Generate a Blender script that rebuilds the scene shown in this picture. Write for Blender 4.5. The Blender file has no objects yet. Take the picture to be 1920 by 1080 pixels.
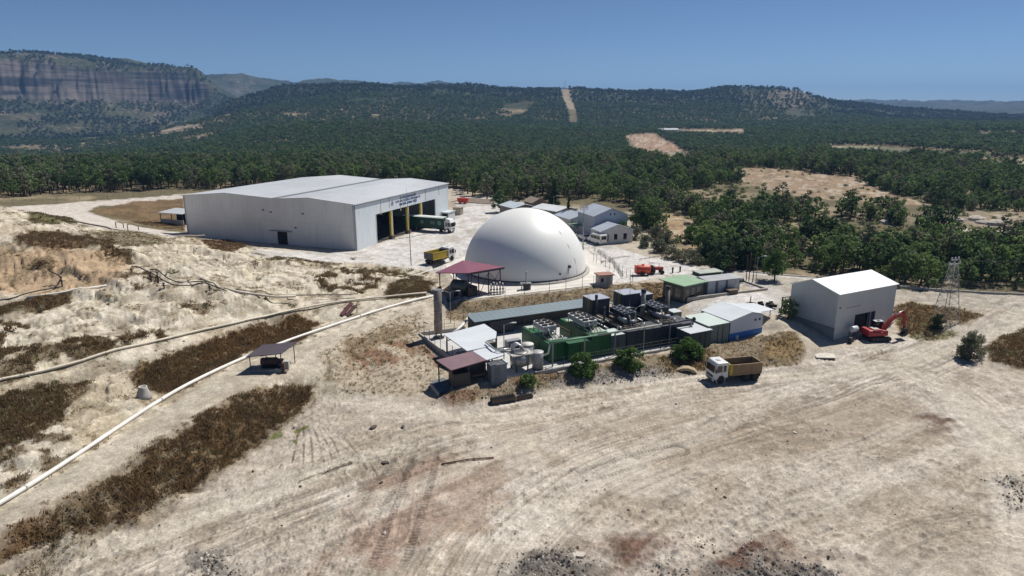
import bpy, math, random
import numpy as np
from mathutils import Matrix, Vector
random.seed(7); RS = np.random.RandomState(11)
scene = bpy.context.scene
COL = scene.collection
rad = math.radians

# ------------------------------------------------------------------ camera model (24 mm drone lens)
CAMH, PITCH, FPX = 36.0, rad(14.9), 1280.0
cP, sP = math.cos(PITCH), math.sin(PITCH)

def ray(px, py):
    dx = (px-960)/FPX; dy = -(py-540)/FPX
    return np.array([dx, cP+dy*sP, -sP+dy*cP])

def gz(px, py, z):
    d = ray(px, py); t = (z-CAMH)/d[2]
    return np.array([0, 0, CAMH])+d*t

def at_r(px, py, r):
    d = ray(px, py); t = r/math.hypot(d[0], d[1])
    return np.array([0, 0, CAMH])+d*t

def z_at(x, y, py):            # height above (x, y) that is seen at picture row py
    k = -(py-540)/FPX
    return CAMH+(k*y*cP-y*sP)/(cP+k*sP)

def S(r, g, b, k=1.0):         # sRGB 0-255 -> linear albedo
    o = []
    for c in (r, g, b):
        c /= 255.0
        o.append((c/12.92 if c <= .04045 else ((c+.055)/1.055)**2.4)*k)
    return tuple(o)

# ------------------------------------------------------------------ numpy noise
def _hash(ix, iy, seed):
    h = (ix*374761393+iy*668265263+seed*1442695041) & 0xFFFFFFFF
    h = ((h ^ (h >> 13))*1274126177) & 0xFFFFFFFF
    return ((h ^ (h >> 16)) & 0xFFFF)/65535.0

def vnoise(x, y, seed=0):
    x = np.asarray(x, float); y = np.asarray(y, float)
    x0 = np.floor(x); y0 = np.floor(y)
    fx = x-x0; fy = y-y0
    fx = fx*fx*(3-2*fx); fy = fy*fy*(3-2*fy)
    ix = x0.astype(np.int64); iy = y0.astype(np.int64)
    a = _hash(ix, iy, seed); b = _hash(ix+1, iy, seed)
    c = _hash(ix, iy+1, seed); d = _hash(ix+1, iy+1, seed)
    return (a*(1-fx)+b*fx)*(1-fy)+(c*(1-fx)+d*fx)*fy

def fbm(x, y, oct=4, seed=0, gain=.5):
    s = 0; a = 1; t = 0
    for i in range(oct):
        s = s+a*vnoise(x*2**i+17.3*i, y*2**i-9.1*i, seed+i); t += a; a *= gain
    return s/t

def sstep(a, b, x):
    t = np.clip((x-a)/(b-a), 0, 1)
    return t*t*(3-2*t)

# ------------------------------------------------------------------ terrain control points  (px, py, z)
CP = []
def P(*pts):
    for p in pts: CP.append(gz(*p))
def L(pts, n=3):               # breakline through (px,py,z) points, n samples per segment
    for a, b in zip(pts[:-1], pts[1:]):
        for i in range(n):
            t = i/n
            CP.append(gz(*[a[k]+(b[k]-a[k])*t for k in range(3)]))
    CP.append(gz(*pts[-1]))
def R(*pts):                   # far points (px, py, horizontal distance)
    for p in pts: CP.append(at_r(*p))
def W(*pts):                   # world points
    for p in pts: CP.append(np.array(p, float))

# forecourt
P((250,1200,0),(500,1200,0),(960,1200,0),(1400,1200,0),(1900,1200,0),(300,1080,0),(480,1000,0),(700,1000,0),(960,1000,0),(1300,1000,0),
  (1600,1000,0),(1919,1000,0),(2300,1000,0),(560,880,0),(760,880,0),(1000,880,0),(1300,860,0),(1600,860,0),(1919,860,0),(2300,850,0),
  (700,790,.1),(860,790,0),(1100,770,0),(1300,740,0),(1500,740,0),(1700,740,.1),(1919,740,.3),(2300,700,.5),(1640,690,.3),(1780,680,.4))
L([(1850,640,1.1),(1900,592,2.3),(1919,575,2.8)],2); L([(1690,556,3.2),(1800,558,3.2),(1920,566,3.1),(2100,580,3.1)],2)
P((1790,650,.7),(1730,655,.7),(1650,655,.75),(1600,660,.7),(1690,635,.8),(1870,700,.4),(1919,650,2.0),(1919,690,.6),(1890,640,2.0),(1850,672,.5))
P((1700,622,1.0),(1760,615,1.2),(1800,600,1.8),(1840,590,2.4),(1720,585,2.4),(1690,580,2.6),(1780,575,2.8))
# left bank top / toe
L([(-200,1120,3),(0,1010,3),(100,951,3),(200,890,3),(300,827,3),(400,767,3),(470,728,3),(540,708,2.6),(590,716,1.5),(615,740,.5)],4)
L([(-100,1200,0),(75,1080,0),(160,1032,0),(230,988,0),(300,955,0),(370,917,0),(440,880,0),(490,835,0),(560,775,.05),(610,750,.2)],4)
# road edge along white pipe
L([(-200,1060,3.1),(0,958,3.1),(100,890,3.1),(200,826,3.1),(300,757,3.1),(400,703,3.1),(480,667,3.1),(560,638,3.1),(640,610,3.2),(720,583,3.3),(800,562,3.4)],3)
L([(600,664,3.0),(660,626,3.0),(740,592,3.1),(790,582,3.1)],3)
L([(640,745,.2),(700,740,.2),(790,725,.4),(828,742,.5)],2); P((690,690,1.2),(760,650,1.6),(740,700,.9),(810,690,.8),(790,632,1.6),(640,700,1.6))
# second pipeline and terraces
L([(-200,760,6),(0,724,6),(120,688,6),(220,664,6),(350,630,5.6),(480,602,5),(580,578,4.4),(680,567,4),(780,558,3.6)],3)
L([(0,690,7.4),(150,650,7.4),(300,612,6.8),(420,590,6.4)],3)
P((330,700,3.7),(400,655,3.9),(450,640,3.7),(520,612,3.4),(600,596,3.4),(660,585,3.5),(250,745,4.2),(200,740,4.8),(100,780,4.9),(0,800,5),(130,850,3.5),(0,900,3.5),(200,790,3.8),(60,850,4),(320,720,3.4))
L([(0,640,8),(150,600,8.6),(300,590,8.0),(450,562,7.0),(560,548,5.8),(650,525,5.4),(740,515,4.4)],2)
L([(-200,570,10),(0,560,10),(100,547,10),(200,537,10),(380,528,9),(450,546,7.6),(520,552,6.6)],3)
L([(0,520,11),(120,515,11.2),(230,520,10.4)],2)
P((0,480,13),(150,470,13),(250,500,11),(350,480,9.5),(450,505,8.2),(560,505,6.4),(300,455,10.6),(100,440,14),(0,430,15.5),(430,475,7.8),(640,505,5))
L([(-300,370,20),(0,390,17),(60,400,15.5),(140,421,12.6),(250,434,10.6),(370,449,8.4),(450,463,6.4),(560,476,4.8),(680,491,4.0),(790,508,3.6)],3)
# behind the crest: road, hall pad, apron
P((-300,372,11),(40,384,9),(150,378,6),(250,372,5),(340,366,4.4),(480,358,4),(620,352,3.8),(180,400,6),(230,418,5.5),(300,425,4.6),(340,437,3.9),(250,395,5.2),(310,385,4.6))
W((-84,174,3.5),(-36,156,3.5),(-17,200,3.5),(-65,218,3.5),(-55,185,3.5),(-60,160,3.6),(-20,165,3.5),(0,180,3.5),(-5,205,3.5),(12,185,3.5),(-25,148,3.5),(-10,145,3.5))
for k in range(12):
    W((2.65+15*math.cos(k*.5236), 137.2+15*math.sin(k*.5236), 3.5))
W((2.65,137.2,3.5),(22,160,3.5),(30,150,3.5),(25,135,3.5),(20,125,3.5),(40,135,3.5),(50,128,3.5),(58,125,3.4),(36,118,3.3),(45,116,3.3),(40,108,3.0),(33,108,2.8),(47,110,3.2),(64,120,3.2))
L([(870,565,3.4),(947,556,3.5),(1030,546,3.5),(1113,536,3.5),(1180,545,3.4)],4)
L([(830,590,1.9),(880,590,1.6),(950,583,1.6),(1030,573,1.6),(1110,565,1.7),(1180,562,2.0)],4)
P((1240,566,2.6),(1290,580,2.6),(1300,592,2.2),(1230,540,3.3))
# compound
for uu in (-9, 0, 9, 18, 26):
    for vv in (0, 6, 12, 19):
        W((4.04+.9075*uu-.42*vv, 86.43+.42*uu+.9075*vv, 1.35))
L([(830,745,.9),(870,728,1.2),(940,712,1.3),(1016,697,1.35),(1100,684,1.35),(1180,671,1.35),(1260,658,1.35),(1330,640,1.6)],2)
L([(838,768,.1),(920,752,0),(1000,735,0),(1100,718,0),(1200,707,.05),(1300,697,.1),(1400,690,.2),(1500,684,.3),(1560,662,.5)],3)
L([(1345,640,1.2),(1367,635,1.25),(1400,630,1.3),(1435,625,1.4)],3)
P((1450,632,1.9),(1480,627,2.4),(1510,640,1.7),(1540,655,.8),(1440,662,1.3),(1370,660,1.0),(1460,600,3),(1480,570,3.3),(1400,655,1.2))
W((50,100.6,.8),(63,107,.8),(46,108,2.2),(58,114,2.2))
# office yard and plateau
W((25,170,3.5),(28,180,3.5),(12,200,3.5),(0,210,3.5),(20,190,3.5),(-10,225,3.5),(35,165,3.5))
P((1300,470,3.5),(1400,500,3.4),(1600,515,3.3),(1750,520,3),(1919,520,2.6),(2300,540,2.6),(1300,430,3.8),(1500,440,3.2),(1700,440,2.6),(1919,435,2.6),(2300,450,2.6),
  (1250,390,4.2),(1400,390,4),(1600,390,3.4),(1800,390,3),(1000,360,3.6),(800,345,3.6),(600,335,3.6),(400,335,3.8),(200,340,4.6),(0,345,6),(-300,345,7),
  (1150,360,4.6),(1300,340,5),(1500,345,4),(1700,340,4),(1919,340,4),(2300,340,4),(1450,320,5),(1600,310,5),(1800,305,5),(1100,320,4),(1000,325,3))
# far relief (px, py, distance)
R((-400,330,420),(0,330,400),(200,326,400),(400,320,400),(600,318,400),(800,318,420),(950,310,440))
R((-400,312,620),(0,312,620),(200,311,620),(400,302,620),(560,290,620),(700,285,620),(850,285,640),(1000,282,650),(1150,280,700),(1300,285,650),(1500,280,700),(1700,276,720),(1900,278,700),(2300,280,700))
R((-400,300,1000),(0,300,1000),(150,300,1000),(300,288,1000),(400,272,1000),(480,245,980),(600,232,1000),(760,234,1000),(900,240,1000),(1050,250,950),(1200,255,950),(1350,252,950),(1500,252,950),(1700,250,950),(1900,250,950),(2300,250,950))
R((-400,280,1350),(0,285,1350),(150,285,1300),(250,275,1300),(330,258,1250),(420,250,1200),(600,240,1200),(760,241,1200),(900,240,1200),(1050,240,1200),(1200,243,1200),(1350,240,1250),(1500,240,1250),(1700,238,1250),(1900,239,1250),(2300,240,1250))
R((420,195,1800),(520,167,1900),(620,163,1900),(700,159,1900),(800,162,1900),(850,166,1900),(886,158,1880),(930,167,1900),(1060,171,1900),(1180,175,1900),(1260,177,1900),(300,225,1750))
R((420,215,1500),(600,200,1500),(800,200,1500),(1000,205,1500),(1200,210,1500),(320,240,1500))
R((1320,169,1950),(1400,164,1950),(1460,165,1950),(1500,170,1950),(1530,183,1950),(1580,196,1950),(1640,210,1900),(1720,224,1900),(1300,200,1650),(1400,200,1650),(1500,205,1650),(1300,228,1400),(1450,228,1400),(1600,228,1450))
R((1760,228,1700),(1919,230,1700),(2300,232,1700))
# behind the ridges
for px in (450,600,750,900,1050,1200): R((px,210,2500),)
for px in (1320,1420,1520): R((px,205,2600),)
for px in (1620,1760,1919,2300): R((px,222,3000),(px,206,4200))
# mesa: toe of talus, cliff foot, rim, top
for px,rim in ((-500,95),(-200,100),(-60,104),(0,106),(80,112),(150,116),(220,117),(280,119),(330,124),(365,130),(378,137)):
    R((px,262,1750),(px,230,2000),(px,202,2200),(px,188,2260),(px,rim+10,2330),(px,rim,2400),(px,rim,2800))
R((388,150,2300),(388,146,2400),(394,182,2330),(396,186,2420),(400,189,2600),(412,191,2900),(415,190,2240),(430,215,2100),(400,240,1900),(440,190,2500))
# far ridges
for px,y in ((390,138),(420,139),(460,142),(500,151),(530,155),(580,152),(640,151),(690,153),(715,157)):
    R((px,y,3800),(px,188,3300),(px,175,4600))
for px,y in ((740,156),(800,155),(850,159),(900,165),(960,167),(1050,170),(1150,173),(1260,176),(1330,180)):
    R((px,y,5000),(px,186,4200),(px,190,6200))
for px,y in ((1500,190),(1545,188),(1600,190),(1700,191),(1800,195),(1870,196),(1919,193),(2100,190),(2400,190)):
    R((px,y,5600),(px,196,4900),(px,198,7500))
for px in (-500,-100,300,700,1000,1300,1700,2000,2400): R((px,199,12000),(px,200,17000))
CP = np.array(CP)

# ------------------------------------------------------------------ height field on a log-polar grid
az = np.concatenate([np.linspace(-62,-40.5,40), np.linspace(-40.2,40.2,900), np.linspace(40.5,62,40)])
az = np.radians(az)
dep = np.radians(np.arange(52, 1.52, -.078))
rr = list(34/np.tan(dep))
rr = [12,18,22]+rr
rr += list(np.exp(np.linspace(math.log(rr[-1]*1.006), math.log(6300), 270)))
rr += list(np.exp(np.linspace(math.log(6400), math.log(18000), 24)))
rr = np.array(rr); NR, NA = len(rr), len(az)

class Field:
    def __init__(s, az, lr, H): s.az, s.lr, s.H = az, lr, H
    def __call__(s, x, y):
        x = np.asarray(x, float); y = np.asarray(y, float)
        a = np.arctan2(x, y); l = np.log(np.maximum(np.hypot(x, y), 1))
        i = np.interp(l, s.lr, np.arange(len(s.lr))); j = np.interp(a, s.az, np.arange(len(s.az)))
        i0 = np.minimum(i.astype(int), len(s.lr)-2); j0 = np.minimum(j.astype(int), len(s.az)-2)
        fi = i-i0; fj = j-j0; H = s.H
        return (H[i0,j0]*(1-fi)+H[i0+1,j0]*fi)*(1-fj)+(H[i0,j0+1]*(1-fi)+H[i0+1,j0+1]*fi)*fj

def rbf_field():
    r = np.hypot(CP[:,0], CP[:,1]); a = np.arctan2(CP[:,0], CP[:,1]); l = np.log(r)
    v = CP[:,2]/r
    n = len(v); c2 = .006**2
    K = np.sqrt((a[:,None]-a)**2+(l[:,None]-l)**2+c2)
    A = np.zeros((n+3, n+3)); A[:n,:n] = K+np.eye(n)*1e-4
    Q = np.stack([np.ones(n), a, l], 1); A[:n,n:] = Q; A[n:,:n] = Q.T
    w = np.linalg.solve(A, np.concatenate([v, np.zeros(3)]))
    ia = np.unique(np.append(np.arange(0, NA, 3), NA-1)); ir = np.unique(np.append(np.arange(0, NR, 3), NR-1))
    ga = az[ia]; gl = np.log(rr[ir])
    H = np.zeros((len(gl), len(ga)))
    for k in range(len(gl)):
        D = np.sqrt((ga[:,None]-a)**2+(gl[k]-l)**2+c2)
        H[k] = (D@w[:n]+w[n]+w[n+1]*ga+w[n+2]*gl[k])*math.exp(gl[k])
    return Field(ga, gl, H)

base = rbf_field()
AZ, RRg = np.meshgrid(az, rr)
X = RRg*np.sin(AZ); Y = RRg*np.cos(AZ)
Z = base(X, Y)
FIELD = Field(az, np.log(rr), Z)
_tt = np.exp(np.linspace(math.log(15), math.log(16000), 1500))

def un(px, py, z_up=0.0):
    """ground point seen at a picture position"""
    d = ray(px, py); h = math.hypot(d[0], d[1])
    x = d[0]/h*_tt; y = d[1]/h*_tt; zz = CAMH+d[2]/h*_tt
    g = FIELD(x, y)+z_up
    k = np.argmax(zz < g)
    if zz[k] >= g[k]: k = len(_tt)-1
    if k > 0:
        e0 = zz[k-1]-g[k-1]; e1 = zz[k]-g[k]; t = e0/(e0-e1) if e0 != e1 else 0
        return np.array([x[k-1]+(x[k]-x[k-1])*t, y[k-1]+(y[k]-y[k-1])*t, g[k-1]+(g[k]-g[k-1])*t])
    return np.array([x[k], y[k], g[k]])

def gh(x, y): return float(FIELD(x, y))

# ------------------------------------------------------------------ painting helpers (world metres)
near = RRg < 1500
NI = np.where(near.ravel())[0]
nx, ny = X.ravel()[NI], Y.ravel()[NI]
nr = RRg.ravel()[NI]
wob = [fbm(nx*.35, ny*.35, 4, 5)-.5, fbm(nx*1.4, ny*1.4, 3, 9)-.5]

def sdf_poly(x, y, poly):
    poly = np.asarray(poly)[:, :2]
    d = np.full(x.shape, 1e9); ins = np.zeros(x.shape, bool)
    for a, b in zip(poly, np.roll(poly, -1, 0)):
        ex, ey = b-a; wx = x-a[0]; wy = y-a[1]
        t = np.clip((wx*ex+wy*ey)/(ex*ex+ey*ey+1e-9), 0, 1)
        d = np.minimum(d, (wx-ex*t)**2+(wy-ey*t)**2)
        c = ((a[1] <= y) & (b[1] > y) & (ex*wy-ey*wx > 0)) | ((a[1] > y) & (b[1] <= y) & (ex*wy-ey*wx < 0))
        ins ^= c
    return np.where(ins, 1, -1)*np.sqrt(d)

def pmask(pxpoly, soft=.5, n1=2.0, n2=.8, world=False):
    """soft ragged mask of a ground polygon given in picture positions, evaluated in world metres"""
    poly = np.array(pxpoly, float) if world else np.array([un(*p)[:2] for p in pxpoly])
    m = max(soft, 0)+n1+n2+1
    sel = np.where((nx > poly[:,0].min()-m) & (nx < poly[:,0].max()+m) & (ny > poly[:,1].min()-m) & (ny < poly[:,1].max()+m))[0]
    out = np.zeros(len(nx))
    if len(sel):
        s = sdf_poly(nx[sel], ny[sel], poly)+wob[0][sel]*2*n1+wob[1][sel]*2*n2
        out[sel] = sstep(-soft, soft, s)
    return out

def line_sd(pxline, maxd, world=False):
    pl = np.array(pxline, float) if world else np.array([un(*p)[:2] for p in pxline])
    # Catmull-Rom resample
    pts = []
    for i in range(len(pl)-1):
        p0 = pl[max(i-1,0)]; p1 = pl[i]; p2 = pl[i+1]; p3 = pl[min(i+2,len(pl)-1)]
        for k in range(6):
            t = k/6
            pts.append(.5*((2*p1)+(-p0+p2)*t+(2*p0-5*p1+4*p2-p3)*t*t+(-p0+3*p1-3*p2+p3)*t**3))
    pts.append(pl[-1]); pts = np.array(pts)
    m = maxd+1
    sel = np.where((nx > pts[:,0].min()-m) & (nx < pts[:,0].max()+m) & (ny > pts[:,1].min()-m) & (ny < pts[:,1].max()+m))[0]
    x = nx[sel]; y = ny[sel]; best = np.full(len(sel), 1e9); sd = np.zeros(len(sel)); al = np.zeros(len(sel)); s0 = 0
    for a, b in zip(pts[:-1], pts[1:]):
        e = b-a; Ls = math.hypot(*e)+1e-9
        wx = x-a[0]; wy = y-a[1]; t = np.clip((wx*e[0]+wy*e[1])/Ls**2, 0, 1)
        d = np.hypot(wx-e[0]*t, wy-e[1]*t); sg = np.sign(e[0]*wy-e[1]*wx)
        q = d < best
        best[q] = d[q]; sd[q] = (d*sg)[q]; al[q] = s0+t[q]*Ls
        s0 += Ls
    return sel, sd, al, s0
# ------------------------------------------------------------------ ground painting
KA = .80
nC = len(nx)
c_forest = np.array(S(112,104,80,KA)); col = np.tile(c_forest, (nC,1))
n_a = fbm(nx*.05, ny*.05, 4, 31); n_b = fbm(nx*.6, ny*.6, 4, 37)
m = sstep(.52,.66, fbm(nx*.06, ny*.06, 5, 41))[:,None]*.7
col = col*(1-m)+np.array(S(168,152,126,KA))*m
rough_amp = np.full(nC, .25)        # relief noise (m)
grass = np.zeros(nC)                # dry grass cover
FLAT = np.zeros(nC)

def paint(c, m, k=1.0):
    global col
    m = (m*k)[:,None]; col = col*(1-m)+np.array(S(*c, KA))*m
def amp(v, m):
    global rough_amp
    rough_amp = rough_amp*(1-m)+v*m
def spots(m, f, lo, hi, seed):
    return m*sstep(lo, hi, fbm(nx*f, ny*f, 4, seed))

SITE = [(620,353),(850,353),(1000,380),(1190,400),(1215,442),(1335,504),(1690,546),(1920,557),(1920,720),(1300,720),(800,760),(600,560),(340,430),(340,364)]
m = pmask(SITE, 1, 1, .5); paint((192,182,166), m); paint((166,152,132), spots(m,.2,.5,.66,60), .6); amp(.1, m)
HILL = [(-500,372),(0,386),(60,396),(150,422),(375,447),(560,474),(690,489),(800,508),(830,525),(830,565),(700,612),(610,690),(600,740),(540,790),(400,910),(60,1095),(-300,1250),(-700,1000)]
m = pmask(HILL, 1, 1.5, .5); paint((217,208,190), m); amp(.30, m)
paint((196,183,160), spots(m,.12,.5,.68,51), .7); paint((214,205,182), spots(m,.2,.55,.7,52), .6)
paint((150,138,118), spots(m,.5,.56,.7,53), .55)
# forecourt
FORE = [(-100,1400),(70,1084),(230,986),(370,915),(490,832),(560,772),(610,742),(800,728),(850,757),(930,748),(1010,733),(1200,706),(1330,693),(1500,686),(1560,652),(1620,648),(1730,638),(1800,603),(1840,588),(1760,572),(1690,562),(1690,546),(1920,554),(2400,600),(2600,1400)]
mF = pmask(FORE, .8, 1, .4); paint((195,185,172), mF); amp(.10, mF)
paint((210,202,190), spots(mF,.07,.5,.66,61), .7); paint((172,160,144), spots(mF,.11,.52,.68,62), .7)
paint((158,146,130), spots(mF,.45,.57,.72,63), .6); paint((206,198,184), spots(mF,.9,.6,.75,64), .5)
# haul road with the white pipe
ROAD = [(-200,1030),(0,962),(200,832),(400,708),(480,672),(570,643),(800,568),(835,578),(700,612),(640,655),(600,690),(585,712),(540,705),(470,727),(400,766),(300,826),(200,889),(100,950),(0,1009),(-200,1118)]
mR = pmask(ROAD, .5, .5, .3); paint((196,187,170), mR); amp(.06, mR)
paint((176,165,147), spots(mR,.3,.5,.68,66), .6)
# concrete apron, yards, white roads
for poly in ([(470,478),(690,492),(780,506),(870,512),(880,470),(1000,400),(930,372),(860,368),(850,413),(669,470),(480,466)],
             [(1060,430),(1135,455),(1200,478),(1330,503),(1500,518),(1690,545),(1600,560),(1480,560),(1440,553),(1390,535),(1300,520),(1240,520),(1190,528),(1113,537),(1080,500)],
             [(1285,566),(1440,546),(1500,548),(1490,585),(1430,590),(1300,600)],
             [(870,563),(947,554),(1113,535),(1130,510),(1095,480),(860,500)]):
    m = pmask(poly, .5, .5, .3); paint((214,211,207), m); amp(.02, m); FLAT = np.maximum(FLAT, m)
    paint((182,177,168), spots(m,.12,.5,.66,70), .7); paint((166,160,150), spots(m,.35,.58,.72,71), .5)
m = pmask([(869,560),(950,552),(1110,533),(1102,505),(1095,480),(860,500)], .3, .2, .1); paint((214,209,199), m)
m = pmask([(-200,378),(30,387),(150,378),(345,364),(640,351),(640,357),(345,375),(185,386),(165,397),(262,426),(345,438),(345,446),(200,428),(140,418),(60,398),(-200,386)], .6, .8, .3)
paint((206,198,188), m); amp(.05, m)
m = pmask([(1330,505),(1480,520),(1690,546),(1920,554),(1920,572),(1850,580),(1690,562),(1480,548)], .5, .5, .3); paint((178,170,158), m, .8); amp(.05, m)
# dry grass and scrub
def scrub(poly, c, soft=.8, n1=1.5, n2=.8, k=1.0, g=1.0, f=None):
    global grass
    m = pmask(poly, soft, n1, n2)
    if f: m = m*sstep(f[1], f[2], fbm(nx*f[0], ny*f[0], 4, 77))
    paint(c, m, k); grass = np.maximum(grass, m*g); amp(.3, m)
    if not f: h_ = pmask(poly, soft+2.2, n1+1.2, n2); grass = np.maximum(grass, h_*.32*g); paint(c, h_*(1-m)*sstep(.5,.62,fbm(nx*.8,ny*.8,3,78)), .45)
    return m
BANK = [(-150,1092),(0,1011),(100,952),(200,891),(300,829),(400,769),(470,731),(540,712),(590,720),(585,745),(545,785),(490,828),(440,872),(370,908),(300,948),(230,980),(160,1022),(60,1090),(-100,1180)]
scrub(BANK, (92,72,50), 1.0, .7, .7); mb_ = pmask(BANK, .8, .7, .6); paint((128,102,70), spots(mb_, .22, .48, .66, 45), .6); paint((70,58,44), spots(mb_, .3, .55, .68, 46), .6)
scrub([(240,702),(300,668),(400,632),(480,608),(555,590),(605,600),(560,640),(470,660),(370,718),(300,742)], (104,80,50), .5, .8, .5)
scrub([(165,395),(250,378),(346,372),(346,432),(290,426),(215,407)], (112,94,68), .6, .8, .5, 1, .8); paint((134,112,84), spots(pmask([(165,395),(250,378),(346,372),(346,432),(290,426),(215,407)], .6, .8, .5), .25, .45, .6, 44), .8)
scrub([(20,445),(60,430),(100,432),(165,440),(225,452),(210,466),(110,468),(40,462)], (112,90,66), .6, 1, .6)
scrub([(175,475),(190,463),(245,470),(248,490),(205,488)], (92,72,50), .4, .6, .4)
scrub([(55,500),(62,484),(95,482),(105,500),(80,508)], (92,72,50), .3, .5, .4)
scrub([(50,412),(80,402),(130,408),(140,418),(90,420)], (112,112,78), .4, .6, .4)
scrub([(160,438),(240,432),(300,442),(310,456),(240,462)], (120,112,82), .6, .8, .5, .8)
scrub([(-100,760),(0,742),(110,715),(172,708),(165,728),(110,788),(60,835),(0,848),(-100,860)], (84,78,56), .5, .8, .6)
scrub([(-60,600),(40,598),(75,630),(70,690),(0,690),(-60,690)], (104,92,68), .5, .8, .6, 1, .8, (.6,.44,.58))
scrub([(90,650),(200,622),(330,615),(315,640),(200,662),(80,695),(0,722),(0,700)], (110,96,72), .5, .8, .6, 1, .8, (.6,.40,.54))
scrub([(-80,585),(0,572),(130,545),(140,556),(60,578),(0,598)], (88,76,56), .4, .6, .5)
scrub([(590,517),(640,510),(720,518),(705,540),(615,548),(585,532)], (104,90,66), .5, .8, .6, 1, .8, (.7,.44,.56))
scrub([(725,530),(785,520),(815,530),(800,556),(720,562)], (112,100,74), .5, .7, .5)
scrub([(470,474),(560,484),(700,499),(800,510),(790,524),(640,505),(520,492)], (128,116,90), .4, .7, .5, 1, .8, (.5,.40,.54))
scrub([(375,452),(420,448),(470,462),(440,470),(400,466)], (118,88,64), .4, .6, .4)
scrub([(200,520),(270,490),(300,520),(290,545),(230,540)], (110,90,70), .6, 1, .6, .9, .7, (.5,.45,.56))
scrub([(330,560),(400,545),(430,570),(380,590),(330,585)], (122,104,78), .6, 1, .6, .8, .7, (.6,.46,.56))
scrub([(0,850),(60,820),(190,810),(200,830),(100,880),(0,930)], (112,96,74), .5, .8, .6, .9, .8, (.6,.4,.52))
scrub([(130,720),(180,715),(200,760),(240,800),(150,860),(130,830)], (186,172,146), .5, .8, .5, .6, .1)
m = pmask([(-200,465),(100,462),(210,470),(250,500),(215,528),(100,545),(-200,560)], 1.5, 2, .8); paint((190,163,132), m, .9)
# slope left of the compound
m = scrub([(598,668),(660,628),(740,594),(795,584),(790,625),(835,680),(828,735),(720,742),(640,742)], (186,174,154), .8, 1, .5, .9, .35)
scrub([(640,675),(720,640),(790,640),(770,670),(690,700),(640,690)], (134,100,76), 1, 1.5, .8, .8, .4, (.5,.4,.55))
scrub([(780,640),(820,660),(850,690),(815,690)], (122,84,64), .5, .8, .5, .8, .3)
scrub([(640,640),(760,605),(780,620),(660,665)], (142,124,98), .6, 1, .5, .8, .5)
# embankments and rubble
scrub([(838,600),(840,570),(947,557),(1113,537),(1180,532),(1215,545),(1180,564),(1100,568),(940,588),(870,600)], (150,135,110), .5, .5, .4, 1, .55)
scrub([(1195,530),(1240,530),(1262,550),(1255,572),(1215,565)], (140,120,92), .5, .5, .4, 1, .6)
scrub([(835,742),(870,728),(1010,700),(1260,660),(1330,646),(1430,630),(1490,622),(1512,650),(1500,684),(1330,694),(1200,704),(1010,731),(930,746),(850,757)], (146,132,110), .5, .6, .4, .95, .5)
scrub([(1000,700),(1100,690),(1250,690),(1240,704),(1040,726)], (150,146,142), .5, .5, .4, .9, .1)
scrub([(1240,668),(1330,655),(1340,690),(1250,696)], (122,106,78), .5, .5, .4, .9, .6)
scrub([(950,705),(1060,690),(1060,706),(980,728)], (134,108,76), .5, .6, .4, .8, .6)
scrub([(1440,640),(1490,628),(1512,655),(1470,676),(1430,668)], (146,124,88), .5, .6, .4, .9, .5)
scrub([(815,745),(850,735),(900,735),(880,752),(840,760)], (124,90,70), .4, .6, .4, .7, .2)
scrub([(1672,582),(1700,566),(1790,578),(1850,592),(1805,606),(1765,622),(1690,628)], (134,112,78), .5, .7, .4, 1, .8)
scrub([(1700,628),(1780,618),(1800,632),(1720,640)], (120,118,80), .4, .6, .4, .8, .6)
scrub([(1845,655),(1880,630),(1960,605),(2100,600),(2100,690),(1919,690),(1870,680)], (118,101,78), .5, .8, .5, 1, .8)
m = pmask([(1745,610),(1790,600),(1810,615),(1770,622)], .4, .5, .3); paint((196,190,178), m, .8)
# foreground soil patches
def soil(poly, c, k=.9, a=.2, f=None, soft=1.0):
    m = pmask(poly, soft, 1.6, .8)
    if f: m = m*sstep(f[1], f[2], fbm(nx*f[0], ny*f[0], 4, 83))
    paint(c, m, k); amp(a, m); return m
gm_ = pmask([(330,690),(400,640),(480,612),(555,592),(600,602),(540,640),(430,668)], .8, .8, .5); paint((124,94,58), spots(gm_, .2, .4, .6, 47), .7)
RUB = soil([(370,1040),(430,1040),(450,1090),(380,1100)], (120,116,110), .8, .3)
soil([(850,1110),(880,1060),(1000,1025),(1200,1000),(1480,1015),(1640,1050),(1680,1110)], (152,138,126), .75, .2, (.3,.4,.6)); RUB = np.maximum(RUB, soil([(905,1100),(935,1070),(1000,1032),(1065,1028),(1110,1060),(1120,1110)], (116,112,106), .9, .35))
RUB = np.maximum(RUB, soil([(1330,1060),(1440,1050),(1570,1062),(1600,1110),(1300,1110)], (116,110,104), .8, .35))
RUB = np.maximum(RUB, soil([(1895,900),(1960,890),(1990,970),(1905,955)], (124,114,104), .9, .3))
RUB = np.maximum(RUB, .5*pmask([(1110,1110),(1160,1030),(1320,1015),(1480,1030),(1500,1110)], 1, 2, 1)*sstep(.45,.6,fbm(nx*.5,ny*.5,3,85)))
RUB *= .35+.65*sstep(.38,.56,fbm(nx*.45,ny*.45,3,86))
soil([(1165,1012),(1320,1006),(1470,1022),(1510,1052),(1390,1075),(1300,1095),(1180,1100)], (112,84,70), .85, .35, (.5,.38,.56))
soil([(1710,778),(1750,772),(1778,786),(1772,806),(1735,806)], (98,76,64), .9, .3, (.6,.32,.5), .5)
soil([(690,905),(830,845),(870,880),(810,1000),(745,1100),(540,1100),(640,950)], (158,134,118), .75, .1, (.25,.35,.55))
soil([(830,860),(930,850),(960,900),(900,1000),(820,1000)], (164,144,126), .7, .1)
soil([(965,764),(1040,748),(1120,736),(1232,722),(1120,748),(1040,766)], (140,121,98), .8, .05, None, .4)
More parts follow.
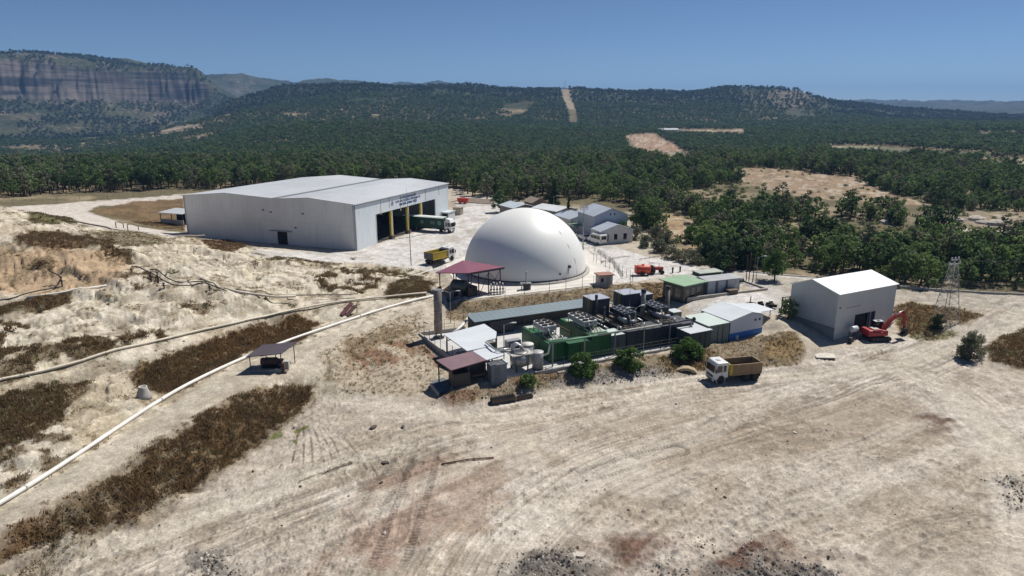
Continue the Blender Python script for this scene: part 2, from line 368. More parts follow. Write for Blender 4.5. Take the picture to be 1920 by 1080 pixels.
soil([(1120,764),(1150,764),(1178,781),(1158,786)], (122,109,93), .9, .05, None, .3)
soil([(1500,690),(1640,672),(1720,660),(1700,690),(1560,720)], (136,124,106), .6, .12, (.4,.35,.55))
soil([(1480,735),(1600,715),(1580,745),(1500,755)], (132,120,104), .7, .15, (.5,.35,.5))
soil([(1380,800),(1500,790),(1560,840),(1430,860)], (140,128,112), .7, .15, (.5,.4,.55))
soil([(1130,930),(1260,920),(1290,965),(1160,980)], (130,122,110), .6, .2, (.6,.4,.55))
soil([(512,826),(524,806),(533,802),(526,818)], (98,108,44), .8, .1, None, .15); soil([(545,828),(560,805),(577,790),(582,796),(568,815),(552,832)], (104,116,40), .9, .1, None, .15)
for k_ in range(9): ln = [(560+k_*9, 795+k_*1.5), (556+k_*14, 830), (548+k_*20, 868+(k_%3)*12)]; sel, sd, al, _ = line_sd(ln, 1); q = np.zeros(nC); q[sel] = sstep(.16,.05,np.abs(sd))*(.3+.7*sstep(.35,.6,vnoise(al*.5,al*0,k_))); paint((104,94,78), q, .8)
soil([(1622,642),(1690,628),(1735,640),(1690,660),(1640,658)], (204,197,186), .8, .03, None, .3)
soil([(1180,800),(1400,745),(1640,722),(1745,765),(1775,825),(1640,850),(1400,872),(1200,885)], (168,155,138), .75, .14, (.16,.25,.5), 2)
soil([(1060,905),(1300,880),(1520,900),(1520,1000),(1250,995),(1080,965)], (170,157,140), .65, .16, (.2,.3,.55), 2)
soil([(1560,960),(1790,885),(1880,950),(1820,1070),(1600,1080)], (168,157,141), .65, .14, (.2,.3,.55), 2)
soil([(900,800),(1080,770),(1200,780),(1060,850),(930,860)], (176,163,146), .6, .1, (.2,.3,.55), 1.5)
soil([(640,775),(760,790),(860,830),(760,870),(640,860)], (174,162,145), .6, .12, (.25,.3,.55), 1.5)
# clearings in the woods
CLEAR = [[(1360,316),(1430,314),(1600,332),(1740,385),(1640,382),(1540,372),(1470,364),(1400,342)],
         [(1228,408),(1275,398),(1300,430),(1335,470),(1265,452)],
         [(1172,254),(1222,250),(1262,268),(1310,292),(1260,292),(1195,276)],
         [(1236,242),(1400,243),(1395,256),(1240,252)],
         [(1550,274),(1640,276),(1770,285),(1740,293),(1570,287)],
         [(1826,304),(1960,297),(1960,312),(1840,314)],
         [(1690,402),(1830,396),(1960,400),(1960,424),(1740,428)],
         [(1240,284),(1330,285),(1370,296),(1290,296)]]
clear_m = np.zeros(nC)
for i, (poly, c) in enumerate(zip(CLEAR, ((158,138,114),(172,148,118),(166,138,116),(168,144,118),(128,134,104),(196,182,162),(152,140,120),(138,136,112)))):
    m = pmask(poly, 2, 3, 1)*(1 if i != 3 else sstep(.42,.56,fbm(nx*.03,ny*.03,4,88))); paint(c, m); clear_m = np.maximum(clear_m, m)
    paint((196,184,166), spots(m,.25,.55,.66,90+i), .7); paint((112,98,76), spots(m,.4,.57,.68,95+i), .6)
m = pmask([(1555,278),(1660,280),(1790,283),(1900,290),(1800,294),(1620,290)], 2, 2, 1); paint((70,82,66), m, .8)
OUTC = [[(205,250),(300,240),(385,237),(380,246),(300,256),(215,262)],[(470,289),(560,279),(640,270),(642,275),(560,284),(480,293)],[(850,284),(960,280),(1005,292),(960,303),(880,301)],[(800,322),(900,317),(1000,315),(1000,326),(850,331)],[(1095,252),(1135,249),(1128,263),(1100,263)],[(640,186),(720,184),(760,190),(700,194)]]
outc_m = np.zeros(nC)
for i, poly in enumerate(OUTC):
    m = pmask(poly, 3, 6, 1)*sstep(.42,.54,fbm(nx*.04,ny*.04,4,130+i)); outc_m = np.maximum(outc_m, m); paint((186,172,154), m, .85)
sel, sd, al, _ = line_sd([(1800,432),(1870,434),(2100,438)], 6); mm = np.zeros(nC); mm[sel] = sstep(2.6,1.8,np.abs(sd)); paint((196,188,176), mm); clear_m = np.maximum(clear_m, mm)
# pale track lines and streaks left by wheels
dz = np.zeros(nC)
def flow(line, hw, k=1.0, rut=.05, seed=0, f=2.2):
    """a band of wheel marks: fine streaks that follow the line"""
    global col
    sel, sd, al, _ = line_sd(line, hw*1.3)
    u = sd+(vnoise(al*.07, sd*.2, seed+3)-.5)*2.0
    st = fbm(u*f, al*.05, 3, seed)-.5; st2 = vnoise(u*f*2.3, al*.12, seed+1)-.5; ln_ = fbm(u*4.2, al*.035, 2, seed+5); dk = sstep(.60,.68,ln_); lt = sstep(.40,.32,ln_)
    w = sstep(hw*1.25, hw*.55, np.abs(sd))*(.4+.6*sstep(.35,.6,vnoise(al*.06, sd*.15, seed+7)))*mF[sel]*k
    q = 1+w*(st*.52+st2*.36-dk*.20+lt*.12)
    col[sel] *= q[:,None]
    dz[sel] += w*(st*rut*2+st2*rut-dk*.05+lt*.02)
F = [([(-60,1120),(200,1030),(420,955),(620,880),(800,812),(1000,770),(1250,728),(1500,706),(1700,680)],7),
     ([(300,1120),(560,985),(760,905),(960,850),(1200,770),(1420,720),(1700,672),(1830,628),(1919,585)],7),
     ([(820,1150),(900,1000),(1040,900),(1240,820),(1450,760),(1650,700),(1800,630)],6),
     ([(1000,1150),(1160,980),(1350,880),(1500,830),(1620,820),(1750,830),(1919,800)],6),
     ([(1690,690),(1790,740),(1860,800),(1900,880),(1930,1000)],5),
     ([(1700,665),(1800,700),(1919,760),(2100,830)],4),
     ([(1250,1100),(1500,985),(1640,960),(1760,900),(1830,830),(1840,770),(1790,720),(1700,690)],6),
     ([(1600,1150),(1640,1000),(1700,920),(1800,850)],5),
     ([(1560,1120),(1700,1010),(1850,980),(1960,1010)],4),
     ([(640,760),(760,770),(900,785),(1060,768)],4),
     ([(560,800),(640,830),(700,900),(700,1000)],4),
     ([(1500,560),(1700,552),(1800,562),(1880,580),(1919,600)],4),
     ([(1919,575),(1850,605),(1790,640),(1720,670)],4),
     ([(1050,790),(1250,760),(1450,790),(1620,780),(1720,740)],5)]
for i, (l, hw) in enumerate(F): flow(l, hw, .6 if i in (3,6,7,8,13) else 1.0, .05, 100+i*11)
# smooth pale wheel roads
def lane(line, w, c, k=.95, dark=None):
    sel, sd, al, _ = line_sd(line, w*2)
    sw = sd+(vnoise(al*.15, 0*al, 7)-.5)*1.2; q = np.zeros(nC); q[sel] = sstep(w*1.08, w*.72, np.abs(sw))*(.55+.45*vnoise(al*.2, sd*.8, 4))
    paint(c, q, k); ru = np.exp(-((np.abs(sw)-.85)/.17)**2)*sstep(.3,.55,vnoise(al*.12,sd*0,9))+.8*np.exp(-((np.abs(sw+.5)-w*.9)/.3)**2)*sstep(.4,.6,vnoise(al*.1,sd*0,12)); col[sel] *= (1-ru*.2)[:,None]; dz[sel] -= ru*.05; 
lane([(-60,1125),(200,1028),(420,950),(620,875),(760,835)], 1.6, (204,196,181)); lane([(1560,705),(1680,690),(1790,745),(1860,820),(1905,920),(1925,1010)], 2.2, (214,206,193), .7); lane([(1700,675),(1830,630),(1925,585)], 2.4, (212,204,190), .7); lane([(1925,800),(1780,855),(1640,905),(1480,960),(1330,1030),(1200,1110)], 1.7, (212,203,190), .65)
lane([(-20,1140),(240,1045),(460,962),(660,890)], .5, (160,150,134), .6)
lane([(620,735),(740,760),(860,778),(980,770),(1160,742),(1330,716),(1560,696)], 1.8, (205,197,182), .6)
lane([(560,1010),(860,870),(1080,800),(1300,735)], 1.5, (198,189,173), .55)
lane([(1700,690),(1810,760),(1890,830),(1930,920)], 2.2, (200,191,175), .6)
lane([(880,1130),(960,1020),(1060,930),(1180,860),(1320,800),(1440,735)], 2.4, (212,204,191), .6)
lane([(1180,1120),(1300,1000),(1460,900),(1620,830),(1720,790)], 1.6, (210,201,188), .5)
lane([(400,1100),(620,1000),(820,900),(960,830),(1160,770)], 1.3, (208,199,186), .5)
lane([(1919,600),(1840,640),(1760,670),(1640,690),(1480,712)], 1.6, (202,194,178), .6)
lane([(1480,545),(1600,556),(1750,556),(1860,575),(1919,590)], 2.0, (190,181,166), .5)
# crawler tread marks
def tread(line, w, gap, dark=.62, pitch=.42):
    for off in (-gap/2, gap/2):
        sel, sd, al, _ = line_sd(line, gap+w)
        a = sstep(w/2+.06, w/2-.06, np.abs(sd-off))*(.55+.45*sstep(.3,.55,vnoise(al*.3, al*0, 21)))
        bar = .5+.5*np.sign(np.sin(al*2*math.pi/pitch))
        col[sel] *= (1-a*((1-dark)*.55*bar+.10))[:,None]; dz[sel] -= a*bar*.05
tread([(690,1130),(735,1040),(775,930),(795,860),(800,830)], .75, 2.6, .30)
tread([(1030,905),(1120,885),(1200,860),(1270,845)], .6, 2.2, .45)
tread([(620,1090),(690,960),(760,860)], .6, 2.2, .5)
tread([(530,830),(560,800),(610,770)], .4, 1.6, .6)
for ln, w in (([(828,872),(870,866),(925,859)],.10), ([(600,890),(640,874),(660,868)],.12), ([(560,905),(590,893)],.12)):
    sel, sd, al, _ = line_sd(ln, 1); q = np.zeros(nC); q[sel] = sstep(w*1.4, w*.6, np.abs(sd)); paint((92,74,62), q, .85)
# expansion lines on the apron
for ln in ([(737,450),(770,444),(812,436)], [(1180,480),(1135,487),(1118,500)], [(1200,486),(1250,478)]):
    sel, sd, al, _ = line_sd(ln, 2); q = np.zeros(nC); q[sel] = sstep(.6,.3,np.abs(sd)); paint((96,92,88), q, .75)
# gullies washed down the hill side
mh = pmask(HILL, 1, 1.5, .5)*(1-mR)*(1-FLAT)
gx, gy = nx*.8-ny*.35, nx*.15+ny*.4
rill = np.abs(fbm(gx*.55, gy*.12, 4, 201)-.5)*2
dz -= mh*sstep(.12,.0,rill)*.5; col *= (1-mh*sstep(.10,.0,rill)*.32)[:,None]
rid = np.abs(fbm(nx*.09, ny*.16, 4, 207)-.5)*2
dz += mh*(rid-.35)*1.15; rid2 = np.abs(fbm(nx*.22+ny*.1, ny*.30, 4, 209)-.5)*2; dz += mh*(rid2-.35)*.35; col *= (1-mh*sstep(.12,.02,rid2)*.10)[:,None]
small = mh*sstep(.56,.66, fbm(nx*.5, ny*.5, 4, 241)); grass = np.maximum(grass, small*.3); paint((132,116,90), small, .45)
paint((150,138,116), spots(mh,.9,.56,.68,243), .5)
RILL = [[(118,558),(140,583),(154,604)],[(163,566),(185,593),(212,616)],[(300,468),(328,498),(352,522)],[(318,460),(352,492),(388,514)],[(268,470),(292,498)],[(165,493),(180,513),(192,532)],[(8,518),(26,546)],
 [(430,508),(445,533),(454,550)],[(395,543),(430,578),(450,592)],[(358,538),(402,572)],[(488,513),(512,537)],[(520,513),(550,547)],[(558,508),(576,532)],[(330,478),(366,522)],[(346,468),(378,500)],[(194,703),(200,738),(206,772)],[(190,712),(184,746)],[(220,738),(252,772)],[(228,760),(264,778)],[(60,600),(80,620)],[(240,588),(262,606)],[(280,584),(300,600)],[(60,560),(84,590)],[(470,556),(500,580)],[(600,548),(640,560)],[(285,505),(300,520)],[(380,480),(410,505)],[(410,478),(440,500)],[(30,470),(50,500)],[(110,470),(124,500)]]
LIPS = [[(-60,610),(0,598),(60,578),(130,552),(230,556),(330,552),(420,556)],[(250,470),(330,462),(420,478),(520,497)],[(420,545),(470,502),(560,495),(640,508)],[(-40,398),(20,400),(70,404),(130,420)],[(470,562),(560,549),(640,522),(720,513)],[(150,742),(260,690),(330,656)],[(-40,706),(60,690),(150,668),(260,640)],[(0,525),(90,512),(180,520),(250,540)],[(60,452),(160,462),(240,470),(280,500)],[(0,880),(100,850),(190,800),(250,760)]]
for i_, ln in enumerate(LIPS):
    sel, sd, al, L_ = line_sd(ln, 7); s_ = sd+(vnoise(al*.25,al*0,i_+60)-.5)*2.2; e = np.sin(np.clip(al/L_,0,1)*math.pi)**.4
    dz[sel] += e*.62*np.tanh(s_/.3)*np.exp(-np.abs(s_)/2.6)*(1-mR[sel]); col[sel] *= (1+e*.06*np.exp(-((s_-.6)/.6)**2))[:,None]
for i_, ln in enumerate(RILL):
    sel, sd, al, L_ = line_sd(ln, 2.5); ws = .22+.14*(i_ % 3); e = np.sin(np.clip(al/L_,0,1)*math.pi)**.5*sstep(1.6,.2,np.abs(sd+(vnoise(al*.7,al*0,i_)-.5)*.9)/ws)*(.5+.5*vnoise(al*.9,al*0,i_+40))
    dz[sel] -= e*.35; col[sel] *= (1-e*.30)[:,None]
# general tone noise and relief
tone = 1+(fbm(nx*.9, ny*.9, 4, 211)-.5)*.34+(fbm(nx*3.1, ny*3.1, 3, 213)-.5)*.36+(vnoise(nx*9, ny*9, 214)-.5)*.20*(nr < 110)
col *= tone[:,None]
rel = (fbm(nx*.28, ny*.28, 4, 221)-.5)*2.2*rough_amp+(fbm(nx*1.5, ny*1.5, 3, 223)-.5)*1.1*rough_amp+(np.abs(fbm(nx*2.8, ny*2.8, 3, 225)-.5))*.9*rough_amp*(rough_amp > .15)
dz += rel*(1-FLAT)
dz += RUB*(fbm(nx*1.1, ny*1.1, 3, 231)-.35)*.9
rgh = sstep(.42,.60, fbm(nx*.10, ny*.10, 4, 251))*mF; mic = np.abs(fbm(nx*2.4, ny*2.4, 3, 253)-.5)*2; dz += rgh*(.5-mic)*.16*(nr < 125); col *= (1-rgh*sstep(.16,.0,mic)*.18)[:,None]
dots = sstep(.80,.86, vnoise(nx*3.3, ny*3.3, 257))*sstep(.40,.62, fbm(nx*.15, ny*.15, 3, 258))*(mF+mh*.8); dz += dots*.09; col *= (1-dots*.22)[:,None]
clods = sstep(.70,.80, vnoise(nx*2.3, ny*2.3, 235))*sstep(.5,.62, fbm(nx*.12, ny*.12, 3, 236))
dz += clods*.12*mF; col *= (1-clods*mF*.18)[:,None]
PIPES = {'main': [(-120,1015),(0,953),(100,886),(200,821),(300,751),(400,699),(480,664),(560,635),(640,607),(720,580),(780,563),(812,556)],
  'mid': [(-100,748),(0,722),(60,704),(140,681),(220,661),(300,639),(400,616),(480,601),(560,581),(590,573),(660,566),(730,558),(800,553)]}
for ln in PIPES.values():
    sel, sd, al, _ = line_sd(ln, 4.5); dz[sel] *= sstep(.8,4.2,np.abs(sd))
# level pads under the buildings
c24, s24 = .9075, .42
cu = (nx-4.04)*c24+(ny-86.43)*s24; cv = -(nx-4.04)*s24+(ny-86.43)*c24
pad = sstep(.2,-.2, np.maximum(np.maximum(-10.2-cu, cu-26.6), np.maximum(-.1-cv, cv-20.2)))
Zf = Z.ravel()
zz = Zf[NI]+dz
zz = zz*(1-pad)+1.25*pad
hc, hs = math.cos(rad(-21.3)), math.sin(rad(-21.3))
hu = (nx+36.17)*hc+(ny-155.98)*hs; hv = -(nx+36.17)*hs+(ny-155.98)*hc
hp = sstep(1.5,-.5, np.maximum(np.maximum(-52-hu, hu-1), np.maximum(-1-hv, hv-49)))
zz = zz*(1-hp)+3.48*hp
DPV = [tuple(gz(*p,3.5)[:2]) for p in ((872,562),(947,554),(1113,535),(1140,515),(1124,488),(1098,468))]+[(14,156),(-10,152),(-14,140)]
dps = sdf_poly(nx, ny, DPV); zz = np.where(dps > -.8, np.minimum(zz, 3.42), np.where(dps > -3, np.minimum(zz, 3.42-(-.8-dps)*.35), zz)); grass = grass*(dps < -.7)
dd = np.hypot(nx-2.65, ny-137.2); dp = sstep(17,14.5, dd); zz = zz*(1-dp)+3.48*dp
Zf[NI] = zz
Z[:] = Zf.reshape(Z.shape)
# far relief and colour
far = ~near
fx, fy, fr_ = X[far], Y[far], RRg[far]
mz = (np.degrees(np.arctan2(fx,fy)) < -21)&(fr_ > 1900)&(fr_ < 2700); ee = np.zeros(len(fx)); aa_ = np.arctan2(fx,fy)*600; ee[mz] = (np.abs(fbm(aa_[mz]*.11, fr_[mz]*.012, 3, 401)-.5)-.2)*.012+(fbm(aa_[mz]*.5, fr_[mz]*.022, 4, 403)-.5)*.009+(fbm(aa_[mz]*.035, fr_[mz]*0, 2, 405)-.5)*.04
Z[far] = base(fx*(1+ee), fy*(1+ee))
Z[far] += (fbm(fx*.006, fy*.006, 5, 301)-.5)*fr_*.012+(fbm(fx*.03, fy*.03, 3, 305)-.5)*fr_*.004
ALL = np.zeros((NR*NA, 4)); ALL[:,3] = 1
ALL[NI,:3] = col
FI = np.where(far.ravel())[0]
fcol = np.tile(np.array(S(58,68,47,KA)), (len(FI),1))
fa = np.degrees(np.arctan2(fx, fy))
q = sstep(.45,.65, fbm(fx*.012, fy*.012, 4, 311))[:,None]; fcol = fcol*(1-q*.5)+np.array(S(86,88,64,KA))*q*.5
rock = np.zeros(len(FI))
def far_px(p, y): return math.degrees(math.atan2(ray(p,y)[0], ray(p,y)[1]))
rock = np.maximum(rock, .50*sstep(far_px(440,150), far_px(340,150), fa)*sstep(1500,2100,fr_)*sstep(3000,2500,fr_))      # mesa slopes
rock = np.maximum(rock, .40*sstep(far_px(330,260), far_px(200,260), fa)*sstep(900,1200,fr_)*sstep(3000,2500,fr_))
rock = np.maximum(rock, .62*np.exp(-((fa-far_px(1480,190))/2.6)**2)*sstep(1500,1750,fr_)*sstep(2300,2000,fr_))        # bald hill on the right
rock = np.maximum(rock, .5*np.exp(-((fa-far_px(450,165))/3)**2)*sstep(3000,3300,fr_)*sstep(4200,3900,fr_))
rock = np.maximum(rock, .55*np.exp(-((fa-far_px(930,290))/4)**2)*sstep(1400,1000,fr_))
rock = np.maximum(rock, .5*np.exp(-((fa-far_px(560,275))/6)**2-((fr_-960)/60)**2))
rock = np.maximum(rock, .42*sstep(far_px(470,250), far_px(380,250), fa)*sstep(950,1150,fr_)*sstep(3000,2500,fr_)); rock = np.maximum(rock, .3)
cut = np.zeros(len(FI))
ca = far_px(1058,180)+(far_px(1076,222)-far_px(1058,180))*sstep(1900,1300,fr_)
cut = sstep(.42,.28,np.abs(fa-ca-(vnoise(fr_*.01, fr_*0, 4)-.5)*.35))*sstep(1250,1330,fr_)*sstep(2100,2000,fr_)
fcol = fcol*(1-cut[:,None]*.8)+np.array(S(176,160,140,KA))*cut[:,None]*.8
ALL[FI,:3] = fcol
ROCK = np.zeros(NR*NA); ROCK[FI] = rock*(1-cut)
# steepness -> bare cliff
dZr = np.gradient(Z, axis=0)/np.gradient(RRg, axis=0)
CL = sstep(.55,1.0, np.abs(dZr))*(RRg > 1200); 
CUT = np.zeros(NR*NA); CUT[FI] = cut
# ------------------------------------------------------------------ materials
MATS = {}
def nd(nt, typ, **kw):
    n = nt.nodes.new(typ)
    for k, v in kw.items():
        if k.startswith('_'): setattr(n, k[1:], v)
        else: n.inputs[k.replace('__', ' ')].default_value = v
    return n
def mix(nt, fac, a, b, mode='MIX'):
    n = nt.nodes.new('ShaderNodeMix'); n.data_type = 'RGBA'; n.blend_type = mode; n.clamp_factor = True
    for s, v in ((n.inputs[0], fac), (n.inputs[6], a), (n.inputs[7], b)):
        if hasattr(v, 'is_linked') or hasattr(v, 'links'): nt.links.new(v, s)
        else: s.default_value = v if not isinstance(v, tuple) else (*v, 1) if len(v) == 3 else v
    return n.outputs[2]
def ramp(nt, src, lo, hi, a=0.0, b=1.0):
    n = nd(nt, 'ShaderNodeMapRange'); n.interpolation_type = 'SMOOTHSTEP'
    nt.links.new(src, n.inputs[0])
    for i, v in enumerate((lo, hi, a, b)): n.inputs[i+1].default_value = v
    return n.outputs[0]
def coords(nt, scale=(1,1,1), kind='Object'):
    t = nd(nt, 'ShaderNodeTexCoord'); m_ = nd(nt, 'ShaderNodeMapping'); m_.inputs['Scale'].default_value = scale
    nt.links.new(t.outputs[kind], m_.inputs[0]); return m_.outputs[0]
def noise(nt, vec, scale, detail=4, rough=.6):
    n = nd(nt, 'ShaderNodeTexNoise', Scale=scale, Detail=detail, Roughness=rough)
    nt.links.new(vec, n.inputs['Vector']); return n.outputs['Fac']
def mat(name, c, rough=.6, metal=0.0, var=.12, vs=1.0, dirt=None, ribs=None, rib_d=.02, grime=.0, spec=.5):
    """painted or bare surface: tone noise, vertical run marks, optional ribs along an axis (spacing in m)"""
    if name in MATS: return MATS[name]
    m_ = bpy.data.materials.new(name); m_.use_nodes = True; nt = m_.node_tree; b = nt.nodes['Principled BSDF']
    b.inputs['Roughness'].default_value = rough; b.inputs['Metallic'].default_value = metal; b.inputs['Specular IOR Level'].default_value = spec
    v = coords(nt)
    n1 = noise(nt, v, vs, 5)
    lo = tuple(x*(1-var) for x in c); hi = tuple(min(1, x*(1+var)) for x in c)
    out = mix(nt, ramp(nt, n1, .3, .7), lo, hi)
    if grime:
        vv = coords(nt, (1.6,1.6,.12)); n2 = noise(nt, vv, 1.3, 5, .7)
        out = mix(nt, ramp(nt, n2, .5, .78, 0, grime), out, tuple(dirt or (.16,.13,.10)))
    if ribs:
        ax, sp = ribs
        w = nd(nt, 'ShaderNodeTexWave', Scale=1.0); w.wave_type = 'BANDS'; w.bands_direction = ax; w.wave_profile = 'SIN'
        sc = 2*math.pi/sp/20.0
        w.inputs['Scale'].default_value = sc; nt.links.new(v, w.inputs['Vector'])
        bp = nd(nt, 'ShaderNodeBump', Distance=rib_d, Strength=.6); nt.links.new(w.outputs['Fac'], bp.inputs['Height']); nt.links.new(bp.outputs[0], b.inputs['Normal'])
        out = mix(nt, ramp(nt, w.outputs['Fac'], .0, .25, .16, 0), out, tuple(x*.55 for x in c))
    nt.links.new(out, b.inputs['Base Color'])
    MATS[name] = m_; return m_
def leaf_mat(name, c1, c2, c3=None):
    m_ = bpy.data.materials.new(name); m_.use_nodes = True; nt = m_.node_tree; b = nt.nodes['Principled BSDF']
    b.inputs['Roughness'].default_value = .75; b.inputs['Specular IOR Level'].default_value = .25
    oi = nd(nt, 'ShaderNodeObjectInfo'); g = nd(nt, 'ShaderNodeNewGeometry')
    o = mix(nt, oi.outputs['Random'], c1, c2)
    o = mix(nt, ramp(nt, g.outputs['Random Per Island'], 0, 1, 0, .55), o, c3 or tuple(x*1.7 for x in c2))
    nt.links.new(o, b.inputs['Base Color'])
    tr = nd(nt, 'ShaderNodeBsdfTranslucent'); nt.links.new(o, tr.inputs['Color']); ms = nd(nt, 'ShaderNodeMixShader'); ms.inputs[0].default_value = .4
    nt.links.new(b.outputs[0], ms.inputs[1]); nt.links.new(tr.outputs[0], ms.inputs[2]); nt.links.new(ms.outputs[0], nt.nodes['Material Output'].inputs['Surface'])
    MATS[name] = m_; return m_

def ground_mat():
    m_ = bpy.data.materials.new('ground_soil'); m_.use_nodes = True; nt = m_.node_tree; b = nt.nodes['Principled BSDF']
    b.inputs['Roughness'].default_value = .95; b.inputs['Specular IOR Level'].default_value = .15
    A = nd(nt, 'ShaderNodeAttribute', _attribute_name='alb'); Rk = nd(nt, 'ShaderNodeAttribute', _attribute_name='rock'); Cl = nd(nt, 'ShaderNodeAttribute', _attribute_name='cliff')
    v = coords(nt)
    n1 = noise(nt, v, .8, 8, .68); n2 = noise(nt, v, 5.0, 6, .65)
    c = mix(nt, 1.0, A.outputs['Color'], mix(nt, ramp(nt, n1, .25, .75), (.78,.77,.76), (1.2,1.2,1.2)), 'MULTIPLY')
    c = mix(nt, 1.0, c, mix(nt, ramp(nt, n2, .3, .72), (.78,.77,.75), (1.20,1.20,1.20)), 'MULTIPLY')
    # rock showing between far trees
    f1 = noise(nt, v, .085, 6, .8); f2 = noise(nt, v, .009, 5, .6)
    add = nd(nt, 'ShaderNodeMath', _operation='MULTIPLY_ADD'); nt.links.new(f2, add.inputs[0]); add.inputs[1].default_value = .55; nt.links.new(f1, add.inputs[2])
    sub = nd(nt, 'ShaderNodeMath', _operation='MULTIPLY_ADD'); nt.links.new(Rk.outputs['Fac'], sub.inputs[0]); sub.inputs[1].default_value = .42; nt.links.new(add.outputs[0], sub.inputs[2])
    rm = ramp(nt, sub.outputs[0], .99, 1.12)
    gate = nd(nt, 'ShaderNodeMath', _operation='MULTIPLY'); nt.links.new(rm, gate.inputs[0]); gt = ramp(nt, Rk.outputs['Fac'], .05, .4); nt.links.new(gt, gate.inputs[1])
    c = mix(nt, gate.outputs[0], c, S(132,120,106,KA))
    # strata on the cliff
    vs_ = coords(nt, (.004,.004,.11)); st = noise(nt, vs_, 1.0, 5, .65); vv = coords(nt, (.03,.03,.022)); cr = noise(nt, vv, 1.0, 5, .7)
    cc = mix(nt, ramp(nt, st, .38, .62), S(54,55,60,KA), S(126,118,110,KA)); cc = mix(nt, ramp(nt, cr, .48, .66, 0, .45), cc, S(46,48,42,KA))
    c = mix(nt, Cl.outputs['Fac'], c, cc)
    nt.links.new(c, b.inputs['Base Color'])
    bp = nd(nt, 'ShaderNodeBump', Distance=.14, Strength=1.0); nt.links.new(n1, bp.inputs['Height'])
    bp2 = nd(nt, 'ShaderNodeBump', Distance=.045, Strength=1.0); nt.links.new(n2, bp2.inputs['Height']); nt.links.new(bp.outputs[0], bp2.inputs['Normal'])
    nt.links.new(bp2.outputs[0], b.inputs['Normal'])
    return m_

def build_ground():
    me = bpy.data.meshes.new('ground')
    co = np.stack([X.ravel(), Y.ravel(), Z.ravel()], 1).astype(np.float32)
    i, j = np.meshgrid(np.arange(NR-1), np.arange(NA-1), indexing='ij')
    a = (i*NA+j).ravel()
    fc = np.stack([a, a+1, a+NA+1, a+NA], 1).astype(np.int32)
    me.vertices.add(len(co)); me.vertices.foreach_set('co', co.ravel())
    me.loops.add(fc.size); me.loops.foreach_set('vertex_index', fc.ravel())
    me.polygons.add(len(fc)); me.polygons.foreach_set('loop_start', np.arange(0, fc.size, 4, dtype=np.int32))
    me.polygons.foreach_set('use_smooth', np.ones(len(fc), bool))
    me.update()
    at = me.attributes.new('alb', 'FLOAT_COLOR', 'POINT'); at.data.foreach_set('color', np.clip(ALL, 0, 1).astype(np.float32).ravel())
    at = me.attributes.new('rock', 'FLOAT', 'POINT'); at.data.foreach_set('value', ROCK.astype(np.float32))
    at = me.attributes.new('cliff', 'FLOAT', 'POINT'); at.data.foreach_set('value', CL.astype(np.float32).ravel())
    me.materials.append(ground_mat())
    o = bpy.data.objects.new('ground', me); COL.objects.link(o); o['kind'] = 'structure'
    # faces must look up
    if me.polygons[len(me.polygons)//3].normal.z < 0: me.flip_normals()
    return o
build_ground()

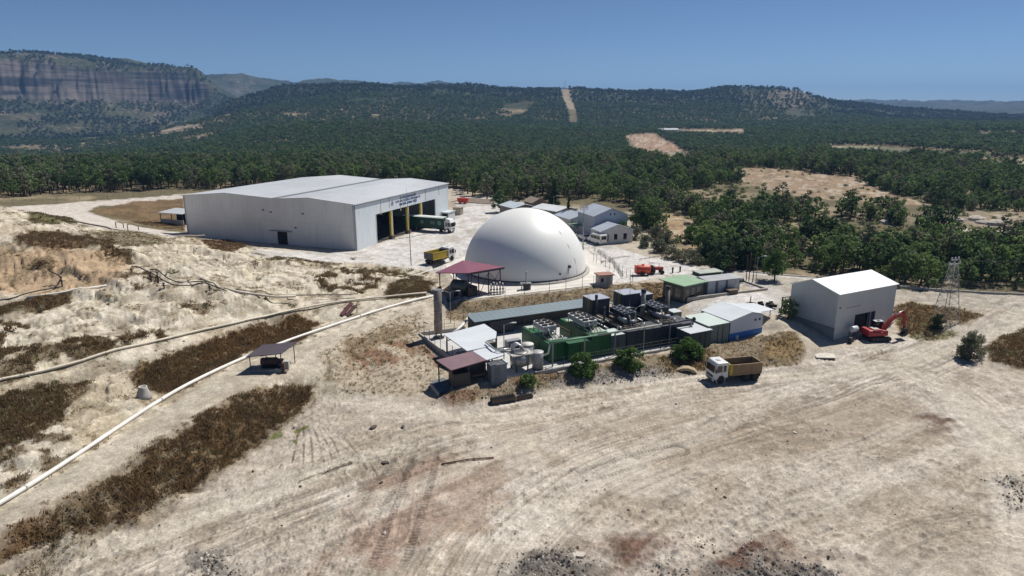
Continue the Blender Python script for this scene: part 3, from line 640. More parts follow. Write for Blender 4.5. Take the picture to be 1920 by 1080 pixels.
# ------------------------------------------------------------------ mesh building
class MB:
    def __init__(s): s.v = []; s.f = []; s.sm = []
    def add(s, vs, fs, smooth=False):
        n = len(s.v); s.v += [tuple(map(float, p)) for p in vs]; s.f += [tuple(n+i for i in f) for f in fs]; s.sm += [smooth]*len(fs); return s
    def bx(s, x0, x1, y0, y1, z0, z1):
        return s.add([(x0,y0,z0),(x1,y0,z0),(x1,y1,z0),(x0,y1,z0),(x0,y0,z1),(x1,y0,z1),(x1,y1,z1),(x0,y1,z1)],
                     [(0,3,2,1),(4,5,6,7),(0,1,5,4),(1,2,6,5),(2,3,7,6),(3,0,4,7)])
    def box(s, c, d, rz=0):
        n0 = len(s.v); s.bx(-d[0]/2, d[0]/2, -d[1]/2, d[1]/2, -d[2]/2, d[2]/2)
        k, q = math.cos(rz), math.sin(rz)
        for i in range(n0, len(s.v)):
            x, y, z = s.v[i]; s.v[i] = (c[0]+x*k-y*q, c[1]+x*q+y*k, c[2]+z)
        return s
    def prism(s, pts, d, axis='z'):       # pts: 2-D outline, d: (lo, hi) along the axis
        n = len(pts); f = {'z': lambda p, h: (p[0],p[1],h), 'y': lambda p, h: (p[0],h,p[1]), 'x': lambda p, h: (h,p[0],p[1])}[axis]
        vs = [f(p, d[0]) for p in pts]+[f(p, d[1]) for p in pts]
        fs = [tuple(range(n-1,-1,-1)), tuple(range(n, 2*n))]+[(i,(i+1)%n,n+(i+1)%n,n+i) for i in range(n)]
        return s.add(vs, fs)
    def slab(s, top, th):                 # 3-D polygon thickened downwards
        n = len(top); vs = [tuple(p) for p in top]+[(p[0],p[1],p[2]-th) for p in top]
        return s.add(vs, [tuple(range(n)), tuple(range(2*n-1,n-1,-1))]+[(i,n+i,n+(i+1)%n,(i+1)%n) for i in range(n)])
    def plate(s, pts, th):                # polygon thickened along its normal
        p = [Vector(q) for q in pts]; nrm = (p[1]-p[0]).cross(p[2]-p[0]).normalized()*th
        n = len(p); vs = [q+nrm for q in p]+[q for q in p]
        return s.add(vs, [tuple(range(n)), tuple(range(2*n-1,n-1,-1))]+[(i,n+i,n+(i+1)%n,(i+1)%n) for i in range(n)])
    def cyl(s, a, b, r0, r1=None, n=12, smooth=True, caps=True):
        r1 = r0 if r1 is None else r1; a = Vector(a); b = Vector(b); d = (b-a).normalized()
        u = d.orthogonal().normalized(); w = d.cross(u); vs = []
        for c, r in ((a,r0),(b,r1)):
            for i in range(n):
                t = 2*math.pi*i/n; vs.append(c+u*math.cos(t)*r+w*math.sin(t)*r)
        s.add(vs, [(i,(i+1)%n,n+(i+1)%n,n+i) for i in range(n)], smooth)
        if caps:
            m_ = len(s.v)-2*n; s.f += [tuple(m_+i for i in range(n-1,-1,-1)), tuple(m_+n+i for i in range(n))]; s.sm += [False]*2
        return s
    def tube(s, pts, r, n=8, closed=False):
        pts = [Vector(p) for p in pts]; rings = []; N = len(pts); u = None
        for i, p in enumerate(pts):
            d = (pts[min(i+1,N-1)]-pts[max(i-1,0)]).normalized()
            u = d.orthogonal().normalized() if u is None else (u-d*u.dot(d)).normalized()
            w = d.cross(u); q = r[i] if hasattr(r, '__len__') else r
            rings.append([p+u*math.cos(2*math.pi*k/n)*q+w*math.sin(2*math.pi*k/n)*q for k in range(n)])
        vs = [p for g in rings for p in g]; fs = []
        for i in range(N-1):
            for k in range(n): fs.append((i*n+k, i*n+(k+1)%n, (i+1)*n+(k+1)%n, (i+1)*n+k))
        fs += [tuple(range(n-1,-1,-1)), tuple((N-1)*n+k for k in range(n))]
        return s.add(vs, fs, True)
    def lathe(s, prof, n=24, c=(0,0,0), axis='z', smooth=True, caps=True):
        vs = []
        for r, h in prof:
            for k in range(n):
                t = 2*math.pi*k/n; p = (r*math.cos(t), r*math.sin(t), h)
                if axis == 'y': p = (p[0], h, p[1])
                if axis == 'x': p = (h, p[0], p[1])
                vs.append((p[0]+c[0], p[1]+c[1], p[2]+c[2]))
        fs = [(i*n+k, i*n+(k+1)%n, (i+1)*n+(k+1)%n, (i+1)*n+k) for i in range(len(prof)-1) for k in range(n)]
        s.add(vs, fs, smooth)
        if not caps: return s
        m_ = len(s.v)-len(vs)
        s.f += [tuple(m_+k for k in range(n-1,-1,-1)), tuple(m_+(len(prof)-1)*n+k for k in range(n))]; s.sm += [False]*2
        return s
    def mesh(s, name, material):
        me = bpy.data.meshes.new(name); me.from_pydata(s.v, [], s.f)
        for p, q in zip(me.polygons, s.sm): p.use_smooth = q
        for m_ in (material if isinstance(material, (list, tuple)) else [material]): me.materials.append(m_)
        me.update(); return me
    def obj(s, name, material, parent=None, bevel=0):
        o = bpy.data.objects.new(name, s.mesh(name, material)); COL.objects.link(o)
        if parent: o.parent = parent
        if bevel:
            b = o.modifiers.new('bevel', 'BEVEL'); b.width = bevel; b.segments = 2; b.limit_method = 'ANGLE'
        return o
def tag(o, label, cat, group=None, kind=None):
    if label: o['label'] = label
    if cat: o['category'] = cat
    if group: o['group'] = group
    if kind: o['kind'] = kind
    return o
def thing(name, label, cat, loc=(0,0,0), rz=0.0, group=None):
    o = bpy.data.objects.new(name, None); COL.objects.link(o); o.empty_display_size = .3
    o.location = loc; o.rotation_euler = (0,0,rz)
    return tag(o, label, cat, group)
KIDS = {}
def children(o): return [c for c in COL.objects if c.parent == o]
def dup(o, parent=None, loc=None, rz=None, label=None):
    c = o.copy(); COL.objects.link(c)
    if parent: c.parent = parent
    if loc is not None: c.location = loc
    if rz is not None: c.rotation_euler = (0,0,rz)
    if label: c['label'] = label
    for k in (o.children): dup(k, c)
    return c
def vec(p): return Vector((float(p[0]), float(p[1]), float(p[2])))

# base materials
White = mat('white_sheet', S(206,210,212,.88), .45, 0, .05, .3, grime=.22, dirt=S(150,140,125))
HallWall = mat('hall_wall_sheet', S(216,216,214,.95), .5, 0, .06, .15, ribs=('X',.5), rib_d=.02, grime=.45, dirt=S(150,142,132))
HallDoor = mat('hall_door_sheet', S(214,222,226,.97), .45, 0, .05, .15, ribs=('Y',.5), rib_d=.02, grime=.45, dirt=S(160,146,130))
RoofGrey = mat('roof_sheet', S(200,203,205,.86), .5, .05, .10, .06, ribs=('Y',1.0), rib_d=.03, grime=.7, dirt=S(140,134,128))
RoofWhite = mat('roof_white', S(214,219,222,.88), .45, 0, .05, .3, ribs=('Y',.9), rib_d=.02)
Dark = mat('dark_void', (.006,.006,.007), .8)
Steel = mat('galvanised', S(150,152,154,.9), .45, .5, .12, 3)
SteelDark = mat('dark_steel', S(60,60,62), .5, .4, .2, 3)
Rust = mat('rusty_steel', S(96,72,60), .8, .2, .3, 4)
Yellow = mat('yellow_paint', S(180,160,74), .6, 0, .15, 1.2, grime=.5)
Concrete = mat('concrete', S(178,174,166,.85), .9, 0, .12, .8, grime=.3, dirt=S(110,102,92))
ConcreteDark = mat('concrete_dark', S(128,124,118,.8), .9, 0, .15, .8)
Maroon = mat('maroon_sheet', S(140,84,98,.9), .5, .05, .10, .5, ribs=('Y',.4), rib_d=.02)
MaroonGrey = mat('faded_maroon_sheet', S(134,108,112,.9), .5, .05, .10, .5, ribs=('Y',.4), rib_d=.02)
Green = mat('green_container', S(10,84,42), .45, .1, .14, .8, ribs=('Y',.28), rib_d=.05)
GreenX = mat('green_container_end', S(10,82,40), .45, .1, .14, .8, ribs=('X',.28), rib_d=.05)
Navy = mat('dark_container', S(40,48,56), .5, .1, .14, .8, ribs=('Y',.28), rib_d=.05)
NavyX = mat('dark_container_end', S(34,40,50), .5, .1, .14, .8, ribs=('X',.28), rib_d=.05)
PipeWhite = mat('white_pipe', S(226,222,214,.95), .45, 0, .08, .5, grime=.3, dirt=S(165,150,130))
PipeBlack = mat('black_pipe', S(38,36,36), .6, 0, .2, 1)
Rubber = mat('tyre_rubber', S(42,40,39), .9, 0, .3, 4)
Glass = mat('dark_glass', (.012,.014,.017), .08, 0, .1, 1, spec=.8)
Chrome = mat('light_metal', S(190,190,190), .35, .6, .08, 2)
GreyPaint = mat('grey_paint', S(150,154,158,.9), .5, .1, .08, 1)
Bark = mat('bark', S(84,70,58,.8), .95, 0, .3, 3)
Wire = mat('fence_wire', S(96,96,94), .6, .3, .1, 2)
# ------------------------------------------------------------------ big waste hall
def text_mesh(name, body, size, material, parent, loc, rot, extrude=.01):
    cu = bpy.data.curves.new(name, 'FONT'); cu.body = body; cu.size = size; cu.extrude = extrude; cu.align_x = 'CENTER'; cu.align_y = 'CENTER'; cu.offset = size*.02
    o = bpy.data.objects.new(name+'_curve', cu); COL.objects.link(o)
    dg = bpy.context.evaluated_depsgraph_get(); me = bpy.data.meshes.new_from_object(o.evaluated_get(dg))
    bpy.data.objects.remove(o); me.materials.clear(); me.materials.append(material)
    r = bpy.data.objects.new(name, me); COL.objects.link(r); r.parent = parent; r.location = loc; r.rotation_euler = rot
    return r

HL = thing('industrial_hall', 'huge white sheet-metal hall with two low gables and a row of tall truck bays', 'hall', (-36.17,155.98,3.5), rad(-21.3))
W_, D_, E_ = 51.5, 48.0, 10.7
prof = [(-W_,0),(0,0),(0,E_),(-12.6,E_+1.0),(-22.2,E_+.35),(-37.6,E_+1.05),(-W_,E_-.15)]
fw = MB()
fw.prism([(-W_,-1.2),(-22.6,-1.2),(-22.6,3.1),(-19.6,3.1),(-19.6,-1.2),(0,-1.2)]+prof[2:], (0,.3), 'y')
fw.obj('front_wall', HallWall, HL)
MB().prism(prof, (D_-.3,D_), 'y').obj('back_wall', HallWall, HL)
MB().bx(-W_,-W_+.3,.3,D_-.3,-1.2,E_-.2).obj('side_wall', HallWall, HL)
dw = MB(); ya, yb, oh = 8.9, 39.8, 7.2
dw.bx(-.3,0,.3,ya,-1.2,E_-.02); dw.bx(-.3,0,yb,D_-.3,-1.2,E_-.02); dw.bx(-.3,0,ya,yb,oh,E_-.02)
dw.obj('door_wall', HallDoor, HL)
rf = MB()
top = [(-W_-.35,E_-.1),(-37.6,E_+1.15),(-22.2,E_+.45),(-12.6,E_+1.1),(.35,E_+.1)]
rf.prism(top+[(x,z-.18) for x,z in reversed(top)], (-.3,D_+.3), 'y')
rf.obj('roof', RoofGrey, HL)
MB().prism([(-23.1,E_+.5),(-22.2,E_+.47),(-21.3,E_+.53),(-21.3,E_+.56),(-22.2,E_+.50),(-23.1,E_+.53)], (-.2,D_+.2), 'y').obj('roof_gutter', mat('gutter_grey', S(112,114,116), .6), HL)
MB().bx(.0,.08,-.05,D_+.1,E_-.28,E_+.02).obj('eave_trim', mat('trim_grey', S(120,122,126), .5), HL)
for y in (16.1, 24.3, 31.6):
    c = MB().bx(-.55,-.05,y-.35,y+.35,0,oh).obj('bay_column', Yellow, HL)
    MB().bx(-.5,-.1,y+.352,y+.62,0.6,oh).obj('column_lining', White, c)
    MB().bx(-.8,.35,y-.7,y+.7,0,.9).obj('column_guard', mat('soiled_concrete', S(92,82,74), .9), c)
MB().bx(-.34,.04,ya-.25,ya+.02,0,oh).obj('door_jamb', White, HL)
for y in (12,20.5,28,36): MB().bx(-7.6,-7.2,y-.2,y+.2,0,oh+1.5).obj('inner_column', mat('ochre_steel', S(120,104,50), .6), HL)
MB().bx(-W_+.5,-.35,.5,D_-.5,.01,.06).obj('hall_floor', mat('dark_grey_floor', S(70,66,62), .9, 0, .3, .4), HL)  # inner floor slab in mottled dark grey
wp = MB()
for k in range(9): wp.lathe([(2.4,0),(1.9,.8),(1.0,1.7),(.1,2.2)], 9, (-14+random.uniform(-3,3), 5+k*4.6, 0))
tag(wp.obj('waste_heap', mat('waste', S(62,54,46), .95, 0, .5, 2)), 'dark heap of waste lying inside the hall bays', 'waste heap').matrix_world = HL.matrix_basis
MB().bx(-24.4,-18.0,-.75,0,3.25,3.38).obj('door_canopy', GreyPaint, HL)
sd_ = MB().bx(-22.55,-19.65,.12,.2,-.8,3.05).obj('side_door', Dark, HL)
for x, z in ((-26.5,8.0),(-24.2,7.6),(-14.8,7.7),(-17.2,4.2)): MB().bx(x,x+.55,-.12,0,z,z+.3).obj('wall_lamp', SteelDark, HL)
dp = mat('downpipe_grey', S(176,178,180,.9), .5)
for x in (-51.2,-.4): MB().cyl((x,-.09,-.8),(x,-.09,E_-.2),.07,.07,6).obj('downpipe', dp, HL)
for z in (5.6,): MB().bx(-W_,-22.7,-.012,-.002,z,z+.04).bx(-19.5,-.1,-.012,-.002,z,z+.04).obj('sheet_joint', mat('joint_grey', S(186,188,190,.9), .6), HL)
MB().bx(-.12,.02,-.04,.28,-.5,E_-.3).obj('corner_trim', mat('trim_grey', S(120,122,126), .5), HL)
for y in (11,15,20.5,28,34,42): MB().bx(.003,.02,y,y+.35,8.0-(y%3)*.6,10.4).obj('rust_streak', mat('rust_streak', S(176,166,150,.9), .7), HL)
Blue = mat('sign_blue', S(34,52,120,.9), .6)
rx = (rad(90), 0, rad(90))
yc = 24.6
for i, (t, z, sz) in enumerate((('T.C. BÜYÜKŞEHİR BELEDİYESİ', 9.75, .62), ('KATI ATIK DÜZENLİ DEPOLAMA VE', 9.0, .80), ('MEKANİK AYIRMA TESİSİ', 8.15, .80))):
    text_mesh('sign_lettering', t, sz, Blue, HL, (.03, yc, z), rx)
MB().lathe([(.62,0),(.62,.04),(.42,.04),(.42,0)], 20, (.0,16.6,8.9), 'x').obj('emblem', mat('sign_pale_blue', S(150,166,190,.9), .6), HL)
MB().prism([(-.3,-.2),(.3,-.2),(0,.35)], (.0,.05), 'x').obj('emblem_mark', mat('sign_pale_blue', S(150,166,190,.9), .6), HL).location = (.02,16.6,8.9)
# booth at the far corner of the bays
B = thing('gate_booth', 'small white booth with a black door at the far end of the hall bays', 'booth', HL.matrix_basis @ Vector((.05,43.2,0)), rad(-21.3))
MB().bx(0,2.3,0,4.2,-.3,2.9).obj('wall', White, B); MB().bx(.25,2.05,-.05,-.002,0,2.6).obj('door', Dark, B); MB().bx(-.0,2.5,-.2,4.4,2.9,3.02).obj('roof', White, B)

def polyroof(name, label, cat, pts, th, material): pass

# lean-to behind the hall's left wall
LT = thing('lean_to_shed', 'low dark shed with a grey flat roof against the left end of the white hall', 'shed', (*un(330,421)[:2], gh(*un(330,421)[:2])), rad(-21.3))
MB().plate([(-6,-.4,3.0),(3.0,-.4,3.0),(3.0,6,3.4),(-6,6,3.4)], .15).obj('roof', RoofGrey, LT)
MB().bx(-5.6,2.8,0,.2,-1,1.3).obj('low_wall', Concrete, LT); MB().bx(-5.6,2.8,5.6,5.8,-1,3.2).obj('back_wall', Dark, LT)
for x in (-5.6,-1.5,2.6): MB().bx(x,x+.15,0.02,.17,1.3,3.0).obj('post', SteelDark, LT)

# ------------------------------------------------------------------ gas holder dome
DM = thing('gas_holder_dome', 'huge smooth white membrane dome of the biogas holder on its round plinth', 'dome', (2.65,137.2,3.5))
R0, zc = 12.5, .12
dprof = [(R0*math.cos(t), zc+R0*math.sin(t)) for t in np.linspace(-.01, math.pi/2-.002, 48)]
memb = MB().lathe(dprof, 128).obj('membrane', None or mat('membrane', S(232,231,226,.96), .45, 0, .025, .12, grime=.10, dirt=S(185,180,170)), DM)
MB().lathe([(12.42,-.4),(13.3,-.4),(13.3,.34),(12.52,.34)], 128).obj('plinth', Concrete, DM)
MB().lathe([(12.5,.12),(12.62,.12),(12.62,.30),(12.5,.30)], 96, (0,0,.24)).obj('clamp_ring', SteelDark, DM)
dp_ = MB().prism(DPV, (2.3,3.52), 'z').obj('dome_pavement', mat('pale_concrete', S(212,207,198,.9), .9, 0, .1, .4, grime=.2, dirt=S(150,145,135))); dp_['kind'] = 'structure'
def dpt(px, py):       # point of the dome surface seen at a picture position
    o = np.array([0,0,CAMH]); d = ray(px,py); d = d/np.linalg.norm(d); c = np.array([2.65,137.2,3.5+zc]); oc = o-c
    b = oc@d; q = b*b-(oc@oc-R0*R0)
    t = -b-math.sqrt(max(q,0)); return o+d*t-np.array([2.65,137.2,3.5])
def dome_line(pts, r, name, m_):
    ps = []
    for p in pts:
        q = dpt(*p); n = (q-np.array([0,0,zc])); n /= np.linalg.norm(n); ps.append(q+n*r*.6)
    return MB().tube(ps, r, 6).obj(name, m_, DM)
dome_line([(1014,400),(1030,412),(1050,436),(1066,462),(1078,488),(1082,512)], .045, 'seam_rope', mat('rope_grey', S(150,150,148), .8))
q = dpt(1067,500); n = Vector(q)-Vector((0,0,zc)); n.normalize(); q = Vector(q)
MB().cyl(q-n*.1, q+n*.28, .34, .30, 14).obj('vent_port', SteelDark, DM)
MB().tube([q+n*.1-Vector((0,0,.3)), Vector(dpt(1066,507))+n*.02, Vector(dpt(1065,515))+n*.02], .05, 6).obj('drip_hose', SteelDark, DM)
q = Vector(dpt(1050,514)); MB().cyl(q-n*.1, q+n*.12, .2, .2, 12).obj('sight_glass', Dark, DM)
def wpos(px, py): g = un(px, py); return (g[0], g[1], g[2])
BW = thing('dome_blower', 'inflation blower with a tall vent pipe on the concrete in front of the dome', 'blower', (*gz(987,543,3.5)[:2], 3.5), rad(10))
MB().bx(-.55,.55,-.45,.45,0,1.1).obj('blower_box', SteelDark, BW); MB().tube([(0,.2,1.1),(0,.2,3.1),(.05,0,3.35)], .13, 8).obj('vent_pipe', Steel, BW)
MB().bx(-1.1,.9,-.3,.6,1.11,1.25).obj('cover_plate', Chrome, BW)
for x in (-.9,.7): MB().bx(x,x+.1,-.2,.5,0,1.1).obj('leg', Steel, BW)

# gate hut right of the dome
HU = thing('concrete_hut', 'tiny white hut with a reddish flat roof at the right of the dome', 'hut', (*gz(1136,534,3.5)[:2], 3.4), rad(15))
MB().bx(-1.35,1.35,0,1.9,-.3,1.9).obj('wall', mat('hut_render', S(190,186,178,.9), .9, 0, .1, 1, grime=.3), HU)
MB().bx(-1.6,1.6,-.3,2.2,1.9,2.08).obj('roof', mat('tile_red', S(150,110,98), .8), HU)
MB().bx(-1.0,-.5,-.03,-.004,.7,1.4).obj('window', Dark, HU)
MB().bx(.1,.8,-.03,-.004,0,1.6).obj('door', GreyPaint, HU)

# ------------------------------------------------------------------ maroon canopy by the dome
MC = thing('maroon_canopy', 'tall open shelter with a maroon sheet roof standing left of the dome', 'canopy', (-7.6,119.8,3.2), rad(42))
k42 = rad(-42)
def loc42(p): x, y = p[0]+7.6, p[1]-119.8; return (x*math.cos(k42)-y*math.sin(k42), x*math.sin(k42)+y*math.cos(k42), p[2]-3.2)
cr_ = [loc42(p) for p in (gz(877,512,8.3),gz(945.5,500.5,8.0),gz(868,488,7.5),gz(817,511,7.0))]
MB().slab(cr_, .14).obj('roof', Maroon, MC)
MB().plate([(cr_[0][0],cr_[0][1]-.06,cr_[0][2]-.35),(cr_[1][0],cr_[1][1]-.06,cr_[1][2]-.35),(cr_[1][0],cr_[1][1]-.06,cr_[1][2]-.16),(cr_[0][0],cr_[0][1]-.06,cr_[0][2]-.16)], .05).obj('fascia', SteelDark, MC)
PostM = mat('maroon_steel', S(74,44,48), .6, .2, .15, 2)
lo = lambda t, s: [cr_[0][i]+(cr_[1][i]-cr_[0][i])*t+(cr_[3][i]-cr_[0][i])*s for i in range(3)]
for t, s in ((.06,.05),(.33,.05),(.6,.05),(.93,.05),(.06,.5),(.06,.95),(.5,.95),(.93,.95)):
    p = lo(t, s); MB().bx(p[0]-.07,p[0]+.07,p[1]-.07,p[1]+.07,-1.4,p[2]-.14).obj('post', PostM, MC)
a = lo(.93,.05); b = lo(.6,.05)
for A_, B_ in (((a[0],a[1],4.4),(b[0],b[1],.4)),((a[0],a[1],1.6),(b[0],b[1],4.3)),((lo(.33,.05)[0],lo(.33,.05)[1],.3),(b[0],b[1],4.2))):
    MB().tube([A_,B_], .05, 6).obj('brace', PostM, MC)
for s in (.05,.5,.95):
    p, q = lo(.02,s), lo(.97,s); MB().tube([(p[0],p[1],p[2]-.22),(q[0],q[1],q[2]-.22)], .07, 6).obj('rafter', PostM, MC)
DR = thing('flue_drum', 'big dark drum lying under the front edge of the maroon canopy', 'drum', (-9.3,116.9,5.4), rad(-30))
MB().lathe([(.02,-1.5),(.7,-1.45),(1.0,-1.2),(1.05,1.2),(.7,1.45),(.02,1.5)], 22, (0,0,0), 'x').obj('drum_shell', mat('drum_paint', S(62,74,72), .4, .2, .2, 1), DR)
for x in (-.8,.8): MB().bx(x-.1,x+.1,-.6,.6,-2.9,-.9).obj('cradle', SteelDark, DR)
MB().cyl((-1.7,0,0),(-1.45,0,0),.45,.45,14).obj('end_flange', SteelDark, DR)
MX = thing('compressor_cabinet', 'black compressor cabinet under the maroon canopy', 'cabinet', (-7.4,117.0,2.6), rad(40))
MB().bx(-1.0,1.0,-.8,.8,-.5,2.6).obj('housing', mat('black_housing', S(34,34,38), .5), MX, .04); MB().bx(-.7,.7,-.84,-.802,.8,2.1).obj('louvre', SteelDark, MX); MB().cyl((0,0,2.6),(0,0,3.1),.25,.25,12).obj('outlet', Steel, MX)
MV = thing('valve_manifold', 'row of grey upright gas pipes with valves beside the dome canopy', 'manifold', (*gz(932,553,3.4)[:2], 3.3), rad(15))
for i in range(5):
    x = -1.1+i*.55; MB().tube([(x,0,-.2),(x,0,1.9+.25*(i%2)),(x,.35,2.2+.25*(i%2))], .11, 8).obj('riser', Steel, MV)
    MB().lathe([(.22,0),(.22,.12)], 12, (x,0,1.1)).obj('flange', SteelDark, MV)
MB().tube([(-1.4,.35,.5),(1.5,.35,.5)], .12, 8).obj('header', Steel, MV); MB().tube([(-1.4,-.3,.15),(1.5,-.3,.15)], .10, 8).obj('lower_header', Chrome, MV)
BS = thing('basin_wall', 'dark concrete basin wall below the maroon canopy', 'basin', (*gz(852,570,2.4)[:2], 2.2), rad(12))
MB().bx(-2.6,2.6,0,.3,-1.2,1.2).obj('front_wall', mat('slate_concrete', S(62,68,74), .8, 0, .2, .8), BS); MB().bx(-2.6,-2.3,.3,4.5,-1.2,1.2).obj('left_wall', ConcreteDark, BS); MB().bx(2.3,2.6,.3,4.5,-1.2,1.2).obj('right_wall', ConcreteDark, BS)
MB().bx(-2.3,2.3,.3,4.5,-.2,.3).obj('basin_floor', mat('wet_slab', S(40,44,50), .4), BS)

# ------------------------------------------------------------------ grey workshop on the right
GB = thing('grey_workshop', 'grey sheet-metal workshop with a white gable roof and a dark open door', 'workshop', (50.0,100.6,.8), rad(27.5))
GW = mat('workshop_sheet', S(198,200,200,.88), .5, 0, .05, .3, ribs=('X',.6), rib_d=.02, grime=.12); GWY = mat('workshop_sheet_end', S(192,196,196,.85), .5, 0, .05, .3, ribs=('Y',.6), rib_d=.02, grime=.12)
L2, W2, H2 = 14.0, 8.8, 7.35; rd = 4.9
f = MB(); d0, d1, dh = 4.5, 9.5, 3.5
f.bx(0,d0,0,.2,-.5,H2); f.bx(d1,L2,0,.2,-.5,H2); f.bx(d0,d1,0,.2,dh,H2); f.obj('front_wall', GW, GB)
MB().prism([(0.2,-.5),(W2,-.5),(W2,H2-.3),(rd,H2+1.2),(.2,H2+.06)], (0,.2), 'x').obj('gable_wall', GWY, GB)
MB().prism([(0.2,-.5),(W2,-.5),(W2,H2-.3),(rd,H2+1.2),(.2,H2+.06)], (L2-.2,L2), 'x').obj('gable_wall', GWY, GB)
MB().bx(.2,L2-.2,W2-.2,W2,-.5,H2-.35).obj('back_wall', GW, GB)
MB().plate([(-.15,-.25,H2-.02),(L2+.15,-.25,H2-.02),(L2+.15,rd,H2+1.27),(-.15,rd,H2+1.27)], .12).obj('roof_slope', mat('workshop_roof', S(232,234,236,.95), .4, 0, .04, .4, ribs=('X',.9), rib_d=.03), GB)
MB().plate([(-.15,rd+.002,H2+1.27),(L2+.15,rd+.002,H2+1.27),(L2+.15,W2+.25,H2-.35),(-.15,W2+.25,H2-.35)], .12).obj('roof_slope', RoofWhite, GB)
MB().bx(-.06,-.002,-.06,W2,1.75,1.95).obj('plinth_trim', mat('workshop_trim', S(120,122,124), .6), GB)
MB().bx(-.05,-.004,.0,W2,-.5,1.74).obj('plinth', mat('block_plinth', S(150,150,148,.8), .9), GB)
MB().bx(d0+.05,d0+3.4,.5,.55,0,dh).obj('door_leaf', Dark, GB)
MB().bx(d1-1.5,d1-.1,.3,.38,0,dh).obj('door_leaf', mat('navy_door', S(32,40,70), .5), GB); MB().bx(d1-1.0,d1-.85,.2,.29,0,dh).obj('door_post', GreyPaint, GB)
MB().bx(.3,L2-.3,.6,W2-.3,.0,.05).obj('floor', mat('oily_floor', S(40,38,36), .9), GB)
MB().bx(2.0,5.5,-.02,-.002,4.9,4.96).obj('sheet_joint', SteelDark, GB)
MB().bx(.55,.75,-.08,0,5.0,5.25).obj('wall_lamp', SteelDark, GB)
AN = thing('workshop_annex', 'low dark annex with a light flat roof behind the grey workshop', 'annex', GB.matrix_basis @ Vector((L2+.3,5.0,1.7)), rad(27.5))
MB().bx(0,3.6,0,4,-.8,4.6).obj('wall', mat('annex_wall', S(84,88,98), .6), AN); MB().bx(-.2,3.9,-.3,4.3,4.6,4.75).obj('roof', RoofGrey, AN); MB().bx(.6,1.6,-.03,-.003,0,2.1).obj('door', Dark, AN)
FT = thing('fuel_tank', 'white fuel tank on a steel stand at the front corner of the grey workshop', 'tank', GB.matrix_basis @ Vector((2.9,-1.2,-.05)), rad(27.5))
MB().lathe([(.05,-.9),(.55,-.8),(.62,-.7),(.62,.7),(.55,.8),(.05,.9)], 16, (0,0,2.35), 'x').obj('tank_shell', White, FT); FT.scale = (.78,.78,.78)
for x in (-.6,.6):
    for y in (-.45,.45): MB().bx(x-.05,x+.05,y-.05,y+.05,0,2.15).obj('leg', SteelDark, FT)
MB().bx(-.7,.7,-.5,.5,1.95,2.05).obj('stand', SteelDark, FT); MB().tube([(.5,0,2.0),(.5,-.1,.6)], .06).obj('hose', PipeBlack, FT)
for i, (x, y, s) in enumerate(((1.3,-2.0,1.0),(4.0,-1.7,.8))):
    t = MB().lathe([(.28*s,0),(.3*s,.4*s),(.3*s,.85*s),(.28*s,.9*s)], 12).obj('oil_drum', SteelDark); t.location = GB.matrix_basis @ Vector((x,y,-.05))
    tag(t, ('dark oil drum below the white fuel tank','small dark drum near the workshop door')[i], 'drum')

# ------------------------------------------------------------------ white and blue cabin, grey containers
CB = thing('white_blue_cabin', 'white cabin with a blue painted base and a low white gable roof', 'cabin', (33.25,99.2,1.7), rad(27))
cw = mat('cabin_white', S(206,212,222,.92), .6, 0, .05, .5); cb = mat('cabin_blue', S(40,104,176), .6, 0, .06, .8)
MB().prism([(0,-.8),(6.9,-.8),(6.9,2.75),(4.2,3.45),(0,2.6)], (0,.2), 'y').obj('gable_wall', cw, CB)
MB().bx(0,.2,.2,6.2,-.8,2.6).obj('side_wall', cw, CB); MB().bx(6.7,6.9,.2,6.2,-.8,2.75).obj('side_wall', cw, CB); MB().bx(.2,6.7,6.0,6.2,-.8,2.6).obj('back_wall', cw, CB)
MB().bx(-.02,6.92,-.025,-.002,-.8,.62).obj('blue_base', cb, CB)
MB().plate([(-.15,-.25,2.66),(4.2,-.25,3.52),(4.2,6.4,3.52),(-.15,6.4,2.66)], .1).obj('roof_slope', RoofWhite, CB)
MB().plate([(4.202,-.25,3.52),(7.0,-.25,2.86),(7.0,6.4,2.86),(4.202,6.4,3.52)], .1).obj('roof_slope', RoofWhite, CB)
MB().plate([(7.0,.9,2.83),(11.6,2.0,2.3),(11.6,6.4,2.3),(7.0,6.4,2.83)], .08).obj('awning', RoofWhite, CB)
for y in (2.6,6.1): MB().bx(11.3,11.4,y,y+.1,-.6,2.3).obj('awning_post', Steel, CB)
for x in (5.1,6.0): MB().bx(x,x+.35,-.04,-.003,2.0,2.3).obj('vent', Dark, CB)
MB().bx(6.95,7.1,2,3,-.2,2).obj('door', Dark, CB)
MB().bx(-.12,-.002,-.1,6.2,-.8,2.72).obj('dark_joint', SteelDark, CB)
MB().bx(1.3,1.7,-.3,-.05,-.7,.2).obj('gas_bottle', White, CB)
pale = mat('pale_green_roof', S(196,208,200,.9), .5, 0, .05, .5); gcont = mat('grey_green_container', S(124,134,128,.85), .55, .1, .08, .6, ribs=('X',.3), rib_d=.04)
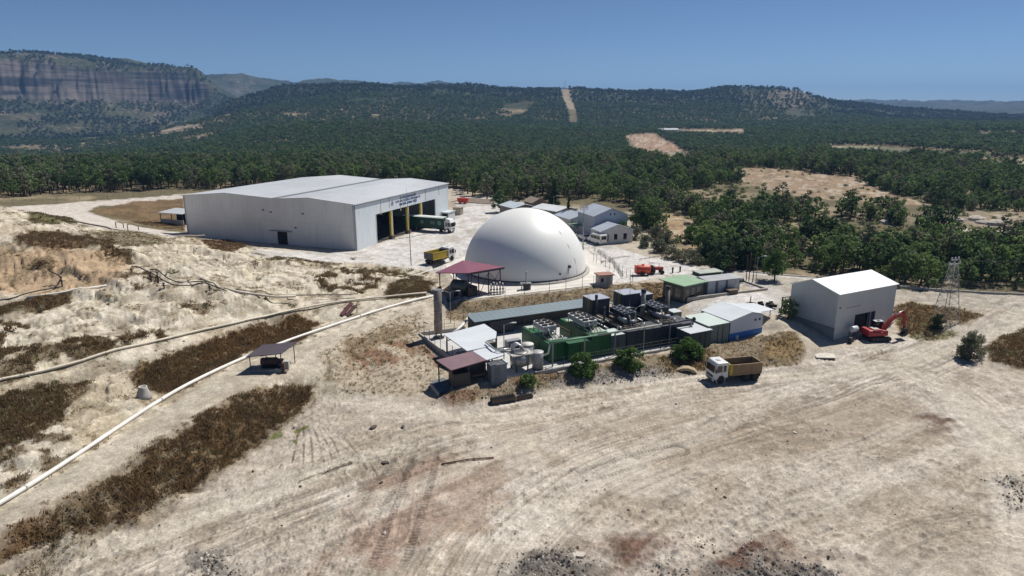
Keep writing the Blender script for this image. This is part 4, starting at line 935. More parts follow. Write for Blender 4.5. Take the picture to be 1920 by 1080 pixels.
for i, (x0, x1, y0, z1, rm, wm, lb) in enumerate(((-4.4,-.2,-.1,2.5,pale,gcont,'grey green container with a pale roof beside the white blue cabin'),(-8.6,-4.5,-.9,2.2,White,mat('dim_container', S(70,78,76), .6, .1, .1, .6, ribs=('X',.3)),'dark container with a white roof nearest the gas engine row'))):
    o = thing('container', lb, 'container', CB.matrix_basis @ Vector((0,0,0)), rad(27))
    MB().bx(x0,x1,y0,y0+5.2,-.8,z1).obj('body', wm, o); MB().plate([(x0-.1,y0-.15,z1+.03),(x1+.1,y0-.15,z1+.03),(x1+.1,y0+5.35,z1+.1),(x0-.1,y0+5.35,z1+.1)], .08).obj('roof', rm, o)
    MB().bx(x0+1.9,x0+1.98,y0-.04,y0-.003,-.4,z1-.2).obj('door_seam', Dark, o); MB().bx(x0+2.9,x0+2.98,y0-.04,y0-.003,-.4,z1-.2).obj('door_seam', Dark, o)

# ------------------------------------------------------------------ green roofed plant room and long store
GR = thing('green_roof_shed', 'dark glazed plant room under a square pale green roof', 'shed', (29.75,114.2,3.15), rad(37))
MB().bx(0,5.4,0,4.6,-.8,2.75).obj('wall', mat('dark_green_wall', S(30,46,42), .35, 0, .2, 1), GR)
MB().slab([(-.5,-.5,2.95),(6.0,-.5,2.85),(6.0,5.2,3.0),(-.5,5.2,3.1)], .16).obj('roof', mat('green_roof', S(142,172,138,.85), .6, 0, .08, .4), GR)
for x in (.5,2.0,3.6): MB().bx(x,x+1.0,-.03,-.003,.6,2.1).obj('window', Glass, GR)
for y in (.6,2.4): MB().bx(-.03,-.003,y,y+1.2,.5,2.2).obj('window', Glass, GR)
LS = thing('long_store', 'long low store with pale doors and a grey flat roof beside the green roofed shed', 'store', (34.9,118.2,3.3), rad(21))
MB().bx(0,7.2,0,2.4,-.6,2.45).obj('wall', mat('store_wall', S(92,98,108), .7), LS); MB().slab([(-.2,-.5,2.6),(7.6,-.5,2.6),(7.6,2.7,2.75),(-.2,2.7,2.75)], .14).obj('roof', mat('store_roof', S(168,170,172,.85), .6, 0, .1, .5), LS)
for x in (.2,2.4,4.5,6.0): MB().bx(x,x+(1.6 if x < 5 else 1.0),-.05,-.003,0,2.3).obj('door', mat('pale_door', S(176,184,192,.9), .5), LS)
BK = thing('back_store', 'dark back store with a pale stepped roof behind the long store', 'store', (31.4,122.9,3.4), rad(21))
MB().bx(0,4.0,0,2.2,-.6,1.55).obj('low_block', mat('green_grey_wall', S(66,80,74), .8), BK); MB().slab([(-.2,-.3,1.7),(4.0,-.3,1.7),(4.0,2.4,1.75),(-.2,2.4,1.75)], .12).obj('roof', mat('lichen_roof', S(172,178,166,.85), .8, 0, .1, .5), BK)
MB().bx(4.02,9.0,0,2.2,-.6,2.2).obj('tall_block', mat('green_grey_wall', S(66,80,74), .8), BK); MB().slab([(4.02,-.3,2.35),(9.3,-.3,2.35),(9.3,2.5,2.4),(4.02,2.5,2.4)], .12).obj('roof', mat('lichen_roof', S(172,178,166,.85), .8), BK)
CW = thing('courtyard_wall', 'low concrete wall around the sunken weedy court beside the long store', 'wall', (30.6,114.6,3.2), rad(21.5))
MB().bx(0,17.6,0,.3,-1,.55).obj('front_wall', Concrete, CW); MB().bx(17.3,17.6,.3,6.4,-1,.55).obj('end_wall', Concrete, CW); MB().bx(9.5,17.3,6.1,6.4,-1,.9).obj('back_wall', ConcreteDark, CW)
MB().bx(9.6,17.3,.3,6.1,-.4,.12).obj('weedy_floor', mat('weeds', S(52,66,44), .95, 0, .4, 2), CW)

# ------------------------------------------------------------------ office blocks
def office(name, label, loc, rz, w, d, h, rise, wallm, roofm, wins=(), ov=.35):
    o = thing(name, label, 'building', loc, rad(rz))
    MB().prism([(0,-.6),(w,-.6),(w,h),(w/2,h+rise),(0,h)], (0,.2), 'y').obj('gable_wall', wallm, o)
    MB().prism([(0,-.6),(w,-.6),(w,h),(w/2,h+rise),(0,h)], (d-.2,d), 'y').obj('gable_wall', wallm, o)
    MB().bx(0,.2,.2,d-.2,-.6,h).obj('side_wall', wallm, o); MB().bx(w-.2,w,.2,d-.2,-.6,h).obj('side_wall', wallm, o)
    sl = rise/(w/2)
    MB().plate([(-ov,-ov,h-ov*sl+.05),(w/2,-ov,h+rise+.05),(w/2,d+ov,h+rise+.05),(-ov,d+ov,h-ov*sl+.05)], .12).obj('roof_slope', roofm, o)
    MB().plate([(w/2+.002,-ov,h+rise+.05),(w+ov,-ov,h-ov*sl+.05),(w+ov,d+ov,h-ov*sl+.05),(w/2+.002,d+ov,h+rise+.05)], .12).obj('roof_slope', roofm, o)
    for side, u, z, ww, hh in wins:
        m_ = MB().bx(u,u+ww,-.05,-.003,z,z+hh) if side == 'f' else MB().bx(-.05,-.003,u,u+ww,z,z+hh)
        m_.obj('window', Glass, o)
    return o
ob = mat('office_blue_wall', S(174,182,194,.85), .6, 0, .05, .5); ow = mat('office_white_wall', S(200,202,202,.9), .7, 0, .06, .5)
oroof = mat('office_roof', S(186,194,204,.82), .45, .05, .08, .2, ribs=('Y',.9), rib_d=.03); oroofw = mat('office_roof_pale', S(214,218,220,.9), .5, 0, .08, .3, ribs=('X',.9), rib_d=.03)
office('low_office', 'low white office with a row of windows beside the parked minibus', (21.6,163.5,3.5), 20, 8.8, 5.6, 3.1, 1.4, ow, oroof, [('s',.5+i*1.2,.7,.7,1.5) for i in range(4)]+[('f',1.2,.8,.9,1.5),('f',3.6,.8,.9,1.5),('f',6.2,.8,.9,1.5)])
office('tall_office', 'tall pale blue office block with a wide gable and grey roof', (20.6,169.6,3.5), 20, 9.4, 9.5, 5.9, 1.7, ob, oroof, [('f',4.4,5.9,.25,.5),('f',5.6,5.9,.25,.5)])
office('side_office', 'white office wing with a grey roof left of the tall blue block', (15.4,179,3.5), 24, 8.2, 8.5, 3.6, 1.1, ow, oroof, [('f',2,1,1.3,1.3),('f',5,1,1.3,1.3),('s',2,1,1,1.3)])
office('square_office', 'square office with a bright pale roof left of the slim cypress', (12.9,195.4,3.5), 40, 8.4, 10.4, 3.2, .8, mat('office_grey_wall', S(150,150,146,.8), .8, 0, .1, .5), oroofw, [('f',1.2+i*1.9,.8,.8,1.6) for i in range(4)]+[('s',1+i*2.2,.8,.9,1.5) for i in range(4)])
office('pale_store', 'small store with a pale blue roof behind the top of the dome', (.6,202.5,3.5), 30, 7.4, 8.6, 3.1, .9, mat('store_grey_wall', S(132,126,120,.8), .9, 0, .1, .5), mat('store_pale_roof', S(196,206,212,.85), .5, 0, .06, .3, ribs=('X',.9)), [('f',2,.8,1.2,1.2)])
office('tiled_hut', 'small brown roofed hut half hidden among trees behind the pale store', (6.5,216,3.6), 25, 5, 6, 2.8, 1.2, mat('hut_brown_wall', S(110,98,84), .9), mat('hut_brown_roof', S(140,126,112), .8))
CP_ = thing('green_carport', 'flat pale green carport roof between the slim cypress and the offices', 'carport', (15.9,174.5,3.5), rad(20))
MB().slab([(0,0,2.6),(4.6,0,2.6),(4.6,4,2.7),(0,4,2.7)], .1).obj('roof', mat('carport_roof', S(120,146,120,.9), .6), CP_)
for x in (.1,4.4):
    for y in (.1,3.8): MB().bx(x,x+.1,y,y+.1,0,2.5).obj('post', Steel, CP_)
# skip, wall and box beyond the hall
SK = thing('red_skip', 'red skip standing on the white yard beyond the far corner of the hall', 'skip', (*gz(868,381,3.6)[:2], 3.6), rad(-15))
MB().prism([(-2.2,.5),(2.2,.5),(2.7,2.5),(-2.7,2.5)], (-1.1,1.1), 'y').obj('body', mat('skip_red', S(190,62,48), .6, 0, .15, 1), SK); MB().tube([(-2.8,0,1.2),(-5.5,0,.6)], .15).obj('drawbar', SteelDark, SK)
for x in (-1.2,1.2): MB().cyl((x,-1.05,.5),(x,1.05,.5),.5,.5,14).obj('wheel', Rubber, SK)
SK.scale = (.72,.72,.72)
SH = MB(); SH.plate([(-6,0,0),(6,0,0),(6,2.2,1.3),(-6,2.2,1.3)], .15); SH.bx(-5.8,5.8,1.9,2.1,-.5,1.1)
t = tag(SH.obj('earth_bunker', mat('bunker_tan', S(150,136,120), .9)), 'long tan sloping cover beside the red skip', 'cover'); p = gz(893,381,3.6); t.location = vec(p); t.rotation_euler = (0,0,rad(-22))
BB = MB().bx(-1.3,1.3,-1,1,0,2.2).bx(-1.45,1.45,-1.15,1.15,2.202,2.32); t = tag(BB.obj('beige_box_hut', mat('beige_board', S(168,158,144,.8), .8, 0, .1, 1)), 'small beige box hut behind the gate booth', 'hut'); t.location = vec(gz(859,402,3.5)); t.rotation_euler = (0,0,rad(-21))
# ------------------------------------------------------------------ gas engine compound (local frame u along the front, v to the back)
CRZ = math.atan2(.42, .9075); CP0 = Vector((4.04,86.43,1.5)); CM = Matrix.Translation(CP0) @ Matrix.Rotation(CRZ, 4, 'Z')
def cw_(u, v, z=1.5): p = CM @ Vector((u, v, 0)); return (p.x, p.y, z)
def cthing(name, label, cat, u, v, z=1.5, group=None, rz=0): return thing(name, label, cat, cw_(u,v,z), CRZ+rz, group)
padm = mat('compound_slab', S(204,202,198,.85), .9, 0, .1, .35, grime=.25, dirt=S(120,114,106))
pd = MB().prism([(-10.6,20.4),(-9.2,4.5),(-5.6,-.2),(26.8,-.2),(26.8,20.4)], (-1.1,0), 'z').obj('compound_pavement', padm); pd.location = CP0; pd.rotation_euler = (0,0,CRZ); pd['kind'] = 'structure'
KB = cthing('kerb', 'white concrete kerb along the front of the gas engine compound', 'kerb', 0,0)
MB().bx(-1.2,26.8,-.5,-.21,-1.2,.10).obj('upper_kerb', Concrete, KB); MB().bx(2,26.8,-1.1,-.51,-1.3,-.30).obj('lower_kerb', Concrete, KB)
PW = cthing('compound_wall', 'low concrete wall with fence posts around the tall flare stack', 'wall', 0,0)
def wall_seg(a, b, z0, z1, th=.22):
    a = Vector((a[0],a[1],0)); b = Vector((b[0],b[1],0)); d = (b-a).normalized(); n = Vector((-d.y,d.x,0))*th/2
    m_ = MB(); m_.prism([(p.x,p.y) for p in (a-n,b-n,b+n,a+n)], (z0,z1), 'z'); return m_
wall_seg((-10.8,20.6),(-9.4,4.3),-1.4,.55).obj('left_wall', Concrete, PW); wall_seg((-10.7,20.75),(-3.2,20.4),-1.2,.55).obj('back_wall', Concrete, PW)
for t in np.linspace(0,1,9):
    u, v = -10.8+1.4*t, 20.6-16.3*t; MB().cyl((u,v,.55),(u,v,2.3),.04,.04,6).obj('fence_post', Wire, PW)
for t in np.linspace(0.1,1,5):
    u, v = -10.7+7.4*t, 20.7; MB().cyl((u,v,.55),(u,v,2.3),.04,.04,6).obj('fence_post', Wire, PW)
m_ = MB()
for z in (.9,1.3,1.7,2.1): m_.tube([(-10.8,20.6,z),(-9.4,4.3,z)], .012, 4); m_.tube([(-10.7,20.7,z),(-3.3,20.7,z)], .012, 4)
m_.obj('fence_wire', Wire, PW)
# flare stack
ST = cthing('flare_stack', 'tall grey cylindrical flare stack on short legs', 'stack', -8.3,18.6)
stm = mat('weathered_stainless', S(138,128,120,.85), .5, .25, .12, .8, grime=.4, dirt=S(70,62,56))
MB().lathe([(.62,.8),(.62,7.7),(.56,7.72),(.56,7.0)], 24).obj('shell', stm, ST)
for z in (2.6,4.2,6.0,7.6): MB().lathe([(.66,z),(.66,z+.1)], 24).obj('band', Steel, ST)
for k in range(4): a = k*1.571+.6; MB().cyl((.55*math.cos(a),.55*math.sin(a),0),(.55*math.cos(a),.55*math.sin(a),.9),.06,.06,6).obj('leg', SteelDark, ST)
MB().lathe([(.9,0),(.9,.12)], 20).obj('base_ring', SteelDark, ST)
# white shed roof (L shape) on posts
WS = cthing('white_roof_shed', 'open shed with a wide L-shaped white flat roof', 'shed', 0,0)
def cl(px, py, z): p = CM.inverted() @ Vector(gz(px,py,z)); return (p.x, p.y, p.z)
wsp = [cl(876,658,4.2),cl(922,648,4.2),cl(911,639,4.2),cl(930,634,4.25),cl(931,622,4.3),cl(908,607,4.3),cl(832,627,4.2)]
MB().slab(wsp, .14).obj('roof', RoofWhite, WS)
for p in wsp[:2]+wsp[3:]:
    x, y = p[0]*.94-.2, p[1]*.94+.5; MB().bx(x-.08,x+.08,y-.08,y+.08,0,p[2]-.14).obj('post', SteelDark, WS)
MB().bx(-8.6,-5.0,6.2,8.0,0,1.1).obj('blower_skid', SteelDark, WS); MB().tube([(-8.8,9.5,.6),(-6,9.5,.6),(-6,7,.9),(-3,7,.9)], .18).obj('suction_pipe', Steel, WS); MB().cyl((-7.4,7.1,1.1),(-7.4,7.1,2.0),.5,.5,14).obj('blower_casing', GreyPaint, WS)
# maroon / white front canopy with cabin
FC = cthing('front_canopy', 'open shelter roofed half in faded maroon and half in white sheet', 'canopy', 0,0)
q = [cl(818,675,4.0),cl(846,694,4.0),cl(912,675,4.05),cl(886,658,4.05)]
MB().slab(q, .12).obj('maroon_roof', MaroonGrey, FC)
q2 = [cl(912.6,675,4.06),cl(947,665,4.1),cl(919,649,4.1),cl(886.6,658,4.06)]
MB().slab(q2, .12).obj('white_roof', RoofWhite, FC)
for i, (t, s) in enumerate(((.04,.05),(.04,.95),(.5,.05),(.97,.05),(.97,.95),(.5,.95))):
    x = q[1][0]+(q[2][0]-q[1][0])*t+(q[0][0]-q[1][0])*s; y = q[1][1]+(q[2][1]-q[1][1])*t+(q[0][1]-q[1][1])*s
    MB().bx(x-.07,x+.07,y-.07,y+.07,-1.3,q[0][2]-.12).obj('post', PostM, FC)
bk = mat('charcoal_panel', S(58,60,64), .7)
x0, y0 = q[1][0]+.6, q[1][1]+2.6
MB().bx(x0,x0+5.2,y0,y0+.2,-.9,2.3).obj('back_panel', bk, FC); MB().bx(x0,x0+2.2,y0-1.9,y0-.01,-.9,1.5).obj('pump_housing', SteelDark, FC)
MB().tube([(x0+2.6,y0-1.2,.6),(x0+4.8,y0-1.2,.6),(x0+4.8,y0-.2,1.6)], .15).obj('pipe', Rust, FC)
fs = MB().slab([cl(822,737.5,.95),cl(851,728,.95),cl(846,702,.95),cl(806,717,.95)], .5).obj('floor_slab', mat('dark_slab', S(92,98,104), .8), FC)  # concrete slab, its colour darkened for the shade at the canopy
a, b = Vector(cl(806,717,1.05)), Vector(cl(822,737.5,1.05)); MB().prism([(a.x,a.y),(b.x,b.y),(b.x+.2,b.y+.05),(a.x+.2,a.y+.05)], (a.z-.6,a.z+.02), 'z').obj('slab_kerb', Concrete, FC)
CN = cthing('grey_cabin', 'small plain grey cabin beside the front canopy', 'cabin', -7.7,-.3)
MB().bx(0,2.2,-.4,1.2,-.8,2.0).obj('wall', mat('slate_cabin', S(128,134,142,.8), .6, 0, .06, .6), CN); MB().slab([(-.1,-.5,2.12),(2.3,-.5,2.12),(2.3,1.3,2.15),(-.1,1.3,2.15)], .1).obj('roof', mat('slate_cabin_roof', S(86,88,92), .6), CN)
MB().bx(2.1,2.32,-.45,1.3,2.152,2.25).obj('roof_edge', White, CN); MB().bx(.4,1.2,-.43,-.403,-.2,1.75).obj('door', mat('slate_door', S(110,116,124,.8), .6), CN)
# scrubber, tanks
SC = cthing('gas_scrubber', 'round steel gas scrubber under a square top plate with bent pipes', 'scrubber', -2.6,1.6)
sm_ = mat('brushed_vessel', S(168,166,164,.8), .35, .45, .12, 1, grime=.3)
MB().lathe([(.3,.55),(1.15,.75),(1.3,1.1),(1.3,2.35)], 28).obj('vessel', sm_, SC); MB().bx(-1.6,1.6,-1.3,1.4,2.36,2.5).obj('top_plate', mat('pale_plate', S(196,192,186,.9), .5, .2, .1, 1), SC)
MB().lathe([(1.2,2.51),(1.2,2.6),(1.05,2.66),(.02,2.7)], 24).obj('manhole_cover', sm_, SC)
for k in range(4): a = .785+k*1.571; MB().bx(1.2*math.cos(a)-.08,1.2*math.cos(a)+.08,1.2*math.sin(a)-.08,1.2*math.sin(a)+.08,0,2.36).obj('leg', SteelDark, SC)
for i, y in enumerate((-.3,.1,.5)): MB().tube([(-.9,y+.3,2.7),(-.8,y+.3,3.4),(-.2,y+.2,3.6),(.3,y,3.3),(.5,y,2.7)], .14, 8).obj('bent_pipe', Chrome, SC)
MB().tube([(-.9,.3,3.0),(-2.8,.6,3.0),(-3.2,1.4,3.0),(-3.2,4.2,3.0)], .13, 8).obj('gas_line', Chrome, SC); MB().tube([(-3.0,1.4,2.75),(-1.6,.2,2.75)], .08).obj('gas_line', Steel, SC)
for y in (-1.25,1.35): MB().tube([(-1.5,y,2.5),(-1.5,y,3.3),(1.5,y,3.3),(1.5,y,2.5)], .03, 5).obj('handrail', Steel, SC)
T1 = cthing('water_tank', 'pale upright cylinder tank beside the gas scrubber', 'tank', -.25,.75)
MB().lathe([(.76,0),(.76,2.45),(.70,2.5),(.02,2.62)], 28).obj('shell', mat('tank_pale', S(176,174,174,.85), .5, .1, .06, .8), T1); MB().lathe([(.79,2.38),(.79,2.47)], 28).obj('rim', White, T1); MB().lathe([(.8,.05),(.8,.15)], 28).obj('base_ring', SteelDark, T1)
T2 = cthing('lidded_tank', 'grey upright tank with a pale flat lid behind the gas scrubber', 'tank', -.55,3.3)
MB().lathe([(.78,0),(.78,2.7)], 24).obj('shell', GreyPaint, T2); MB().lathe([(.86,2.7),(.86,2.8),(.02,2.86)], 24).obj('lid', mat('lid_pale', S(206,204,196,.9), .6), T2); MB().tube([(.8,0,2.4),(1.1,0,2.2),(1.1,0,.2)], .05).obj('drain_pipe', Steel, T2)
# engine containers
rustop = mat('container_top', S(176,184,172,.85), .7, 0, .15, .6, grime=.3, dirt=S(120,104,84))
def engine_box(u0, u1, v0, v1, h, side, end, topm, label, name='engine_container', cat='container', rails=True, group='gas engine containers'):
    o = cthing(name, label, cat, u0, v0, 1.5, group); w, d = u1-u0, v1-v0
    MB().bx(0,.06,.06,d-.06,.12,h).obj('side_panel', side, o); MB().bx(w-.06,w,.06,d-.06,.12,h).obj('side_panel', side, o)
    MB().bx(.0,w,.0,.06,.12,h).obj('end_panel', end, o); MB().bx(.0,w,d-.06,d,.12,h).obj('end_panel', end, o)
    MB().bx(.0,w,.0,d,h,h+.06).obj('roof', topm, o)
    fr = MB()
    for x in (-.02,w-.08):
        for y in (-.02,d-.08): fr.bx(x,x+.1,y,y+.1,0,h+.08)
    fr.bx(.08,w-.08,-.03,.0,h-.05,h+.08); fr.bx(-.03,0,.08,d-.08,h-.05,h+.08); fr.obj('corner_frame', end, o)
    MB().bx(.3,w-.3,.1,d-.1,0,.12).obj('skid', SteelDark, o)
    MB().bx(w*.5-.02,w*.5+.02,-.03,-.003,.3,h-.2).obj('door_seam', Dark, o)
    for k in (.35,.62): MB().bx(-.03,-.003,d*k,d*k+.9,.5,2.3).obj('side_door', side, o)
    return o
G1 = engine_box(2.1,4.7,1.9,10.6,2.7,Green,GreenX,Green,'green gas engine container nearest the flare stack')
engine_box(4.74,8.5,1.2,3.4,2.6,Green,GreenX,Green,'short green container between the two long green ones','control_container')
G2 = engine_box(8.54,11.7,1.2,10.6,3.1,Green,GreenX,Green,'green gas engine container next to the dark ones')
D1 = engine_box(14.4,17.6,1.1,10.6,3.0,Navy,NavyX,Navy,'dark gas engine container beside the green ones')
D2 = engine_box(20.6,24.0,1.1,10.6,3.0,Navy,NavyX,Navy,'dark gas engine container at the far right end of the row')
engine_box(17.64,20.56,1.05,4.2,2.95,Navy,NavyX,Navy,'dark container between the two long dark engine containers','control_container')
engine_box(24.04,26.3,1.05,5.0,2.9,Navy,NavyX,Navy,'dark end container beside the pale canopy roofs','control_container')
engine_box(11.76,14.36,1.3,4.2,2.7,mat('grey_switchroom', S(72,78,82), .6),mat('grey_switchroom', S(72,78,82), .6),pale,'grey switch room between green and dark containers','switch_room', 'cabin', group='switch room')
# pale roof plates, manifolds and rails on the green boxes
for i, (o, w) in enumerate(((G1,2.6),(G2,3.2))):
    zo_ = len(bpy.data.objects); before = set(o.children)
    MB().bx(.5,w-.1,1.2,3.2,3.07,3.14).obj('roof_plate', rustop, o)
    MB().bx(.3,w-.2,7.4,8.5,3.07,3.12).obj('roof_plate', rustop, o)
    for k in range(4): MB().tube([(.7+k*.5,1.3,3.2),(.7+k*.5,1.6,3.55),(.7+k*.5,2.8,3.55),(.7+k*.5,3.1,3.2)], .05, 6).obj('handrail', SteelDark, o)
    MB().cyl((1.1,2.2,3.1),(1.1,2.2,4.1),.22,.22,12).obj('flue_stub', PipeBlack, o); MB().tube([(1.1,2.2,3.9),(1.8,2.6,4.1),(2.4,3.4,3.6)], .16, 8).obj('flue_bend', PipeBlack, o)
    MB().lathe([(.3,-.5),(.3,.5)], 12, (1.7,3.6,3.4), 'x').obj('expansion_tank', Chrome, o)
    MB().tube([(2.5,3.0,3.15),(2.5,3.6,3.9)], .08).obj('coolant_pipe', Chrome, o); MB().tube([(.15,.2,3.1),(.15,.2,3.5),(.15,6.5,3.5),(.15,6.5,3.1)], .05, 6).obj('gas_feed', Green, o)
    MB().bx(.2,w-.2,-.02,.4,3.07,3.13).obj('front_plate', rustop, o)
    for ch in set(o.children)-before: ch.location.z = (-.3 if i == 0 else .1)
brown = mat('brown_pipe', S(112,98,74), .6, .2, .2, 1)
for o in (D1, D2):
    for k in range(6): MB().tube([(.3+k*.52,.5,3.2+.1*(k%2)),(.3+k*.52,7.2,3.2+.1*(k%2))], .09, 6).obj('roof_pipe', brown if k % 2 else SteelDark, o)
    for k in range(4): MB().bx(.1,3.1,1+k*1.7,1.12+k*1.7,3.07,3.14).obj('pipe_bearer', SteelDark, o)
    MB().lathe([(.35,-.9),(.42,-.7),(.42,.7),(.35,.9)], 14, (1.4,3.4,3.75), 'y').obj('silencer', Steel, o); MB().lathe([(.28,-.5),(.28,.5)], 12, (2.5,2.4,3.6), 'x').obj('heat_exchanger', GreyPaint, o)
    MB().bx(.6,1.5,5.0,5.9,3.07,3.8).obj('junction_box', mat('box_brown', S(120,104,80), .7), o)
    MB().tube([(0,.1,3.1),(0,.1,3.9),(3.1,.1,3.9),(3.1,.1,3.1)], .03, 5).obj('handrail', Rust, o)
# rooftop silencer housings
def housing(u, v, w, d, h, label):
    o = cthing('silencer_housing', label, 'housing', u, v, 1.5, 'silencer housings')
    MB().bx(0,w,0,d,0,h).obj('wall', Navy, o); MB().bx(-.06,w+.06,-.06,d+.06,h,h+.08).obj('roof', mat('housing_roof', S(170,174,186,.88), .5, 0, .06, .5), o)
    MB().bx(.4,w-.4,-.04,-.003,h-2.2,h-.5).obj('louvre', mat('louvre_blue', S(52,58,72), .6), o)
    return o
h1 = housing(13.0,8.6,3.1,2.9,6.0,'dark tall housing with a pale roof next to the green containers')
housing(18.8,8.8,3.1,2.9,6.1,'tallest dark pale-roofed housing behind the round grey exhaust'); housing(21.95,9.0,2.5,2.8,5.6,'lower dark pale-roofed housing at the right end of the row')
# table coolers with fans
def cooler(u, v, w, d, nx_, ny_, z, lightc, label):
    o = cthing('dry_cooler', label, 'cooler', u, v, 4.56, 'table coolers with fans on the engine containers')
    m1 = mat('cooler_light', S(206,206,204,.9), .5, .1, .06, .8) if lightc else mat('cooler_dark', S(96,102,112), .5, .2, .12, 1)
    t = MB().bx(0,w,0,d,z,z+.75).obj('coil_box', m1, o); 
    MB().bx(.06,w-.06,-.02,-.003,z+.1,z+.62).obj('coil_face', GreyPaint if lightc else SteelDark, o); MB().bx(-.02,-.003,.06,d-.06,z+.1,z+.62).obj('coil_face', GreyPaint if lightc else SteelDark, o)
    for x in (.02,w-.12):
        for y in (.02,d/2,d-.12): MB().bx(x,x+.1,y,y+.1,0,z).obj('leg', Steel, o)
    r = min(w/nx_, d/ny_)*.40
    for i in range(nx_):
        for j in range(ny_):
            c = ((i+.5)*w/nx_, (j+.5)*d/ny_, z+.75)
            f_ = MB().lathe([(r,.002),(r,.16),(r*.9,.16),(r*.9,.02)], 16, c).obj('fan', m1 if not lightc else SteelDark, o)
            MB().lathe([(r*.88,.03),(r*.88,.05)], 14, c).obj('fan_blades', Dark, f_)
    for y in (.3,.7): MB().tube([(w*.3,-.05,z+y*.6),(w*.3,-.4,z+y*.6),(w*.4,-.6,.3)], .07, 6).obj('coolant_pipe', Chrome, o)
cooler(2.35,4.2,2.1,3.2,2,3,.75,True,'white table cooler with six fans on the green container nearest the flare stack')
cooler(8.75,3.8,2.2,4.8,2,4,.75,True,'long white table cooler with eight fans on the second long green container')
cooler(16.0,4.4,2.2,4.0,2,4,.9,False,'dark table cooler in front of the housing next to the green containers')
cooler(22.0,4.6,2.2,4.0,2,4,.9,False,'dark table cooler at the right end of the container row')
# exhaust stacks
def exhaust(u, v, z0, z1, r, m_, label):
    o = cthing('exhaust_stack', label, 'exhaust', u, v, z0, 'exhaust stacks of the gas engines'); h = z1-z0
    MB().lathe([(r,0),(r,h-.5)], 16).obj('pipe', m_, o); MB().lathe([(r*1.15,h-.5),(r*1.15,h),(r*.8,h),(r*.8,h-.4)], 16).obj('cap', PipeBlack, o); MB().lathe([(r*1.25,h*.35),(r*1.25,h*.35+.1)], 16).obj('clamp', SteelDark, o)
p = cw_(20.9,6.6); exhaust(20.9,6.6,4.5,z_at(p[0],p[1],542),.36,mat('exhaust_grey', S(150,144,140,.85), .5, .2, .1, 1, grime=.3),'round grey exhaust in front of the tallest dark housing')
p = cw_(26.9,8.4); exhaust(26.9,8.4,1.5,z_at(p[0],p[1],536),.36,mat('exhaust_stained', S(132,124,112,.85), .6, .2, .2, 1, grime=.6),'stained round exhaust at the right end of the compound')
exhaust(13.3,8.0,4.5,8.5,.2,PipeBlack,'thin black exhaust beside the dark housing next to the green containers')
exhaust(13.0,5.2,4.2,7.4,.16,SteelDark,'thin dark exhaust pipe on the switch room')
# gas header pipe on stands
HP = cthing('gas_header', 'long pale gas header pipe on stands along the front of the containers', 'pipe', 0,0)
MB().tube([(1.4,.5,3.5),(9,.54,3.53)], .13, 10).obj('green_pipe', mat('pale_green_pipe', S(110,140,118,.9), .5), HP); MB().tube([(9.01,.54,3.53),(20,.6,3.6)], .14, 10).obj('pipe', mat('header_grey', S(176,172,164,.85), .5, 0, .1, 1, grime=.4), HP); MB().tube([(20.01,.6,3.6),(26.0,.7,3.6)], .15, 10).obj('end_pipe', SteelDark, HP); MB().lathe([(.3,-.1),(.3,.1)], 12, (26.05,.7,3.6), 'x').obj('end_flange', SteelDark, HP)
for u in (1.9,6.9,11.9,16.9,21.5,25.4): MB().bx(u-.08,u+.08,.42,.58,0,3.4).obj('stand', Steel, HP)
for u in (3.5,8.4,13.0,17,19.5,22.5): MB().tube([(u,.55,3.7),(u,.8,4.1),(u,1.4,4.1),(u,1.6,3.6)], .07, 6).obj('branch', Chrome, HP)
# railing along the front
FR = cthing('front_railing', 'thin steel railing with posts along the front kerb of the compound', 'fence', 0,0)
for u in np.arange(-.4,26.6,1.8): MB().cyl((u,-.3,.1),(u,-.3,1.5),.03,.03,6).obj('post', Wire, FR)
m_ = MB(); [m_.tube([(-.4,-.3,z),(26.5,-.3,z)], .018, 5) for z in (.5,.95,1.45)]; m_.obj('rail', Wire, FR)
# long grey roof along the back
LR = cthing('long_grey_roof', 'long narrow grey-blue shelter roof along the back of the compound', 'shelter', 0,0)
MB().plate([(-3.4,15.9,2.55),(21.5,15.9,2.55),(21.5,19.5,2.85),(-3.4,19.5,2.85)], .1).obj('roof', mat('slate_roof', S(128,142,148,.85), .5, .05, .05, .3, ribs=('X',.9), rib_d=.02), LR)
for u in np.arange(-3,21.6,4.1): MB().bx(u-.06,u+.06,16.1,16.22,0,2.5).obj('post', SteelDark, LR)
MB().bx(-3.2,21.3,19.2,19.35,-.3,2.6).obj('back_wall', ConcreteDark, LR); MB().bx(-.5,3.5,16.6,18.6,0,2.1).obj('stored_box', bk, LR)
BD = cthing('service_box', 'tall grey-green service box with a pale top beside the stained exhaust', 'box', 28.2,8.2)
MB().bx(0,1.6,0,1.8,-.2,2.2).obj('body', gcont, BD); MB().bx(-.08,1.68,-.08,1.88,2.2,2.28).obj('roof', White, BD); MB().bx(-.03,-.003,.2,1.6,0,2.0).obj('door', Dark, BD)
